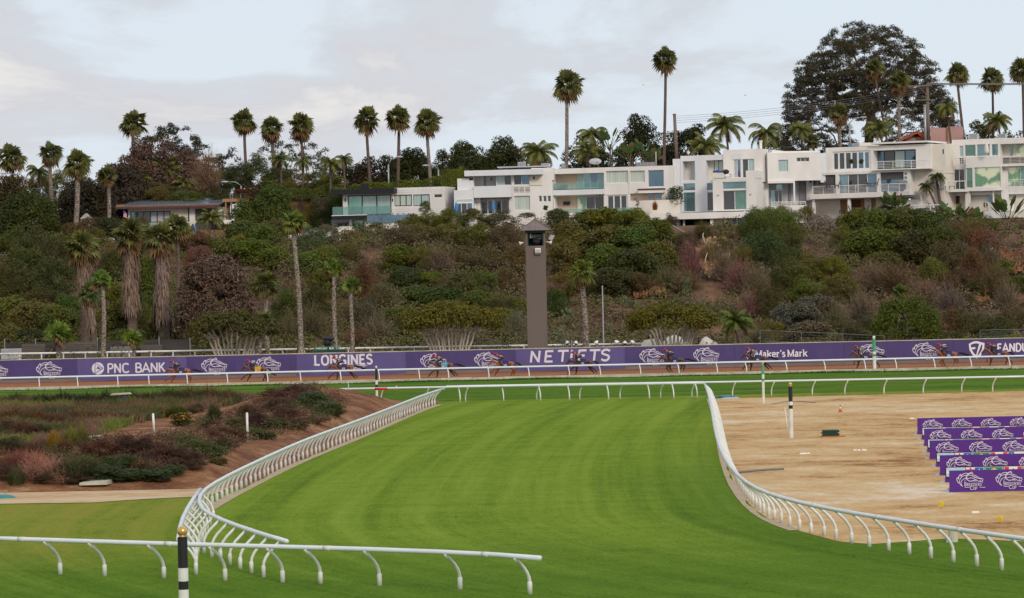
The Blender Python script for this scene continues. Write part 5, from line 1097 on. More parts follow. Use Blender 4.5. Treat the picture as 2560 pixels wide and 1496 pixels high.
for k in range(14):
    a = u0+(u1-u0)*k/14; b = a+(u1-u0)/14; mb.add([H.W(a, z0, 2.2), H.W(b, z0, 2.2), H.W((a+b)/2, z0-.16, 2.2)], [(0, 1, 2)])
mb.build('awning', M['white'], H.t)
H.box('pergola_beam', 1285, 240, 1560, 272, 1.2, .3, 'wood')
for x in (1315, 1375, 1437): H.box('pergola_post', x, 272, x+13, 470, 1.1, .2, 'wood')
for x in (1225, 1308): H.box('wind_screen_post', x, 375, x+7, 460, 1.9, .1, 'white')
H.box('deck_edge', 1180, 600, 1500, 606, .4, .4, 'wood')
# --- shingled house with solar roof and chimneys
H = House('shingled_house', 'brown shingled house with pale brick chimneys behind the leafy tree', (250, 440, 4.2), 2000, 300, 416, 4)
H.wall(1560, 215, 2425, 480, 0, 8, 'brownwall', [(2105, 262, 2135, 310)], down=3); H.win(2105, 262, 2135, 310, 1, 'gdark', -.15, 'cream')
u0, u1, z0, z1 = H.rect(1510, 206, 2440, 222, 1.); mb = MB(); H.B(mb, u0, u1, z0, z1, 1., -8.); rf = mb.build('roof', M['brownwall'], H.t)
for xa, xb, nn in ((1505, 1760, 3), (2065, 2420, 5)):
    ua, ub = H.uz(xa, 206, 0)[0], H.uz(xb, 206, 0)[0]; mb = MB(); zt2 = H.uz(1800, 165, -5)[1]
    for k in range(nn):
        a = ua+(ub-ua)*k/nn+.04; b = ua+(ub-ua)*(k+1)/nn-.04; mb.hexa([H.W(a, z1+.1, .3), H.W(b, z1+.1, .3), H.W(b+.8, zt2, -4.6), H.W(a+.8, zt2, -4.6), H.W(a, z1+.16, .3), H.W(b, z1+.16, .3), H.W(b+.8, zt2+.06, -4.6), H.W(a+.8, zt2+.06, -4.6)])
    mb.build('solar_panel_row', M['solar'], rf)
for x in (1408, 1970):
    H.box('chimney', x, 150, x+93, 235, -1, 1.2, 'tan'); H.box('chimney_cap', x+10, 128, x+82, 150, -1.1, 1., 'tan')
# --- black and white modern house
H = House('modern_house', 'small modern house with a thick black roof edge and tall green-tinted windows', (800, 380, 4.2), 450, 500, 402, 16)
H.wall(240, 425, 775, 690, 0, 8, 'white', [(290, 452, 750, 662)])
H.win(290, 452, 750, 662, 3, 'ggreen', -.2, 'darkfr', .14, panes=['ggreen', 'gtealc', 'gtealc'])
for x in (258, 755): H.box('wall_lamp', x, 490, x+11, 522, .06, .06, 'darkfr')
H.box('roof', 115, 390, 775, 442, 1.2, 9, 'black'); H.box('chimney', 425, 335, 487, 390, -2, 1, 'black')
H.wall(775, 372, 1312, 690, -.15, 7, 'white', [(780, 450, 966, 570), (977, 447, 1152, 568), (1200, 447, 1280, 476)])
for k in range(22):
    pass
H.win(780, 450, 966, 570, 3, 'gpale', -.3, 'darkfr', .10); H.win(977, 447, 1152, 568, 2, 'gtealc', -.3, 'darkfr', .08); H.win(1200, 447, 1280, 476, 3, 'gdark', -.3, 'darkfr', .05)
u0, u1, z0, z1 = H.rect(775, 378, 1312, 640, -.15); mb = MB(); k = z0
hol = [H.rect(*q, -.15) for q in ((772, 442, 974, 578), (968, 440, 1160, 575), (1192, 440, 1288, 482))]
while k < z1:
    segs = [(u0, u1)]
    for a, b, c, e in hol:
        if c-.02 < k < e+.02: segs = [s2 for (p, q) in segs for s2 in ((p, min(q, a)), (max(p, b), q)) if s2[1]-s2[0] > .05]
    for a, b in segs: H.B(mb, a, b, k, k+.035, -.12, -.15)
    k += .26
mb.build('siding_lines', M['white2'], H.t)
H.box('deck', 122, 670, 492, 706, 1.6, 1.8, 'black'); H.box('deck_top', 122, 662, 492, 670, 1.62, 1.8, 'white'); H.grail(130, 572, 750, 664, 1.5, 6)
H.wall(195, 706, 492, 910, .3, 5, 'white', [(338, 712, 466, 902)], down=1.5); H.win(338, 712, 466, 902, 1, 'ggreen', .1, 'darkfr', .12)
H.box('dark_recess', 120, 712, 300, 780, .4, .05, 'gdark'); H.box('garden_wall', 197, 785, 336, 908, 1.2, .9, 'white', down=1.2); H.box('low_wall', 0, 825, 195, 840, 1.0, .4, 'white', down=.3)
H.grail(492, 662, 942, 750, 2.2, 6, m='gblue'); H.box('pool_wall', 484, 752, 842, 830, 2.3, .6, 'white', down=1); H.box('deck_band', 940, 655, 1000, 690, 1.5, 1, 'darkfr')
for x, w_ in ((690, 60), (760, 34), (850, 30)): H.box('pale_post', x, 675, x+w_, 750, 1.9, .1, 'white')
for x in range(320, 1000, 55): H.box('rail_clamp', x, 655 if x < 760 else 640, x+6, 668 if x < 760 else 660, 1.56, .06, 'darkfr')
# --- stepped garden wall left of it
H = House('garden_wall', 'stepped low white garden wall below the leafy tree', (250, 440, 4.2), 2100, 600, 400, 0, cat='wall')
H.box('wall_step', 1905, 635, 1960, 672, 0, .4, 'white', down=.4); H.box('wall_step', 1960, 618, 2010, 660, .05, .4, 'white', down=.4); H.box('wall_step', 2060, 585, 2200, 625, 0, .4, 'white', down=.6); H.box('wall_step', 2200, 566, 2420, 580, .05, .4, 'white', down=.4); H.box('wall_step', 2430, 540, 2520, 570, 0, .4, 'white', down=.3)
# --- first white house
H = House('white_house', 'white two-storey house with an overhanging flat roof and closed blue umbrellas', (800, 380, 4.2), 1950, 400, 398, 5)
H.wall(1612, 200, 2440, 660, 0, 9, 'white', [(1618, 240, 1850, 362, 1.6, 'white2'), (1858, 240, 2010, 352), (2036, 238, 2196, 348), (1684, 480, 1985, 655, 1.5, 'cream'), (2040, 462, 2206, 614), (2298, 462, 2330, 525), (2344, 462, 2378, 525), (2390, 462, 2424, 525)], down=1)
H.win(1680, 250, 1750, 362, 2, 'gpale', -1.5, 'whitefr', .06, panes=['white', 'gdark']); H.win(1858, 240, 2010, 352, 2, 'gtealc', -.2, panes=['gtealc', 'gdark']); H.win(2036, 238, 2196, 348, 2, 'gblue', -.2, panes=['gdark', 'gblue'])
H.win(1690, 500, 1980, 655, 4, 'gdark', -1.3, 'whitefr', .10); H.win(2040, 462, 2206, 614, 1, 'gpale', -.2)
for x in (2298, 2344, 2390): H.win(x, 462, x+34, 525, 1, 'gdark', -.2)
H.box('flat_roof', 1515, 188, 2335, 246, 1.3, 10, 'white2'); H.box('roof_block', 2220, 170, 2450, 300, -.02, 6, 'white')
H.box('balcony_front', 1612, 358, 2012, 478, 1.2, 1.2, 'white2'); H.box('bay_strip', 2200, 228, 2332, 352, .10, .1, 'cream')
H.box('side_wing', 1408, 402, 1612, 660, 1.25, 6, 'white2', down=1); H.box('wing_step', 1442, 280, 1566, 402, .6, 5, 'white2'); H.box('wing_step', 1566, 298, 1612, 402, .5, 5, 'white2')
H.win(1425, 498, 1603, 522, 3, 'gpale', 1.30, 'whitefr', .05); H.win(1425, 535, 1603, 652, 3, 'gdark', 1.32, 'whitefr', .08, panes=['gblue', 'gdark', 'gblue'])
for x in (2036, 2094, 2156):
    H.box('vent_back', x, 366, x+48, 424, .02, .02, 'shade')
    for k in range(4): H.box('vent_slat', x, 368+k*15, x+48, 375+k*15, .05, .03, 'white')
for x in (1792, 2240): H.box('wall_lamp', x, 268, x+14, 304, .06, .06, 'darkfr') if x < 2000 else H.box('wall_lamp', x, 260, x+14, 290, .16, .06, 'darkfr')
H.box('solar_rack', 1860, 150, 2400, 162, -3, 3, 'lgrey'); H.box('low_terrace_wall', 1295, 628, 1425, 660, 1.5, .4, 'white', down=.6)
for x0, y0, x1, y1, lab in ((2076, 106, 2155, 150, 'grey air-conditioner unit with slats, left one on the flat roof of the blue-umbrella house'), (2322, 120, 2402, 148, 'low pale air-conditioner unit right of the slatted one on the same roof')):
    a = House('rooftop_unit', lab, (800, 380, 4.2), x0, y0, 403, 5, cat='air conditioner'); a.box('unit_case', x0, y0, x1, y1+8, 0, .9, 'lgrey'); 
    for k in range(4): a.box('unit_slats', x0+8+k*(x1-x0)/4.4, y0+6, x0+16+k*(x1-x0)/4.4, y1, .03, .03, 'grey')
# --- second white house
H = House('white_house', 'long white two-storey house with curtained windows and glass balconies', (1360, 380, 7.412), 1200, 600, 398, 14)
H.wall(130, 285, 2400, 1150, 0, 9, 'white', [(180, 400, 1112, 688, 1.7, 'peach'), (1150, 352, 1555, 582), (1592, 350, 1868, 568), (1930, 338, 2222, 652), (205, 812, 1112, 1130, 1.7, 'peach'), (1168, 795, 1550, 1092), (1598, 768, 2180, 900, .5, 'peach')], down=1.6)
H.win(610, 395, 1112, 672, 4, 'gteal', -1.5, panes=['gtealc', 'gteal', 'gblue', 'gteal']); H.win(1150, 352, 1555, 582, 1, 'gpale', -.2); H.win(1592, 350, 1868, 568, 1, 'gpale', -.2); H.win(1930, 338, 2222, 652, 1, 'gblue', -.2)
H.win(618, 825, 1112, 1110, 3, 'gdark', -1.5, panes=['gwarm', 'gdark', 'gdark']); H.win(1168, 795, 1550, 1092, 3, 'gdark', -.15, fw=.16); H.win(1920, 782, 2022, 878, 1, 'gblue', -.4); H.win(2052, 772, 2178, 878, 1, 'gblue', -.4)
H.box('balcony_front', 145, 690, 1115, 795, .5, .8, 'white2'); H.grail(150, 575, 1110, 688, .5, 3); H.grail(205, 1045, 1760, 1110, 1.7, 5); H.box('grey_box', 355, 918, 472, 985, -1.3, .3, 'darkfr'); H.box('grill_box', 285, 608, 420, 678, -1.0, .4, 'grey')
H.box('canopy', 1740, 700, 2210, 762, 1.1, 1.6, 'white'); H.box('canopy_roof', 1730, 678, 2215, 704, 1.2, 1.6, 'redwood')
H.box('courtyard_wall', 1825, 892, 2515, 1140, 1.7, .5, 'cream', down=1.2); H.box('planter', 1665, 1025, 1765, 1078, 1.75, .4, 'white', down=.5)
H.box('deck_band', 280, 1128, 820, 1208, 2.6, 3, 'white'); H.box('deck_base', 350, 1216, 780, 1302, 2.2, 3, 'white2', down=.0); H.box('seam_strip', 1560, 345, 1590, 770, .05, .1, 'cream')
H.box('roof_fin', 2400, 130, 2520, 1130, -1.0, 6, 'white2')
for (x0, y0, x1, y1, nm, m, lab, cat) in ((322, 215, 386, 292, 'chimney_pipe', 'grey', 'short capped brown flue on the flat roof left of the satellite dish', 'flue'), (1710, 192, 2052, 246, 'rooftop_unit', 'grey', 'long low slatted unit on the flat roof beside the bare grey vent pipe', 'air conditioner')):
    a = House(nm, lab, (1360, 380, 7.412), x0, y0, 401, 14, cat=cat); a.box('unit_case', x0, y0, x1, y1+20, 0, .8, m); 
    for k in range(5): a.box('unit_slats', x0+10+k*(x1-x0)/5.2, y0+8, x0+16+k*(x1-x0)/5.2, y1-4, .03, .03, 'lgrey')
c = AT(1360+950/7.412, 380+178/7.412, 401); t = thing('satellite_dish', 'pale satellite dish on the flat roof of the long white house', 'dish', (c.x, c.y, c.z-.9)); MB().ball(c, .95, 16, 6, (.85, .2, .42)).build('dish_bowl', M['lgrey'], t, smooth=True); MB().tube([c+Vector((-.2, .1, -1.2)), c], .05, 6).tube([c, c+Vector((.4, -.5, -.2))], .03, 5).build('dish_arm', M['redwood'], t)
# --- stepped white house
H = House('stepped_white_house', 'tallest stepped white house with tall narrow windows and an upper terrace', (1680, 360, 6.632), 500, 600, 397, 20)
H.wall(150, 190, 852, 1130, 0, 9, 'white2', [(180, 288, 380, 600, 1.2, 'cream'), (568, 270, 850, 588, 1.2, 'cream'), (187, 655, 384, 780), (190, 804, 386, 1128), (577, 650, 690, 775), (588, 800, 690, 1112)])
H.win(318, 290, 378, 598, 1, 'gpale', -1.1, fw=.04); H.win(698, 272, 848, 455, 2, 'gpale', -1.1, 'darkfr', .05); H.win(187, 655, 384, 780, 1, 'gteal', -.18); H.win(190, 804, 386, 1128, 1, 'gteal', -.18); H.win(577, 650, 690, 775, 1, 'gblue', -.18); H.win(588, 800, 690, 1112, 1, 'gdark', -.18)
H.box('side_fin', 20, 252, 150, 1130, -.8, 5, 'white2')
H.wall(850, 92, 1500, 640, .1, 13, 'white', [(1024, 258, 1142, 562), (1168, 250, 1366, 562)])
H.win(1024, 258, 1142, 562, 2, 'gblue', 0, panes=['lgrey', 'gblue']); H.win(1168, 250, 1366, 562, 2, 'gtealc', -.05, panes=['gdark', 'gtealc'])
H.box('blue_shadow_panel', 985, 165, 1142, 256, .14, .04, 'white2')
H.wall(678, 570, 1392, 1110, 3., 3.5, 'white', [(840, 628, 1228, 754), (850, 772, 1234, 1096)])
H.win(840, 628, 1228, 754, 1, 'gteal', 2.8); H.win(850, 772, 1234, 1096, 2, 'gteal', 2.8, panes=['gdark', 'ggreen'])
H.box('parapet', 678, 482, 840, 571, 3.002, 2.6, 'white'); H.box('parapet', 1224, 442, 1392, 571, 3.002, 3.1, 'white')
for x in (745, 1285): H.box('wall_lamp', x, 843 if x < 1000 else 828, x+32, 856 if x < 1000 else 840, 3.12, .1, 'lgrey')
H.frame(1900, 395, -6)
H.wall(1585, 148, 2462, 612, 0, 9, 'white', [(1763, 265, 1924, 462), (2065, 228, 2276, 296)])
H.win(1763, 265, 1924, 462, 1, 'gtealc', -.15, fw=.04); H.win(2065, 228, 2276, 296, 3, 'gdark', -.15, fw=.05)
H.box('link_wall', 1480, 160, 1600, 1100, -.9, 4, 'white', down=1); H.box('roof_lip', 1480, 122, 2455, 148, -4, 4, 'white'); H.box('roof_box', 1605, 95, 1658, 140, -.5, .6, 'lgrey')
H.box('rear_wall', 1595, 605, 2260, 1060, -3, .3, 'lgrey', down=1); H.win(1725, 655, 1830, 760, 1, 'gteal', -2.9); H.win(1640, 768, 1830, 1010, 3, 'gdark', -2.9, panes=['gteal', 'gdark', 'gdark']); H.box('grey_panel', 2110, 628, 2220, 1000, -2.8, .1, 'grey'); H.box('grey_panel', 1935, 670, 1972, 958, -2.8, .1, 'grey')
H.box('porch_beam', 1592, 612, 2010, 652, .3, .6, 'white'); H.col(2015, 612, 2042, 1005, .1); H.rail(1660, 962, 2215, 1015, .3, 3, 7); H.box('porch_base', 1640, 1020, 2235, 1130, .4, 3, 'white', down=1.5); H.box('screen_posts', 1605, 770, 1612, 1090, .2, .1, 'grey')
H.box('corner_wall', 2460, 155, 2560, 640, -1.5, 5, 'white2')
H.crop(1360, 380, 4.2); H.frame(1600, 394, 8)
H.box('deck_slab', 1108, 636, 2260, 702, 2.0, 7, 'white'); H.box('undercroft_shade', 1380, 702, 2050, 860, -2.5, .3, 'navy', down=2)  # dark sheet below the slab stands in for the shade under the deck
for x in (1398, 1458): H.col(x, 700, x+(9 if x < 1420 else 22), 800, 1.2, 'lgrey', 1)
H.col(1745, 684, 1778, 800, 1.6, 'white', 1); H.box('base_wall', 1780, 702, 1985, 790, .8, .5, 'cream', down=1)
t_ = thing('tarpaulin', 'black plastic sheeting draped down the slope under the stepped white house', 'sheeting', tuple(AT(1830, 560, 391)))
P = [AT(1795, 585, 389), AT(1815, 562, 390), AT(1872, 536, 391), AT(1900, 542, 391), AT(1880, 560, 389), AT(1840, 575, 388)]
MB().add([tuple(p) for p in P]+[tuple(p+Vector((0, .5, -.1))) for p in P], [(0, 1, 2, 3, 4, 5), (11, 10, 9, 8, 7, 6)]+[(i, (i+1) % 6, 6+(i+1) % 6, 6+i) for i in range(6)]).build('black_sheet', M['navy'], t_)
for x in (1848, 1818): MB().tube([AT(x, 590, 388.5), AT(x-6, 548, 388.5)], .04, 5).build('wooden_stake', M['concrete'], t_)
# --- terraced house with long railings
H = House('terraced_white_house', 'three-storey white house with long white balcony railings and grey roller shades', (2000, 340, 6.632), 900, 600, 396, 27)
H.wall(428, 165, 2175, 600, 0, 9, 'white', [(540, 252, 1170, 572), (1216, 232, 1922, 545, 1.6, 'cream')])
H.win(540, 252, 1170, 572, 6, 'gpale', -.12, fw=.22, panes=['gdark', 'gdark', 'gdark', 'gdark', 'gblue', 'gblue']); H.win(1225, 240, 1915, 540, 4, 'gblue', -1.4, 'darkfr', .1, panes=['gblue', 'gdark', 'gtealc', 'gblue'])
H.box('right_wall', 2175, 135, 2400, 620, -.4, 7, 'cream'); H.box('window_slot', 2405-40, 222, 2425-40, 298, -.36, .05, 'gdark')
H.wall(102, 590, 1832, 1045, .9, 8, 'white', [(208, 650, 590, 968, .25, 'shade'), (648, 632, 1278, 952), (1332, 602, 1720, 925, .3, 'gblue')])
H.win(648, 632, 1278, 952, 4, 'gdark', .7, panes=['gteal', 'gdark', 'gdark', 'gblue']); H.box('roller_shade', 1332, 602, 1720, 722, .68, .04, 'shade')
for x in (155, 1732):
    for k in range(3 if x > 200 else 3): H.box('small_square_window', x, (605 if x > 200 else 668)+k*66, x+40, (650 if x > 200 else 712)+k*66, .93, .05, 'gblue')
H.box('curved_side_wall', 1832, 560, 2395, 1075, -.3, 6, 'cream', down=.6)
H.box('balcony_slab', 165, 945, 1480, 1030, 2.6, 2.2, 'white'); H.box('balcony_slab', 1480, 930, 1840, 985, 2.2, 2.0, 'white'); H.rail(210, 815, 1830, 962, 2.55, 7, 9); H.rail(1238, 415, 2150, 545, 1.3, 5, 6); H.box('balcony_lip', 1180, 545, 2160, 560, 1.4, 1.5, 'white')
H.wall(105, 1030, 1480, 1330, .2, 7, 'cream', [(668, 1030, 1258, 1300, .25, 'wood')], down=1)
H.box('white_door', 1070, 1034, 1182, 1272, .12, .1, 'white'); H.box('door_light', 1104, 1066, 1148, 1092, .14, .03, 'gdark'); H.box('wood_panel', 838, 1062, 1004, 1182, .0, .04, 'redwood'); H.box('wood_bench', 838, 1185, 1066, 1215, .4, .5, 'wood'); H.box('wood_panel', 742, 1062, 790, 1185, .02, .05, 'wood')
H.col(205, 1035, 246, 1330, 2.2, 'white', 1); H.col(790, 1010, 833, 1330, 2.3, 'white', 1); H.box('slanted_pier', 1460, 990, 1512, 1180, 1.8, .5, 'white', down=.6); H.box('terrace_wall', 1500, 1060, 2010, 1150, .4, .5, 'white', down=1); H.box('terrace_wall', 2010, 950, 2200, 1150, .1, .5, 'cream', down=1); H.box('terrace_post', 1990, 935, 2012, 1060, .6, .3, 'white')
H.box('roof_slab', 1165, 96, 2112, 124, .5, 7, 'white'); H.box('roof_curb', 990, 115, 1170, 168, -2, 3, 'cream'); H.box('wall_vent', 1885, 1022, 1930, 1052, .45, .04, 'lgrey')
H.rail(1645, 1155, 2420, 1262, 1.6, 1, 3, 'white', .05, 'terrace_railing')
a = House('rooftop_unit', 'grey and blue air-conditioner unit at the left end of the terraced house roof', (2000, 340, 6.632), 850, 150, 402, 27, cat='air conditioner'); a.box('unit_case', 795, 122, 866, 178, 0, .7, 'gblue'); a.box('unit_slats', 868, 122, 982, 172, .02, .7, 'lgrey')
for k in range(5): a.box('unit_slats', 880+k*20, 128, 890+k*20, 165, .05, .03, 'grey')
# --- rightmost white house
H = House('glazed_white_house', 'rightmost white house with large reflecting windows and a closed cream umbrella', (2340, 330, 6.405), 700, 500, 393, 22)
H.wall(255, 105, 1640, 400, 0, 9, 'white', [(378, 224, 440, 400), (462, 208, 636, 392), (655, 198, 862, 390), (892, 196, 994, 384), (1028, 186, 1636, 398, 1.6, 'cream')])
H.win(378, 224, 440, 400, 1, 'gtealc', -.12, fw=.05); H.win(462, 208, 636, 392, 1, 'ggreen', -.12, fw=.05); H.win(655, 198, 862, 390, 1, 'gteal', -.12, fw=.05); H.win(892, 196, 994, 384, 1, 'gteal', -.12, fw=.05); H.win(1285, 205, 1440, 400, 1, 'gwarm', -1.5, fw=.05); H.box('dark_slot', 1194, 196, 1228, 400, -1.5, .05, 'ggreen')
H.wall(255, 400, 1640, 955, -.02, 8, 'white', [(378, 402, 440, 520), (290, 598, 462, 925), (1150, 562, 1560, 872), (1028, 402, 1636, 505, 1.58, 'cream')], down=.2)
H.win(290, 598, 462, 925, 2, 'gdark', -.15, panes=['gdark', 'gdark']); H.win(1150, 562, 1560, 872, 2, 'gwarm', -.15, panes=['gwarm', 'ggreen'], fw=.05)
H.wall(482, 395, 1045, 945, .9, 1.1, 'white', [(488, 578, 586, 900), (618, 565, 1035, 882)])
H.win(488, 578, 586, 900, 1, 'ggreen', .75, fw=.05); H.win(618, 565, 1035, 882, 1, 'gwarm', .75, fw=.05)
H.rail(280, 415, 480, 545, 1.2, 4, 3); H.rail(1040, 385, 1640, 505, .6, 5, 4, rr=.02); H.box('balcony_lip', 1040, 503, 1640, 545, .7, .8, 'white'); H.rail(1130, 762, 1640, 875, .9, 4, 4, rr=.02); H.box('wall_lamp', 1072, 598, 1098, 612, .06, .08, 'lgrey')
H.box('side_wall', 130, 190, 262, 790, -2, 5, 'white2', down=.5); H.box('side_slot', 146, 278, 186, 352, -1.96, .05, 'gdark'); H.box('side_wall', 0, 195, 132, 580, -2.6, 5, 'cream')
H.rail(0, 795, 470, 925, 2.2, 1, 3, rr=.035); H.box('terrace_slab', -10, 925, 480, 965, 2.3, 2.6, 'white'); H.box('terrace_pillar', 0, 965, 62, 1190, 2.2, .5, 'white', down=1)
H.box('lower_wall', 62, 960, 1640, 1290, -.6, 6, 'cream', down=1); H.box('dark_red_door', 150, 968, 376, 1160, -.56, .05, 'redwood'); H.box('blue_door', 845, 960, 906, 1145, -.56, .05, 'gblue')
H.col(470, 950, 522, 1190, .9, 'white', 1); H.col(532, 958, 549, 1140, .5); H.col(908, 945, 926, 1145, .5); H.col(1045, 935, 1150, 1150, .4, 'white', 1); H.rail(790, 1135, 1020, 1255, 1.6, 4, 4)
H.box('planter_block', 1015, 1100, 1200, 1270, 2.6, 1.6, 'white'); H.box('deck_slab', 800, 1262, 1640, 1388, 2.5, 5, 'white2'); H.box('deck_side', 1130, 1275, 1640, 1385, 2.53, 1, 'cream'); H.col(985, 1388, 1062, 1480, 1.6, 'concrete', 2.5, 'concrete_pier'); H.col(1130, 1388, 1200, 1480, -.5, 'grey', 2.5, 'concrete_pier')
for k, (x0, y0, x1, y1, lab) in enumerate(((518, 30, 665, 118, 'tall slatted air-conditioner unit, left one on the rightmost roof'), (975, 30, 1115, 92, 'lower slatted air-conditioner unit, right one on the rightmost roof'))):
    a = House('rooftop_unit', lab, (2340, 330, 6.405), x0, y0, 399, 22, cat='air conditioner'); a.box('unit_case', x0, y0, x1, y1+12, 0, .8, 'lgrey')
    for q in range(5): a.box('unit_slats', x0+18, y0+8+q*(y1-y0)/5.3, x1-8, y0+14+q*(y1-y0)/5.3, .03, .03, 'grey')
# --- buildings behind
H = House('pink_house', 'dusty pink stucco house behind the roofs at upper right', (1900, 20, 3.818), 1800, 1200, 425, 10)
H.wall(1628, 1145, 1935, 1330, 0, 8, 'pink', down=2); H.box('gable_step', 1628, 1132, 1652, 1146, .02, 1, 'pink'); H.box('gable_step', 1785, 1132, 1930, 1146, .02, 1, 'pink'); H.box('downpipe', 1778, 1145, 1796, 1270, .1, .1, 'brownwall')
H = House('tiled_roof_house', 'small house with a red tiled gable roof left of the pink house', (1900, 20, 3.818), 1480, 1230, 422, 0)
H.wall(1395, 1232, 1575, 1300, 0, 6, 'pink', down=2)
a, b, c = H.uz(1345, 1262, .8), H.uz(1500, 1182, .8), H.uz(1580, 1205, .8)
MB().hexa([H.W(a[0], a[1]-.15, .8), H.W(b[0], b[1]-.25, .8), H.W(b[0], b[1]-.25, -5), H.W(a[0], a[1]-.15, -5), H.W(a[0], a[1]+.1, .8), H.W(b[0], b[1], .8), H.W(b[0], b[1], -5), H.W(a[0], a[1]+.1, -5)]).hexa([H.W(b[0]+.01, b[1]-.25, .8), H.W(c[0], c[1]-.9, .8), H.W(c[0], c[1]-.9, -5), H.W(b[0]+.01, b[1]-.25, -5), H.W(b[0]+.01, b[1], .8), H.W(c[0], c[1]+.2, .8), H.W(c[0], c[1]+.2, -5), H.W(b[0]+.01, b[1], -5)]).build('roof', M['tile'], H.t)
H = House('small_beige_house', 'small beige gabled house half hidden behind the left palms', (0, 250, 2.93), 620, 900, 405, 0)
H.wall(590, 870, 662, 960, 0, 4, 'cream', [(597, 935, 645, 962)], down=1); H.win(597, 935, 645, 962, 2, 'gteal', -.2)
a, b, c = H.uz(585, 872, .3), H.uz(625, 832, .3), H.uz(668, 872, .3); MB().add([H.W(*a, .3), H.W(*c, .3), H.W(*b, .3), H.W(*a, -4), H.W(*c, -4), H.W(*b, -4)], [(0, 1, 2), (0, 2, 5, 3), (1, 4, 5, 2), (3, 5, 4)]).build('roof', M['cream'], H.t)
H = House('gazebo', 'small white hexagonal garden kiosk with bars at left', (0, 250, 2.93), 790, 1040, 398, 0, cat='kiosk')
H.box('kiosk_body', 760, 1022, 822, 1090, 0, 1.6, 'white2', down=.5); a, b, c, e = H.uz(752, 1024, .1), H.uz(772, 1004, .1), H.uz(808, 1004, .1), H.uz(830, 1024, .1)
MB().hexa([H.W(*a, .2), H.W(*e, .2), H.W(*e, -1.8), H.W(*a, -1.8), H.W(*b, -.3), H.W(*c, -.3), H.W(*c, -1.2), H.W(*b, -1.2)]).build('kiosk_roof', M['white'], H.t); H.rail(752, 1030, 818, 1100, .3, 1, 9, 'darkfr', .02, 'bars')
# --- terrace furniture
def umbrella(px, yt, yb, Y, w_, m, label):
    b = AT(px, yb, Y); tp = AT(px, yt, Y); t = thing('closed_umbrella', label, 'umbrella', tuple(b)); h = tp.z-b.z
    MB().tube([b, tp], .03, 6).build('umbrella_pole', M['whitefr'], t); mb = MB(); n = 10; V = []
    prof = [(0.0, 1.0), (.35, .93), (.7, .7), (1., .40), (.85, .26)]
    for r_, z in prof:
        for k in range(n): rr = r_*w_*(1 if k % 2 else .72); V.append((tp.x+rr*math.cos(k*2*math.pi/n), Y+rr*math.sin(k*2*math.pi/n), b.z+h*z))
    mb.add(V, [(i*n+k, i*n+(k+1) % n, (i+1)*n+(k+1) % n, (i+1)*n+k) for i in range(len(prof)-1) for k in range(n)]); mb.build('folded_canopy', M[m], t, smooth=True)
M['skyblue'] = mat('sky_blue_canvas', (.05, .22, .50), .8)
umbrella(1140.5, 505, 537, 395, .26, 'skyblue', 'closed sky-blue umbrella at the left corner of the white house terrace'); umbrella(1232.5, 500, 534, 395.5, .27, 'skyblue', 'closed sky-blue umbrella in front of the terrace doors of the white house'); umbrella(482, 559, 590, 404, .36, 'blue', 'closed dark blue umbrella by the wooden railing of the low house'); umbrella(2466, 356, 392, 391, .36, 'cream', 'closed cream umbrella on the top terrace of the rightmost house')
p = AT(1194, 535, 395); t = thing('patio_heater', 'thin patio heater with a dark domed top between the two sky-blue umbrellas', 'heater', tuple(p)); q = AT(1192, 507, 395); MB().tube([p, q], .05, 6).build('heater_post', M['lgrey'], t); MB().tube([(q.x, q.y, q.z), (q.x, q.y, q.z+.12)], [.35, .06], 12).build('heater_hood', M['darkfr'], t); MB().tube([p, p+Vector((0, 0, .5))], .16, 10).build('heater_base', M['lgrey'], t)
p = AT(1178, 535, 394.5); t = thing('grill', 'black covered grill with a small red side table on the white house terrace', 'grill', tuple(p)); MB().ball(p+Vector((0, 0, .35)), .5, 10, 6, (1.3, .8, .7)).build('grill_cover', M['black'], t); MB().ball(p+Vector((.8, 0, .15)), .2, 8, 5, (1.4, 1, 1)).build('red_side', M['red'], t)
def chair(px, py, Y, m, label, w_=.6, flip=1, lounge=False, cush=None):
    p = AT(px, py, Y); t = thing('lounger' if lounge else 'patio_chair', label, 'lounger' if lounge else 'chair', tuple(p), None)
    L = 1.5 if lounge else w_
    mb = MB(); mb.box((p.x-L/2, p.y-.3, p.z+.36), (p.x+L/2, p.y+.3, p.z+.42)); mb.build('seat', M[m], t)
    bx = p.x+flip*L/2; hb = .55
    mb = MB(); mb.hexa([(bx-.03, p.y-.3, p.z+.4), (bx+.03, p.y-.3, p.z+.4), (bx+.03, p.y+.3, p.z+.4), (bx-.03, p.y+.3, p.z+.4), (bx-.03+flip*.2, p.y-.3, p.z+.4+hb), (bx+.03+flip*.2, p.y-.3, p.z+.4+hb), (bx+.03+flip*.2, p.y+.3, p.z+.4+hb), (bx-.03+flip*.2, p.y+.3, p.z+.4+hb)]); mb.build('backrest', M[cush or m], t)
    for sx in (-1, 1):
        for sy in (-1, 1): MB().tube([(p.x+sx*L*.45, p.y+sy*.26, p.z), (p.x+sx*L*.45, p.y+sy*.26, p.z+.38)], .03, 5).build('leg', M[m], t)
    return t
m, nt_, b_ = principled('blue_white_stripes'); g = N(nt_, 'ShaderNodeNewGeometry'); wv = N(nt_, 'ShaderNodeTexWave'); wv.inputs['Scale'].default_value = 1.5; nt_.links.new(g.outputs['Position'], wv.inputs['Vector']); rr_ = N(nt_, 'ShaderNodeValToRGB'); rr_.color_ramp.interpolation = 'CONSTANT'; rr_.color_ramp.elements[0].color = (.70, .72, .76, 1); rr_.color_ramp.elements[1].position = .5; rr_.color_ramp.elements[1].color = (.04, .14, .36, 1); nt_.links.new(wv.outputs['Fac'], rr_.inputs[0]); nt_.links.new(rr_.outputs[0], b_.inputs['Base Color']); M['stripe'] = m
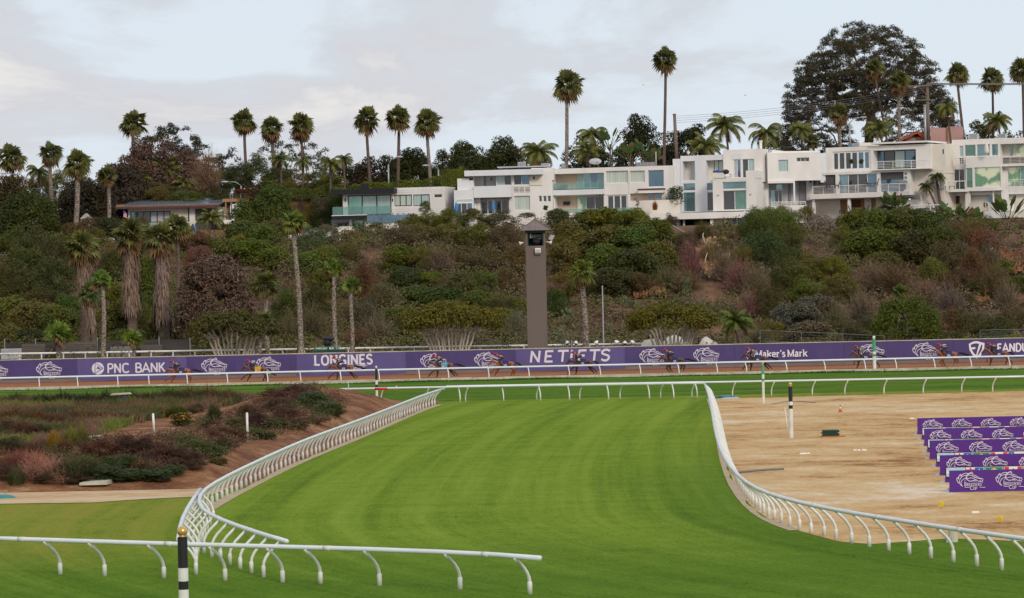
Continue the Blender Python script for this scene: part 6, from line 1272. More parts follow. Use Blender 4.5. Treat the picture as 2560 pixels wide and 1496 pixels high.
for k, x in enumerate((2303, 2327, 2351)): chair(x, 528.5-k*.4, 391.5, 'stripe', ['left', 'middle', 'right'][k]+' blue and white striped lounger behind the tall hedge', lounge=True)
for k, (x, y, Y) in enumerate(((2071, 471, 394.5), (2092, 471, 394.3), (2174, 467, 392.3), (2189, 466, 392))): chair(x, y, Y, 'darkfr', ['leftmost', 'second', 'third', 'rightmost'][k]+' dark chair behind the long middle railing of the terraced house', .5, 1 if k % 2 else -1)
for k, (x, y, Y) in enumerate(((2131, 533, 393), (2163, 532, 392.6), (2105, 534, 394))): chair(x, y, Y, 'darkfr', ['dark patio chair left of the wooden bench on the lowest terrace', 'dark patio chair right of the wooden bench on the lowest terrace', 'dark patio chair left of the square pillar behind bare twigs'][k], .6, -1 if k == 0 else 1)
for k, x in enumerate((2357, 2380)): chair(x, 474, 390.5, 'grey', ['left', 'right'][k]+' grey chair with a pale blue patterned cushion on the rightmost house terrace', .7, -1 if k == 0 else 1, cush='fl_lb')
for k, x in enumerate((488, 498, 530)): chair(x, 605, 402, 'blue', ['leftmost', 'middle', 'rightmost'][k]+' small blue chair on the patio of the low house', .6, 1)
p = AT(1815, 445, 393.5); t = thing('covered_gear', 'black and white bundled gear on the upper terrace of the stepped house', 'gear', tuple(p)); MB().ball(p+Vector((0, 0, .75)), .38, 10, 6, (1.1, .8, .8)).build('black_bundle', M['black'], t); MB().ball(p+Vector((.1, 0, .25)), .35, 10, 6, (1.2, .8, .6)).tube([p+Vector((-.3, 0, 0)), p+Vector((0, 0, .6)), p+Vector((.5, 0, 0))], .04, 5).build('white_frame', M['white'], t); MB().tube([p+Vector((.45, -.1, .25)), p+Vector((.45, .1, .25))], .27, 12).build('wheel', M['lgrey'], t)
p = AT(1784, 430, 392); tag(MB().tube([p+Vector((-.1, 0, 0)), p+Vector((.5, 0, .06)), p+Vector((1.1, 0, -.08))], [.1, .16, .04], 8).build('blue_cloth', M['blue'], loc=p), 'rolled dark blue cloth on the parapet of the stepped house', 'cloth')
p = AT(2256, 472, 391.5); t = thing('grill', 'grey domed covered grill at the right end of the long middle railing', 'grill', tuple(p)); MB().ball(p+Vector((0, 0, .75)), .55, 12, 6, (1.2, .8, .6)).build('grill_cover', M['grey'], t); MB().box((p.x-.4, p.y-.3, p.z-.1), (p.x+.4, p.y+.3, p.z+.7)).build('grill_body', M['navy'], t)
# small flag on the low house
p = AT(307.5, 553, 409.5); q = AT(309, 524, 409.5); t = thing('flag', 'small red, white and blue striped flag hanging at the left corner of the low house', 'flag', tuple(p)); MB().tube([p, q], .03, 5).build('flag_pole', M['darkfr'], t)
fm = MB(); z = q.z-.1
for k in range(7): MB().hexa([(q.x-.08+.03*k, 409.45, z-.75+.1*k-.09), (q.x+.38+.0*k, 409.45, z-1.0+.1*k-.09), (q.x+.38, 409.5, z-1.0+.1*k-.09), (q.x-.08+.03*k, 409.5, z-.75+.1*k-.09), (q.x-.08+.03*k, 409.45, z-.75+.1*k), (q.x+.38, 409.45, z-1.0+.1*k), (q.x+.38, 409.5, z-1.0+.1*k), (q.x-.08+.03*k, 409.5, z-.75+.1*k)]).build('flag_stripe', M['fl_r' if k % 2 == 0 else 'fl_w'], t)
MB().box((q.x-.02, 409.42, z-.42), (q.x+.2, 409.449, z-.1)).build('flag_canton', M['fl_b'], t)
# ------------------------------------------------------------------ foliage generators
def leafquads(P, Nrm, size, aspect=.55, rnd=.5):
    """one leaf-sized quad per point"""
    n = len(P); Nn = Nrm+rng.normal(0, rnd, (n, 3)); Nn /= np.linalg.norm(Nn, axis=1, keepdims=True)+1e-9
    a = np.cross(Nn, rng.normal(0, 1, (n, 3))); a /= np.linalg.norm(a, axis=1, keepdims=True)+1e-9; b = np.cross(Nn, a)
    s = (size*rng.uniform(.6, 1.4, n))[:, None]
    return np.stack([P-a*s, P-b*s*aspect, P+a*s, P+b*s*aspect], axis=1)
def blobs(n_b, shape, flat=1., lo=.25, hi=.45, zmin=-.1, shell=.45):
    """centres and radii of clumps filling an ellipsoid of half-sizes shape"""
    out = []
    while len(out) < n_b:
        v = rng.normal(0, 1, 3); v /= np.linalg.norm(v)
        if v[2] < zmin: v[2] = -v[2]*rng.uniform(0, 1)
        r = rng.uniform(shell, .85); c = v*r*np.array(shape); out.append((c, rng.uniform(lo, hi)*min(shape[0], shape[2]*1.3)))
    return out
CD = 1.
def cloud(bl, per, leaf, droop=0., aspect=.55, flat=.98):
    Q = []
    for c, r in bl:
        n = max(12, int(per*r*r*CD)); v = rng.normal(0, 1, (n, 3)); v /= np.linalg.norm(v, axis=1, keepdims=True)
        v[:, 2] = np.where(v[:, 2] < -.7, -v[:, 2], v[:, 2]); rr = r*rng.uniform(.68, 1.15, (n, 1))
        P = c+v*rr*np.array([1, 1, flat]); P[:, 2] -= droop*rng.uniform(0, 1, n)
        Q.append(leafquads(P, v+np.array([0, 0, .2]), leaf, aspect, .5))
    return np.concatenate(Q)
PM = {}
def proto(key, fn):
    if key not in PM: PM[key] = fn()
    return PM[key]
def bush_mesh(v, kind):
    mb = MB()
    if kind == 'broad': mb.quads(cloud(blobs(38, (1, .9, 1), zmin=-2, lo=.22, hi=.40), 2300, .050))
    elif kind == 'fine': mb.quads(cloud(blobs(44, (1, .9, 1), lo=.16, hi=.32, zmin=-2), 3300, .036, aspect=.45))
    elif kind == 'hang': mb.quads(cloud(blobs(34, (1, .9, 1), lo=.2, hi=.36, zmin=-2), 3000, .052, droop=.25, aspect=.24))
    elif kind == 'twig':
        P = []
        for k in range(650):
            th = rng.uniform(0, 2*math.pi); ph = rng.uniform(.05, 1.25); d = np.array([math.sin(ph)*math.cos(th), math.sin(ph)*math.sin(th), math.cos(ph)*1.0]); a = d*rng.uniform(.1, .55); L = rng.uniform(.3, .55); e = a+(d+rng.normal(0, .28, 3))*L; s = np.cross(d, rng.normal(0, 1, 3)); s /= np.linalg.norm(s)+1e-9; w_ = .010
            P.append([a-s*w_, a+s*w_, e+s*w_*.3, e-s*w_*.3])
            for q in range(2): e2 = e+rng.normal(0, .12, 3)+d*.12; P.append([e-s*w_*.6, e+s*w_*.6, e2+s*.003, e2-s*.003])
        mb.quads(np.array(P)); q_ = cloud(blobs(26, (.95, .85, .55), lo=.2, hi=.34, zmin=-2), 1100, .036, aspect=.25); q_[:, :, 2] += .45; mb.quads(q_)
    elif kind == 'grass':
        P = []
        for k in range(900):
            th = rng.uniform(0, 2*math.pi); r0 = rng.uniform(0, .55); o = np.array([math.cos(th)*r0, math.sin(th)*r0, 0]); out = rng.uniform(.15, .9); h = rng.uniform(.45, 1.12)*(1.1-.45*out)*(1.1-.5*r0); s = np.array([-math.sin(th+rng.normal(0, .6)), math.cos(th), 0])*.014
            m1 = o+np.array([math.cos(th)*out*.35, math.sin(th)*out*.35, h*.72]); e = o+np.array([math.cos(th)*out, math.sin(th)*out, h*(1-.35*out)])
            P += [[o-s, o+s, m1+s*.9, m1-s*.9], [m1-s*.9, m1+s*.9, e+s*.15, e-s*.15]]
        mb.quads(np.array(P))
    elif kind == 'cactus':
        for k in range(46):
            v_ = rng.normal(0, 1, 3); v_ /= np.linalg.norm(v_); c = v_*rng.uniform(.3, 1)*np.array([.95, .5, .75])+np.array([0, 0, .25]); a = rng.normal(0, .5); w_ = rng.uniform(.07, .12); n = 9; V = []; s = np.array([math.cos(a*.8), math.sin(a*.8)*.6, 0]); u = np.array([rng.normal(0, .3), 0, 1.])
            for q in range(n): t = 2*math.pi*q/n; V.append(c+s*math.cos(t)*w_+u*(math.sin(t)*w_*1.5))
            V2 = [x+np.array([0, .025, 0]) for x in V]
            mb.add(V+V2, [tuple(range(n)), tuple(range(2*n-1, n-1, -1))]+[(q, (q+1) % n, n+(q+1) % n, n+q) for q in range(n)])
    elif kind == 'agave':
        P = []
        for k in range(46):
            th = rng.uniform(0, 2*math.pi); el = rng.uniform(.15, 1.4); d = np.array([math.cos(th)*math.cos(el), math.sin(th)*math.cos(el), math.sin(el)]); s = np.array([-math.sin(th), math.cos(th), 0])*.075; m1 = d*.5; e = d*1.0+np.array([0, 0, -.05]); P += [[-s*.6, s*.6, m1+s, m1-s], [m1-s, m1+s, e+s*.05, e-s*.05]]
        mb.quads(np.array(P))
    return mb.mesh('shrub_leaves')
def bush(px, py, rx, ry, kind, col, label, name='shrub', Y=None, group=None, cat='shrub', m=None, v=None, infield=False):
    """a shrub whose crown is centred at pixel (px, py) with pixel half-sizes rx, ry; its foot on the slope"""
    if infield:
        b = Vector(HITM(px, py+ry*.8)[0])
    elif Y is None: b = HIT(px, py+ry*.75)
    else: b = AT(px, py+ry*.8, Y)
    s = b.y/FPX; v = v if v is not None else int(rng.integers(3 if kind in ('broad', 'fine') else 2))
    me = proto((kind, v), lambda: bush_mesh(v, kind)); R_ = rx*s; Hh = ry*s; lift = .75*ry*s
    if kind in ('grass', 'agave', 'twig'): Hh = 1.8*ry*s; lift = -.05*Hh
    if kind == 'grass': R_ *= 1.15
    o = inst(me, name, (b.x, b.y+(R_*.15), b.z+lift), rz=random.uniform(0, 6.28), sc=(R_, R_*random.uniform(.8, 1.05), Hh), col=col)
    if not me.materials: me.materials.append(M['veg'])
    if m: o.material_slots[0].link = 'OBJECT'; o.material_slots[0].material = M[m]
    return tag(o, label, cat, group)
# ---- branching trees: connect foliage points to the trunk greedily, radii from what they carry
def branch_tree(base, top, tips, r0, trunk_n=8, rmin=.02, wig=.12, pref=.35, expo=.6):
    nodes = [np.array(base)+(np.array(top)-np.array(base))*k/trunk_n+(rng.normal(0, wig*.3, 3) if 0 < k else 0) for k in range(trunk_n+1)]; par = [-1]+list(range(trunk_n)); depth = [np.linalg.norm(n-nodes[0]) for n in nodes]
    order = sorted(range(len(tips)), key=lambda i: np.linalg.norm(tips[i]-np.array(top)))
    tipn = []
    for i in order:
        t = np.array(tips[i]); A = np.array(nodes); d = np.linalg.norm(A-t, axis=1)+pref*np.array(depth)*.3
        d = np.where(A[:, 2] > t[2]+.8, d*2.2, d); d[0:1] += 3; j = int(np.argmin(d)); a = nodes[j]; L = np.linalg.norm(t-a); k = max(1, int(L/1.1)); prev = j
        for q in range(1, k+1):
            f = q/k; p = a+(t-a)*f+np.array([0, 0, .12*L*math.sin(math.pi*f)])*(1 if t[2] > a[2] else -.3)+(rng.normal(0, wig, 3)*math.sin(math.pi*f) if q < k else 0)
            nodes.append(p); par.append(prev); depth.append(depth[prev]+L/k); prev = len(nodes)-1
        tipn.append(prev)
    w_ = np.zeros(len(nodes))
    for t in tipn: w_[t] += 1
    for i in range(len(nodes)-1, 0, -1): w_[par[i]] += w_[i]
    rad = np.maximum(rmin, r0*(w_/max(1, w_[0]))**expo); mb = MB()
    kids = {}
    for i, p in enumerate(par):
        if p >= 0: kids.setdefault(p, []).append(i)
    done = set()
    def chain(i):
        c = [i]
        while kids.get(c[-1]): nx_ = max(kids[c[-1]], key=lambda q: w_[q]); c.append(nx_)
        return c
    stack = [0]
    while stack:
        i = stack.pop(); c = chain(i); pts = ([par[i]] if par[i] >= 0 else [])+c
        if len(pts) > 1: mb.tube([tuple(nodes[q]) for q in pts], [float(min(rad[q], rad[c[0]]*1.05)) for q in pts], 5 if rad[i] < .15 else 8, cap=False)
        for q in c:
            for k in kids.get(q, []):
                if k not in c: stack.append(k)
    return mb
def tuft(P, n, r, leaf, aspect=.18, up=.3):
    Q = []
    for c in P:
        v = rng.normal(0, 1, (n, 3)); v /= np.linalg.norm(v, axis=1, keepdims=True); v[:, 2] = np.abs(v[:, 2])*1.0-.25; p = np.array(c)+v*r*rng.uniform(.4, 1, (n, 1)); Q.append(leafquads(p, v+np.array([0, 0, up]), leaf, aspect, .8))
    return np.concatenate(Q)
DK = 4.2
def dome_tree(name, label, px, ptop, pbase, rx, Y, col, style='pine', ntips=200, trunk=.5, cat='tree', base_frac=.35, leaf=.2, per=40, tr=.75, m='veg', bark='bark', lean=0, stems=1, zcut=.0, group=None, expo=.6):
    b = AT(px, pbase, Y); b.z = min(b.z, bluff(b.x, Y)) if Y > 330 else (bluff(b.x, Y) if Y > 286 else 0); tpz = AT(px, ptop, Y).z; rxm = rx*Y/FPX*1.08; H_ = tpz-b.z; zc = b.z+H_*base_frac; hz = tpz-zc
    t = thing(name, label, cat, tuple(b), group); tips = []
    while len(tips) < ntips:
        v = rng.normal(0, 1, 3); v /= np.linalg.norm(v); v[2] = abs(v[2]); r = rng.choice([rng.uniform(.88, 1.04), rng.uniform(.35, .95)]) if style != 'dense' else rng.uniform(.5, 1)**.5
        if v[2]*r < zcut or (style == 'pine' and v[2]*r < .42 and r < .78 and ntips > 1000): continue
        p = np.array([b.x+lean+v[0]*rxm*r, Y+v[1]*rxm*r*.75, zc+v[2]*hz*r]); tips.append(p)
    br = None
    for s in range(stems):
        dx = (s-(stems-1)/2)*.35; tt = tips if stems == 1 else sorted(tips, key=lambda q: q[0])[len(tips)*s//stems:len(tips)*(s+1)//stems]; mt = np.mean(tt, axis=0); top = (b.x+dx*2+lean*.5, Y, zc+hz*.12) if stems == 1 else (b.x+(mt[0]-b.x)*.62, Y+(mt[1]-Y)*.5, b.z+(zc-b.z)*.85)
        q = branch_tree((b.x+dx*.5, Y+rng.normal(0, .1), b.z-.3), top, tt, trunk/(stems**.5), rmin=.025 if stems == 1 else .022, expo=expo)
        if br is None: br = q
        else: br.add(np.concatenate(q.v), q.f)
    br.build('trunk_and_limbs', M[bark], t, smooth=True)
    if style == 'dense':
        cr = MB(); cr.quads(cloud([(p, rng.uniform(.8, 1.3)*tr) for p in tips], per*DK, leaf*1.12, flat=.92))
    elif style == 'bare': cr = MB(); cr.quads(tuft(tips, per, tr, leaf, .08))
    else: cr = MB(); cr.quads(tuft(tips, int(per*2.0), tr, leaf, .3))
    cr.build('crown', M[m], t, col=col); return t
# ---- palms
def fan_crown(seed, n=38, droop=1., dryf=.22, up=1.):
    r = np.random.default_rng(seed); mb = MB(); Q = []; D = []
    for k in range(n):
        f = (k+.5)/n; el = R(85-f*150*droop)+r.normal(0, .10); th = k*2.39996+r.normal(0, .2); dh = np.array([math.cos(th), math.sin(th), 0]); up_ = np.array([0, 0, 1.]); d = dh*math.cos(el)+up_*math.sin(el); Lp = r.uniform(.16, .52)*(1 if el > 0 else .85); s = np.array([-math.sin(th), math.cos(th), 0]); tw = r.uniform(-1.1, 1.1); s = s*math.cos(tw)+np.cross(s, d)*math.sin(tw)
        hub = d*Lp+up_*(-.06*Lp if el < .5 else 0); nrm = np.cross(s, d); dry = 1. if f > 1-dryf else (0.35*max(0, (f-.5))*2)
        Q.append([s*-.012, s*.012, hub+s*.012, hub-s*.012]); D.append(min(1, dry+.3)); B = r.uniform(.46, .64); nb = 11
        for j in range(nb):
            a = R(-82+164*j/(nb-1)); dd = d*math.cos(a)+s*math.sin(a); L = B*(1-.25*abs(math.sin(a)))*r.uniform(.85, 1.1); w_ = np.cross(nrm, dd)*.066*B*1.9; m1 = hub+dd*L*.55+nrm*(.02*(1 if j % 2 else -1)); e = hub+dd*L+np.array([0, 0, -L*.34*(1-.4*max(0, math.sin(el)))])
            Q.append([hub, m1+w_, e, m1-w_]); D.append(dry)
    mb.quads(np.array(Q), np.array(D)); return mb.mesh('palm_leaves')
def feather_crown(seed, n=16, L0=1., arch=1.):
    r = np.random.default_rng(seed); mb = MB(); Q = []; D = []
    for k in range(n):
        th = k*2.39996+r.normal(0, .2); f = k/n; el = R(82-f*95)+r.normal(0, .08); L = L0*r.uniform(.85, 1.1); p = np.zeros(3); P = [p.copy()]; ang = el; seg = 12; dh = np.array([math.cos(th), math.sin(th), 0]); s = np.array([-math.sin(th), math.cos(th), 0])
        for q in range(seg): p = p+(dh*math.cos(ang)+np.array([0, 0, math.sin(ang)]))*L/seg; ang -= .13*arch*(1+.5*q/seg); P.append(p.copy())
        for q in range(seg):
            a, b = P[q], P[q+1]; w_ = s*.011; Q.append([a-w_, a+w_, b+w_, b-w_]); D.append(.15)
            t = (b-a); t /= np.linalg.norm(t)
            if q < 1: continue
            ll = L*.30*math.sin(math.pi*(.12+.83*q/seg))**.7
            for h in (0, .33, .66):
                for sg in (-1, 1):
                    c = a+(b-a)*h; dd = s*sg*.75+t*.55+np.array([0, 0, -.38-.3*r.random()]); dd /= np.linalg.norm(dd); e = c+dd*ll; Q.append([c-t*.02, c+t*.02, e+t*.003+np.array([0, 0, -ll*.15]), e-t*.003+np.array([0, 0, -ll*.15])]); D.append(.75 if f > .85 else 0)
    mb.quads(np.array(Q), np.array(D)); return mb.mesh('palm_fronds')
FAN = [fan_crown(11, 46, 1.02, .16), fan_crown(12, 40, .98, .12), fan_crown(13, 50, 1.06, .2), fan_crown(14, 34, .72, .06), fan_crown(15, 56, 1.08, .36)]
FEA = [feather_crown(21, 21), feather_crown(22, 18, 1, 1.2), feather_crown(23, 24, 1, .8)]
for m_ in FAN+FEA: m_.materials.append(M['palm'])
PG = (.070, .090, .028)
def palm(label, cx, cy, r, bx, by, Y, kind='fan', v=None, tr=.22, col=PG, skirt=None, trunk='palmtrunk', name=None, bulge=True, group=None, zs=1., swell=1.0, bottom=None):
    """cx, cy crown centre, r its pixel radius; bx, by the pixel where the trunk leaves sight"""
    c = AT(cx, cy, Y); b = AT(bx, by, Y); g = bluff(b.x, Y) if Y > 286 else 0; zb_ = min(b.z, g)-.1 if bottom is None else bottom; k = (c.z-zb_)/max(.1, (c.z-b.z)); bb = c+(b-c)*k; bb.z = zb_
    if abs(bb.x-b.x) > 2: bb.x = b.x+(2 if bb.x > b.x else -2)
    t = thing(name or ('fan_palm' if kind == 'fan' else 'feather_palm'), label, 'palm tree', tuple(bb), group); R_ = r*Y/FPX
    Hh = c.z-bb.z; P = [bb+(c-bb)*f+Vector((.10*math.sin(f*5+cx), 0, 0)) for f in [i/10 for i in range(11)]]; P[-1] = c.copy()
    rad = [tr*swell*(1.35-.5*f if f < .15 else 1.0-.25*f) for f in [i/10 for i in range(11)]]
    mb = MB(); mb.tube(P, rad, 8)
    if trunk == 'palmtrunk' and r > 18:     # leaf-base stubs that roughen the trunk
        Q = []; n = int(Hh*9)
        for i in range(n):
            f = rng.uniform(.02, .97); a = rng.uniform(0, 2*math.pi); p = np.array(bb+(c-bb)*f)+np.array([.10*math.sin(f*5+cx), 0, 0]); rr = tr*(1.-.25*f)*swell; d = np.array([math.cos(a), math.sin(a), 0]); s = np.array([-math.sin(a), math.cos(a), 0])*.07; o = p+d*rr*.9; Q.append([o-s, o+s, o+s*.6+d*.09+np.array([0, 0, .13]), o-s*.6+d*.09+np.array([0, 0, .13])])
        if Q: mb.quads(np.array(Q))
    mb.build('trunk', M[trunk], t, smooth=False)
    me = (FAN if kind == 'fan' else FEA)[v if v is not None else int(rng.integers(3))]
    o = inst(me, 'crown', c-bb, rz=random.uniform(0, 6.28), sc=(R_, R_, R_*zs), parent=t, col=col); o.rotation_euler = (random.uniform(-.1, .1), random.uniform(-.1, .1), random.uniform(0, 6.28))
    if skirt:       # (pixel y bottom, pixel half-width top, half-width bottom)
        y1, w0, w1 = skirt; zt_2 = c.z-.1; zb2 = AT(bx, y1, Y).z; Q = []; D = []; n = int(900*(zt_2-zb2)/6)
        for i in range(n):
            f = rng.uniform(0, 1)**.8; a = rng.uniform(0, 2*math.pi); w_ = .88*(w0+(w1-w0)*f)*Y/FPX*(1+.12*math.sin(f*9+a*2)); z = zt_2+(zb2-zt_2)*f; ctr = bb+(c-bb)*((z-bb.z)/Hh); d = np.array([math.cos(a), math.sin(a), 0]); s = np.array([-math.sin(a), math.cos(a), 0])*rng.uniform(.05, .12); o2 = np.array([ctr.x, ctr.y, z])+d*w_*rng.uniform(.75, 1.02); L = rng.uniform(.5, 1.2); e = o2+d*rng.uniform(-.05, .16)+np.array([rng.normal(0, .06), 0, -L]); Q.append([o2-s, o2+s, e+s*.25, e-s*.25])
        mb2 = MB().tube([(c.x, c.y, zt_2), ((c.x+bb.x)/2, c.y, (zt_2+zb2)/2), (bb.x+(c.x-bb.x)*.3, c.y, zb2)], [w0*.7*Y/FPX, (w0+w1)/2*.75*Y/FPX, w1*.7*Y/FPX], 8); mb2.quads(np.array(Q)); mb2.build('dead_leaf_skirt', M['dryveg'], t, col=(.20, .145, .115))
    return t
K = 1.01587
# palms on the skyline (numbers are pixels of the 2520-wide view, scaled by K)
SKY = [
 ('shaggy fan palm at the far left edge of the skyline', 28, 388, 40, 30, 440, 425, 1, .24), ('fan palm with a pale trunk, second from the left edge', 124, 378, 32, 127, 490, 400, 0, .30), ('bushy-headed fan palm with a thick trunk reaching down to the slope, third from the left', 190, 402, 40, 187, 590, 396, 2, .36), ('low fan palm with a straight pale trunk left of the low house', 264, 432, 27, 269, 545, 398, 0, .27),
 ('fan palm rising above the rounded brown tree', 327, 303, 36, 328, 345, 436, 1, .28), ('slim fan palm, left of the trio before the airy pine', 601, 297, 34, 610, 470, 424, 2, .24), ('fan palm, middle of the trio before the airy pine', 669, 315, 33, 679, 462, 426, 4, .25), ('fan palm, right of the trio before the airy pine', 741, 308, 36, 745, 455, 428, 4, .22),
 ('leftmost of the three even fan palms above the clipped hedge', 903, 294, 37, 909, 440, 430, 2, .24), ('middle one of the three even fan palms above the clipped hedge', 980, 292, 36, 981, 437, 430, 0, .25), ('rightmost of the three even fan palms above the clipped hedge', 1051, 299, 38, 1057, 437, 430, 2, .26),
 ('tall full-crowned fan palm with a thick pale trunk foot behind the long white house', 1397, 207, 43, 1392, 408, 408, 2, .27), ('tallest and slimmest fan palm, standing alone against the sky', 1636, 148, 35, 1636, 402, 410, 0, .22),
 ('fan palm crown in front of the middle of the giant pine', 2152, 168, 28, 2172, 280, 425, 4, .18), ('fan palm with a pale trunk just right of the giant pine centre', 2214, 200, 32, 2213, 345, 421, 4, .26), ('fan palm at the right rim of the giant pine', 2356, 180, 32, 2369, 330, 428, 2, .22), ('fan palm second from the right edge of the photograph', 2440, 193, 33, 2443, 290, 432, 2, .20), ('fan palm cut by the right edge of the photograph', 2514, 172, 38, 2522, 345, 424, 1, .24),
 ('shaggy palm with hanging orange-brown leaves left of the giant pine trunk', 2066, 278, 30, 2068, 345, 414, 4, .28), ('small fan palm with a yellow crown in front of the giant pine, at left', 2000, 345, 22, 2003, 385, 410, 1, .2),
]
for lab, cx, cy, r, bx, by, Y, v, tr in SKY: palm(lab, cx*K, (cy+2)*K, r*K*1.22, bx*K, by*K, Y, v=v, tr=tr, trunk='palmdark' if Y > 405 and tr < .26 else 'palmtrunk', col=(.108, .118, .046))
FEAS = [('feather palm clump right of the two dark domed trees', 1325, 378, 52, 1330, 412, 410, 0), ('pale green feather palm left of the bird-of-paradise clump', 1458, 335, 45, 1470, 410, 408, 1), ('low yellow-green feather palm under the taller one at the roof edge', 1445, 375, 38, 1450, 412, 406, 2), ('dark arching feather palm left of the stepped house flue', 1785, 312, 52, 1790, 372, 414, 0), ('golden low feather palm behind the stepped white house', 1735, 362, 48, 1738, 392, 404, 2), ('dark feather palm with long arching leaves right of the stepped house flue', 1885, 330, 50, 1880, 365, 412, 1), ('feather palm low before the giant pine, near its left limbs', 1970, 322, 36, 1972, 365, 412, 0),
 ('feather palm in front of the giant pine trunk', 2165, 318, 38, 2178, 355, 410, 2), ('feather palm between the cross-arm pole and the pink house', 2330, 268, 34, 2337, 340, 414, 1), ('feather palm on the knoll behind the rightmost roof', 2455, 300, 40, 2470, 340, 412, 0), ('feather palm, left of the two by the black-roofed house', 812, 405, 34, 815, 460, 410, 1), ('feather palm, right of the two by the black-roofed house', 846, 395, 26, 847, 450, 412, 0), ('olive feather palm in front of the brown rounded tree', 405, 420, 48, 410, 470, 430, 2), ('feather palm with a reddish trunk behind the solar roof', 458, 458, 38, 463, 490, 427, 0), ('small feather palm right of the reddish-trunked one', 512, 462, 30, 514, 492, 427, 1), ('yellowish feather palm between the low pale-trunked fan palm and the brown tree', 345, 440, 32, 352, 475, 428, 2), ('drooping feather palm in front of the low house right window', 520, 540, 38, 515, 575, 404, 2), ('feather palm by the middle hedge trees', 745, 400, 26, 745, 455, 415, 1), ('feather palm behind the small beige house', 95, 425, 38, 100, 500, 404, 1), ('feather palm with a bare trunk before the airy pine', 690, 395, 30, 690, 455, 416, 0)]
for lab, cx, cy, r, bx, by, Y, v in FEAS: palm(lab, cx*K, cy*K, r*K*1.15, bx*K, by*K, Y, 'feather', v, .17, trunk='palmdark', col=(.130, .145, .045))
# palms on the slope and along the track
MID = [
 ('tallest track-side fan palm, with a long scarred trunk left of the tower', 723, 548, 34, 741, 870, 292, 1, .26, None, (.10, .13, .03), 'palmtrunk'),
 ('fan palm, left of the pair right of the tallest track-side one', 819, 664, 27, 829, 870, 292, 3, .23, None, (.09, .14, .03), 'palmtrunk'), ('fan palm, right of the pair right of the tallest track-side one', 866, 706, 25, 865, 870, 291, 3, .21, None, (.09, .14, .03), 'palmtrunk'),
 ('fan palm with a straight scarred trunk in front of the skirted palms', 252, 695, 30, 255, 885, 292, 3, .24, None, (.09, .15, .03), 'palmtrunk'), ('small fan palm, left of the two low ones on the track fence', 145, 828, 37, 146, 880, 290, 3, .26, None, (.10, .15, .03), 'palmtrunk'), ('small fan palm, right of the two low ones on the track fence', 326, 838, 27, 328, 884, 290, 3, .2, None, (.10, .15, .03), 'palmtrunk'),
 ('fan palm among the prickly pears right of the tower', 1435, 670, 38, 1440, 858, 296, 1, .30, None, (.11, .14, .03), 'palmtrunk'), ('fan palm with a bent trunk before the brown twiggy tree', 652, 702, 36, 660, 860, 300, 1, .26, None, (.085, .10, .03), 'palmtrunk'), ('low fan palm right of the left multi-stemmed tree', 650, 792, 28, 634, 866, 294, 1, .34, None, (.09, .12, .03), 'palmtrunk'),
 ('leftmost skirted fan palm with orange hanging leaves and a bare lower trunk', 203, 612, 48, 210, 850, 312, 4, .42, (735, 25, 12), (.09, .095, .03), 'palmdark'), ('middle skirted fan palm with a thick grey skirt', 322, 582, 50, 324, 830, 330, 4, .5, (762, 24, 27), (.08, .085, .03), 'palmdark'), ('right skirted fan palm with a long grey skirt', 396, 590, 46, 402, 830, 328, 4, .5, (790, 20, 26), (.08, .085, .03), 'palmdark'),
 ('fan palm with a dark thin trunk behind the right skirted one', 438, 562, 38, 437, 680, 345, 1, .2, None, (.085, .09, .03), 'palmdark'), ('short fan palm with a tattered brown skirt beside the bare-trunked one', 222, 722, 34, 230, 860, 306, 2, .26, (800, 13, 10), (.06, .085, .035), 'palmdark'),
]
for lab, cx, cy, r, bx, by, Y, v, tr, sk, col, tk in MID: palm(lab, cx*K, cy*K, r*K*1.25, bx*K, by*K, Y, 'fan', v, tr, col=tuple(q*1.28 for q in col), skirt=sk and (sk[0]*K, sk[1]*K, sk[2]*K), trunk=tk)
palm('broad feather palm with golden-tipped leaves by the wire fence', 1812*K, 795*K, 52*K, 1820*K, 855*K, 298, 'feather', 2, .22, col=(.11, .16, .03), trunk='palmdark')
palm('low fan palm on the slope above the spreading green tree', 2212*K, 722*K, 28*K, 2212*K, 745*K, 322, 'fan', 3, .2, col=(.08, .11, .03))
palm('twin-stemmed bending palm, upper head, beside the terraced house', 2307*K, 437*K, 28*K, 2312*K, 500*K, 391, 'feather', 1, .2, col=(.06, .075, .03), trunk='palmdark')
palm('low leaning palm head left of the upper one beside the terraced house', 2280*K, 460*K, 25*K, 2300*K, 500*K, 390.5, 'feather', 0, .16, col=(.06, .075, .03), trunk='palmdark')
palm('potted sago palm on the top balcony of the terraced house', 2256*K, 392*K, 14*K, 2254*K, 402*K, 393, 'feather', 2, .12, col=(.04, .055, .025), trunk='palmdark', bottom=AT(2290, 420, 393).z)
palm('fan palm at the right edge of the slope under the concrete pier', 2500*K, 590*K, 46*K, 2510*K, 625*K, 376, 'fan', 3, .3, col=(.07, .11, .03), trunk='palmdark')
palm('smaller fan palm below the one at the right edge of the slope', 2478*K, 622*K, 30*K, 2484*K, 650*K, 372, 'fan', 3, .2, col=(.08, .12, .03), trunk='palmdark')
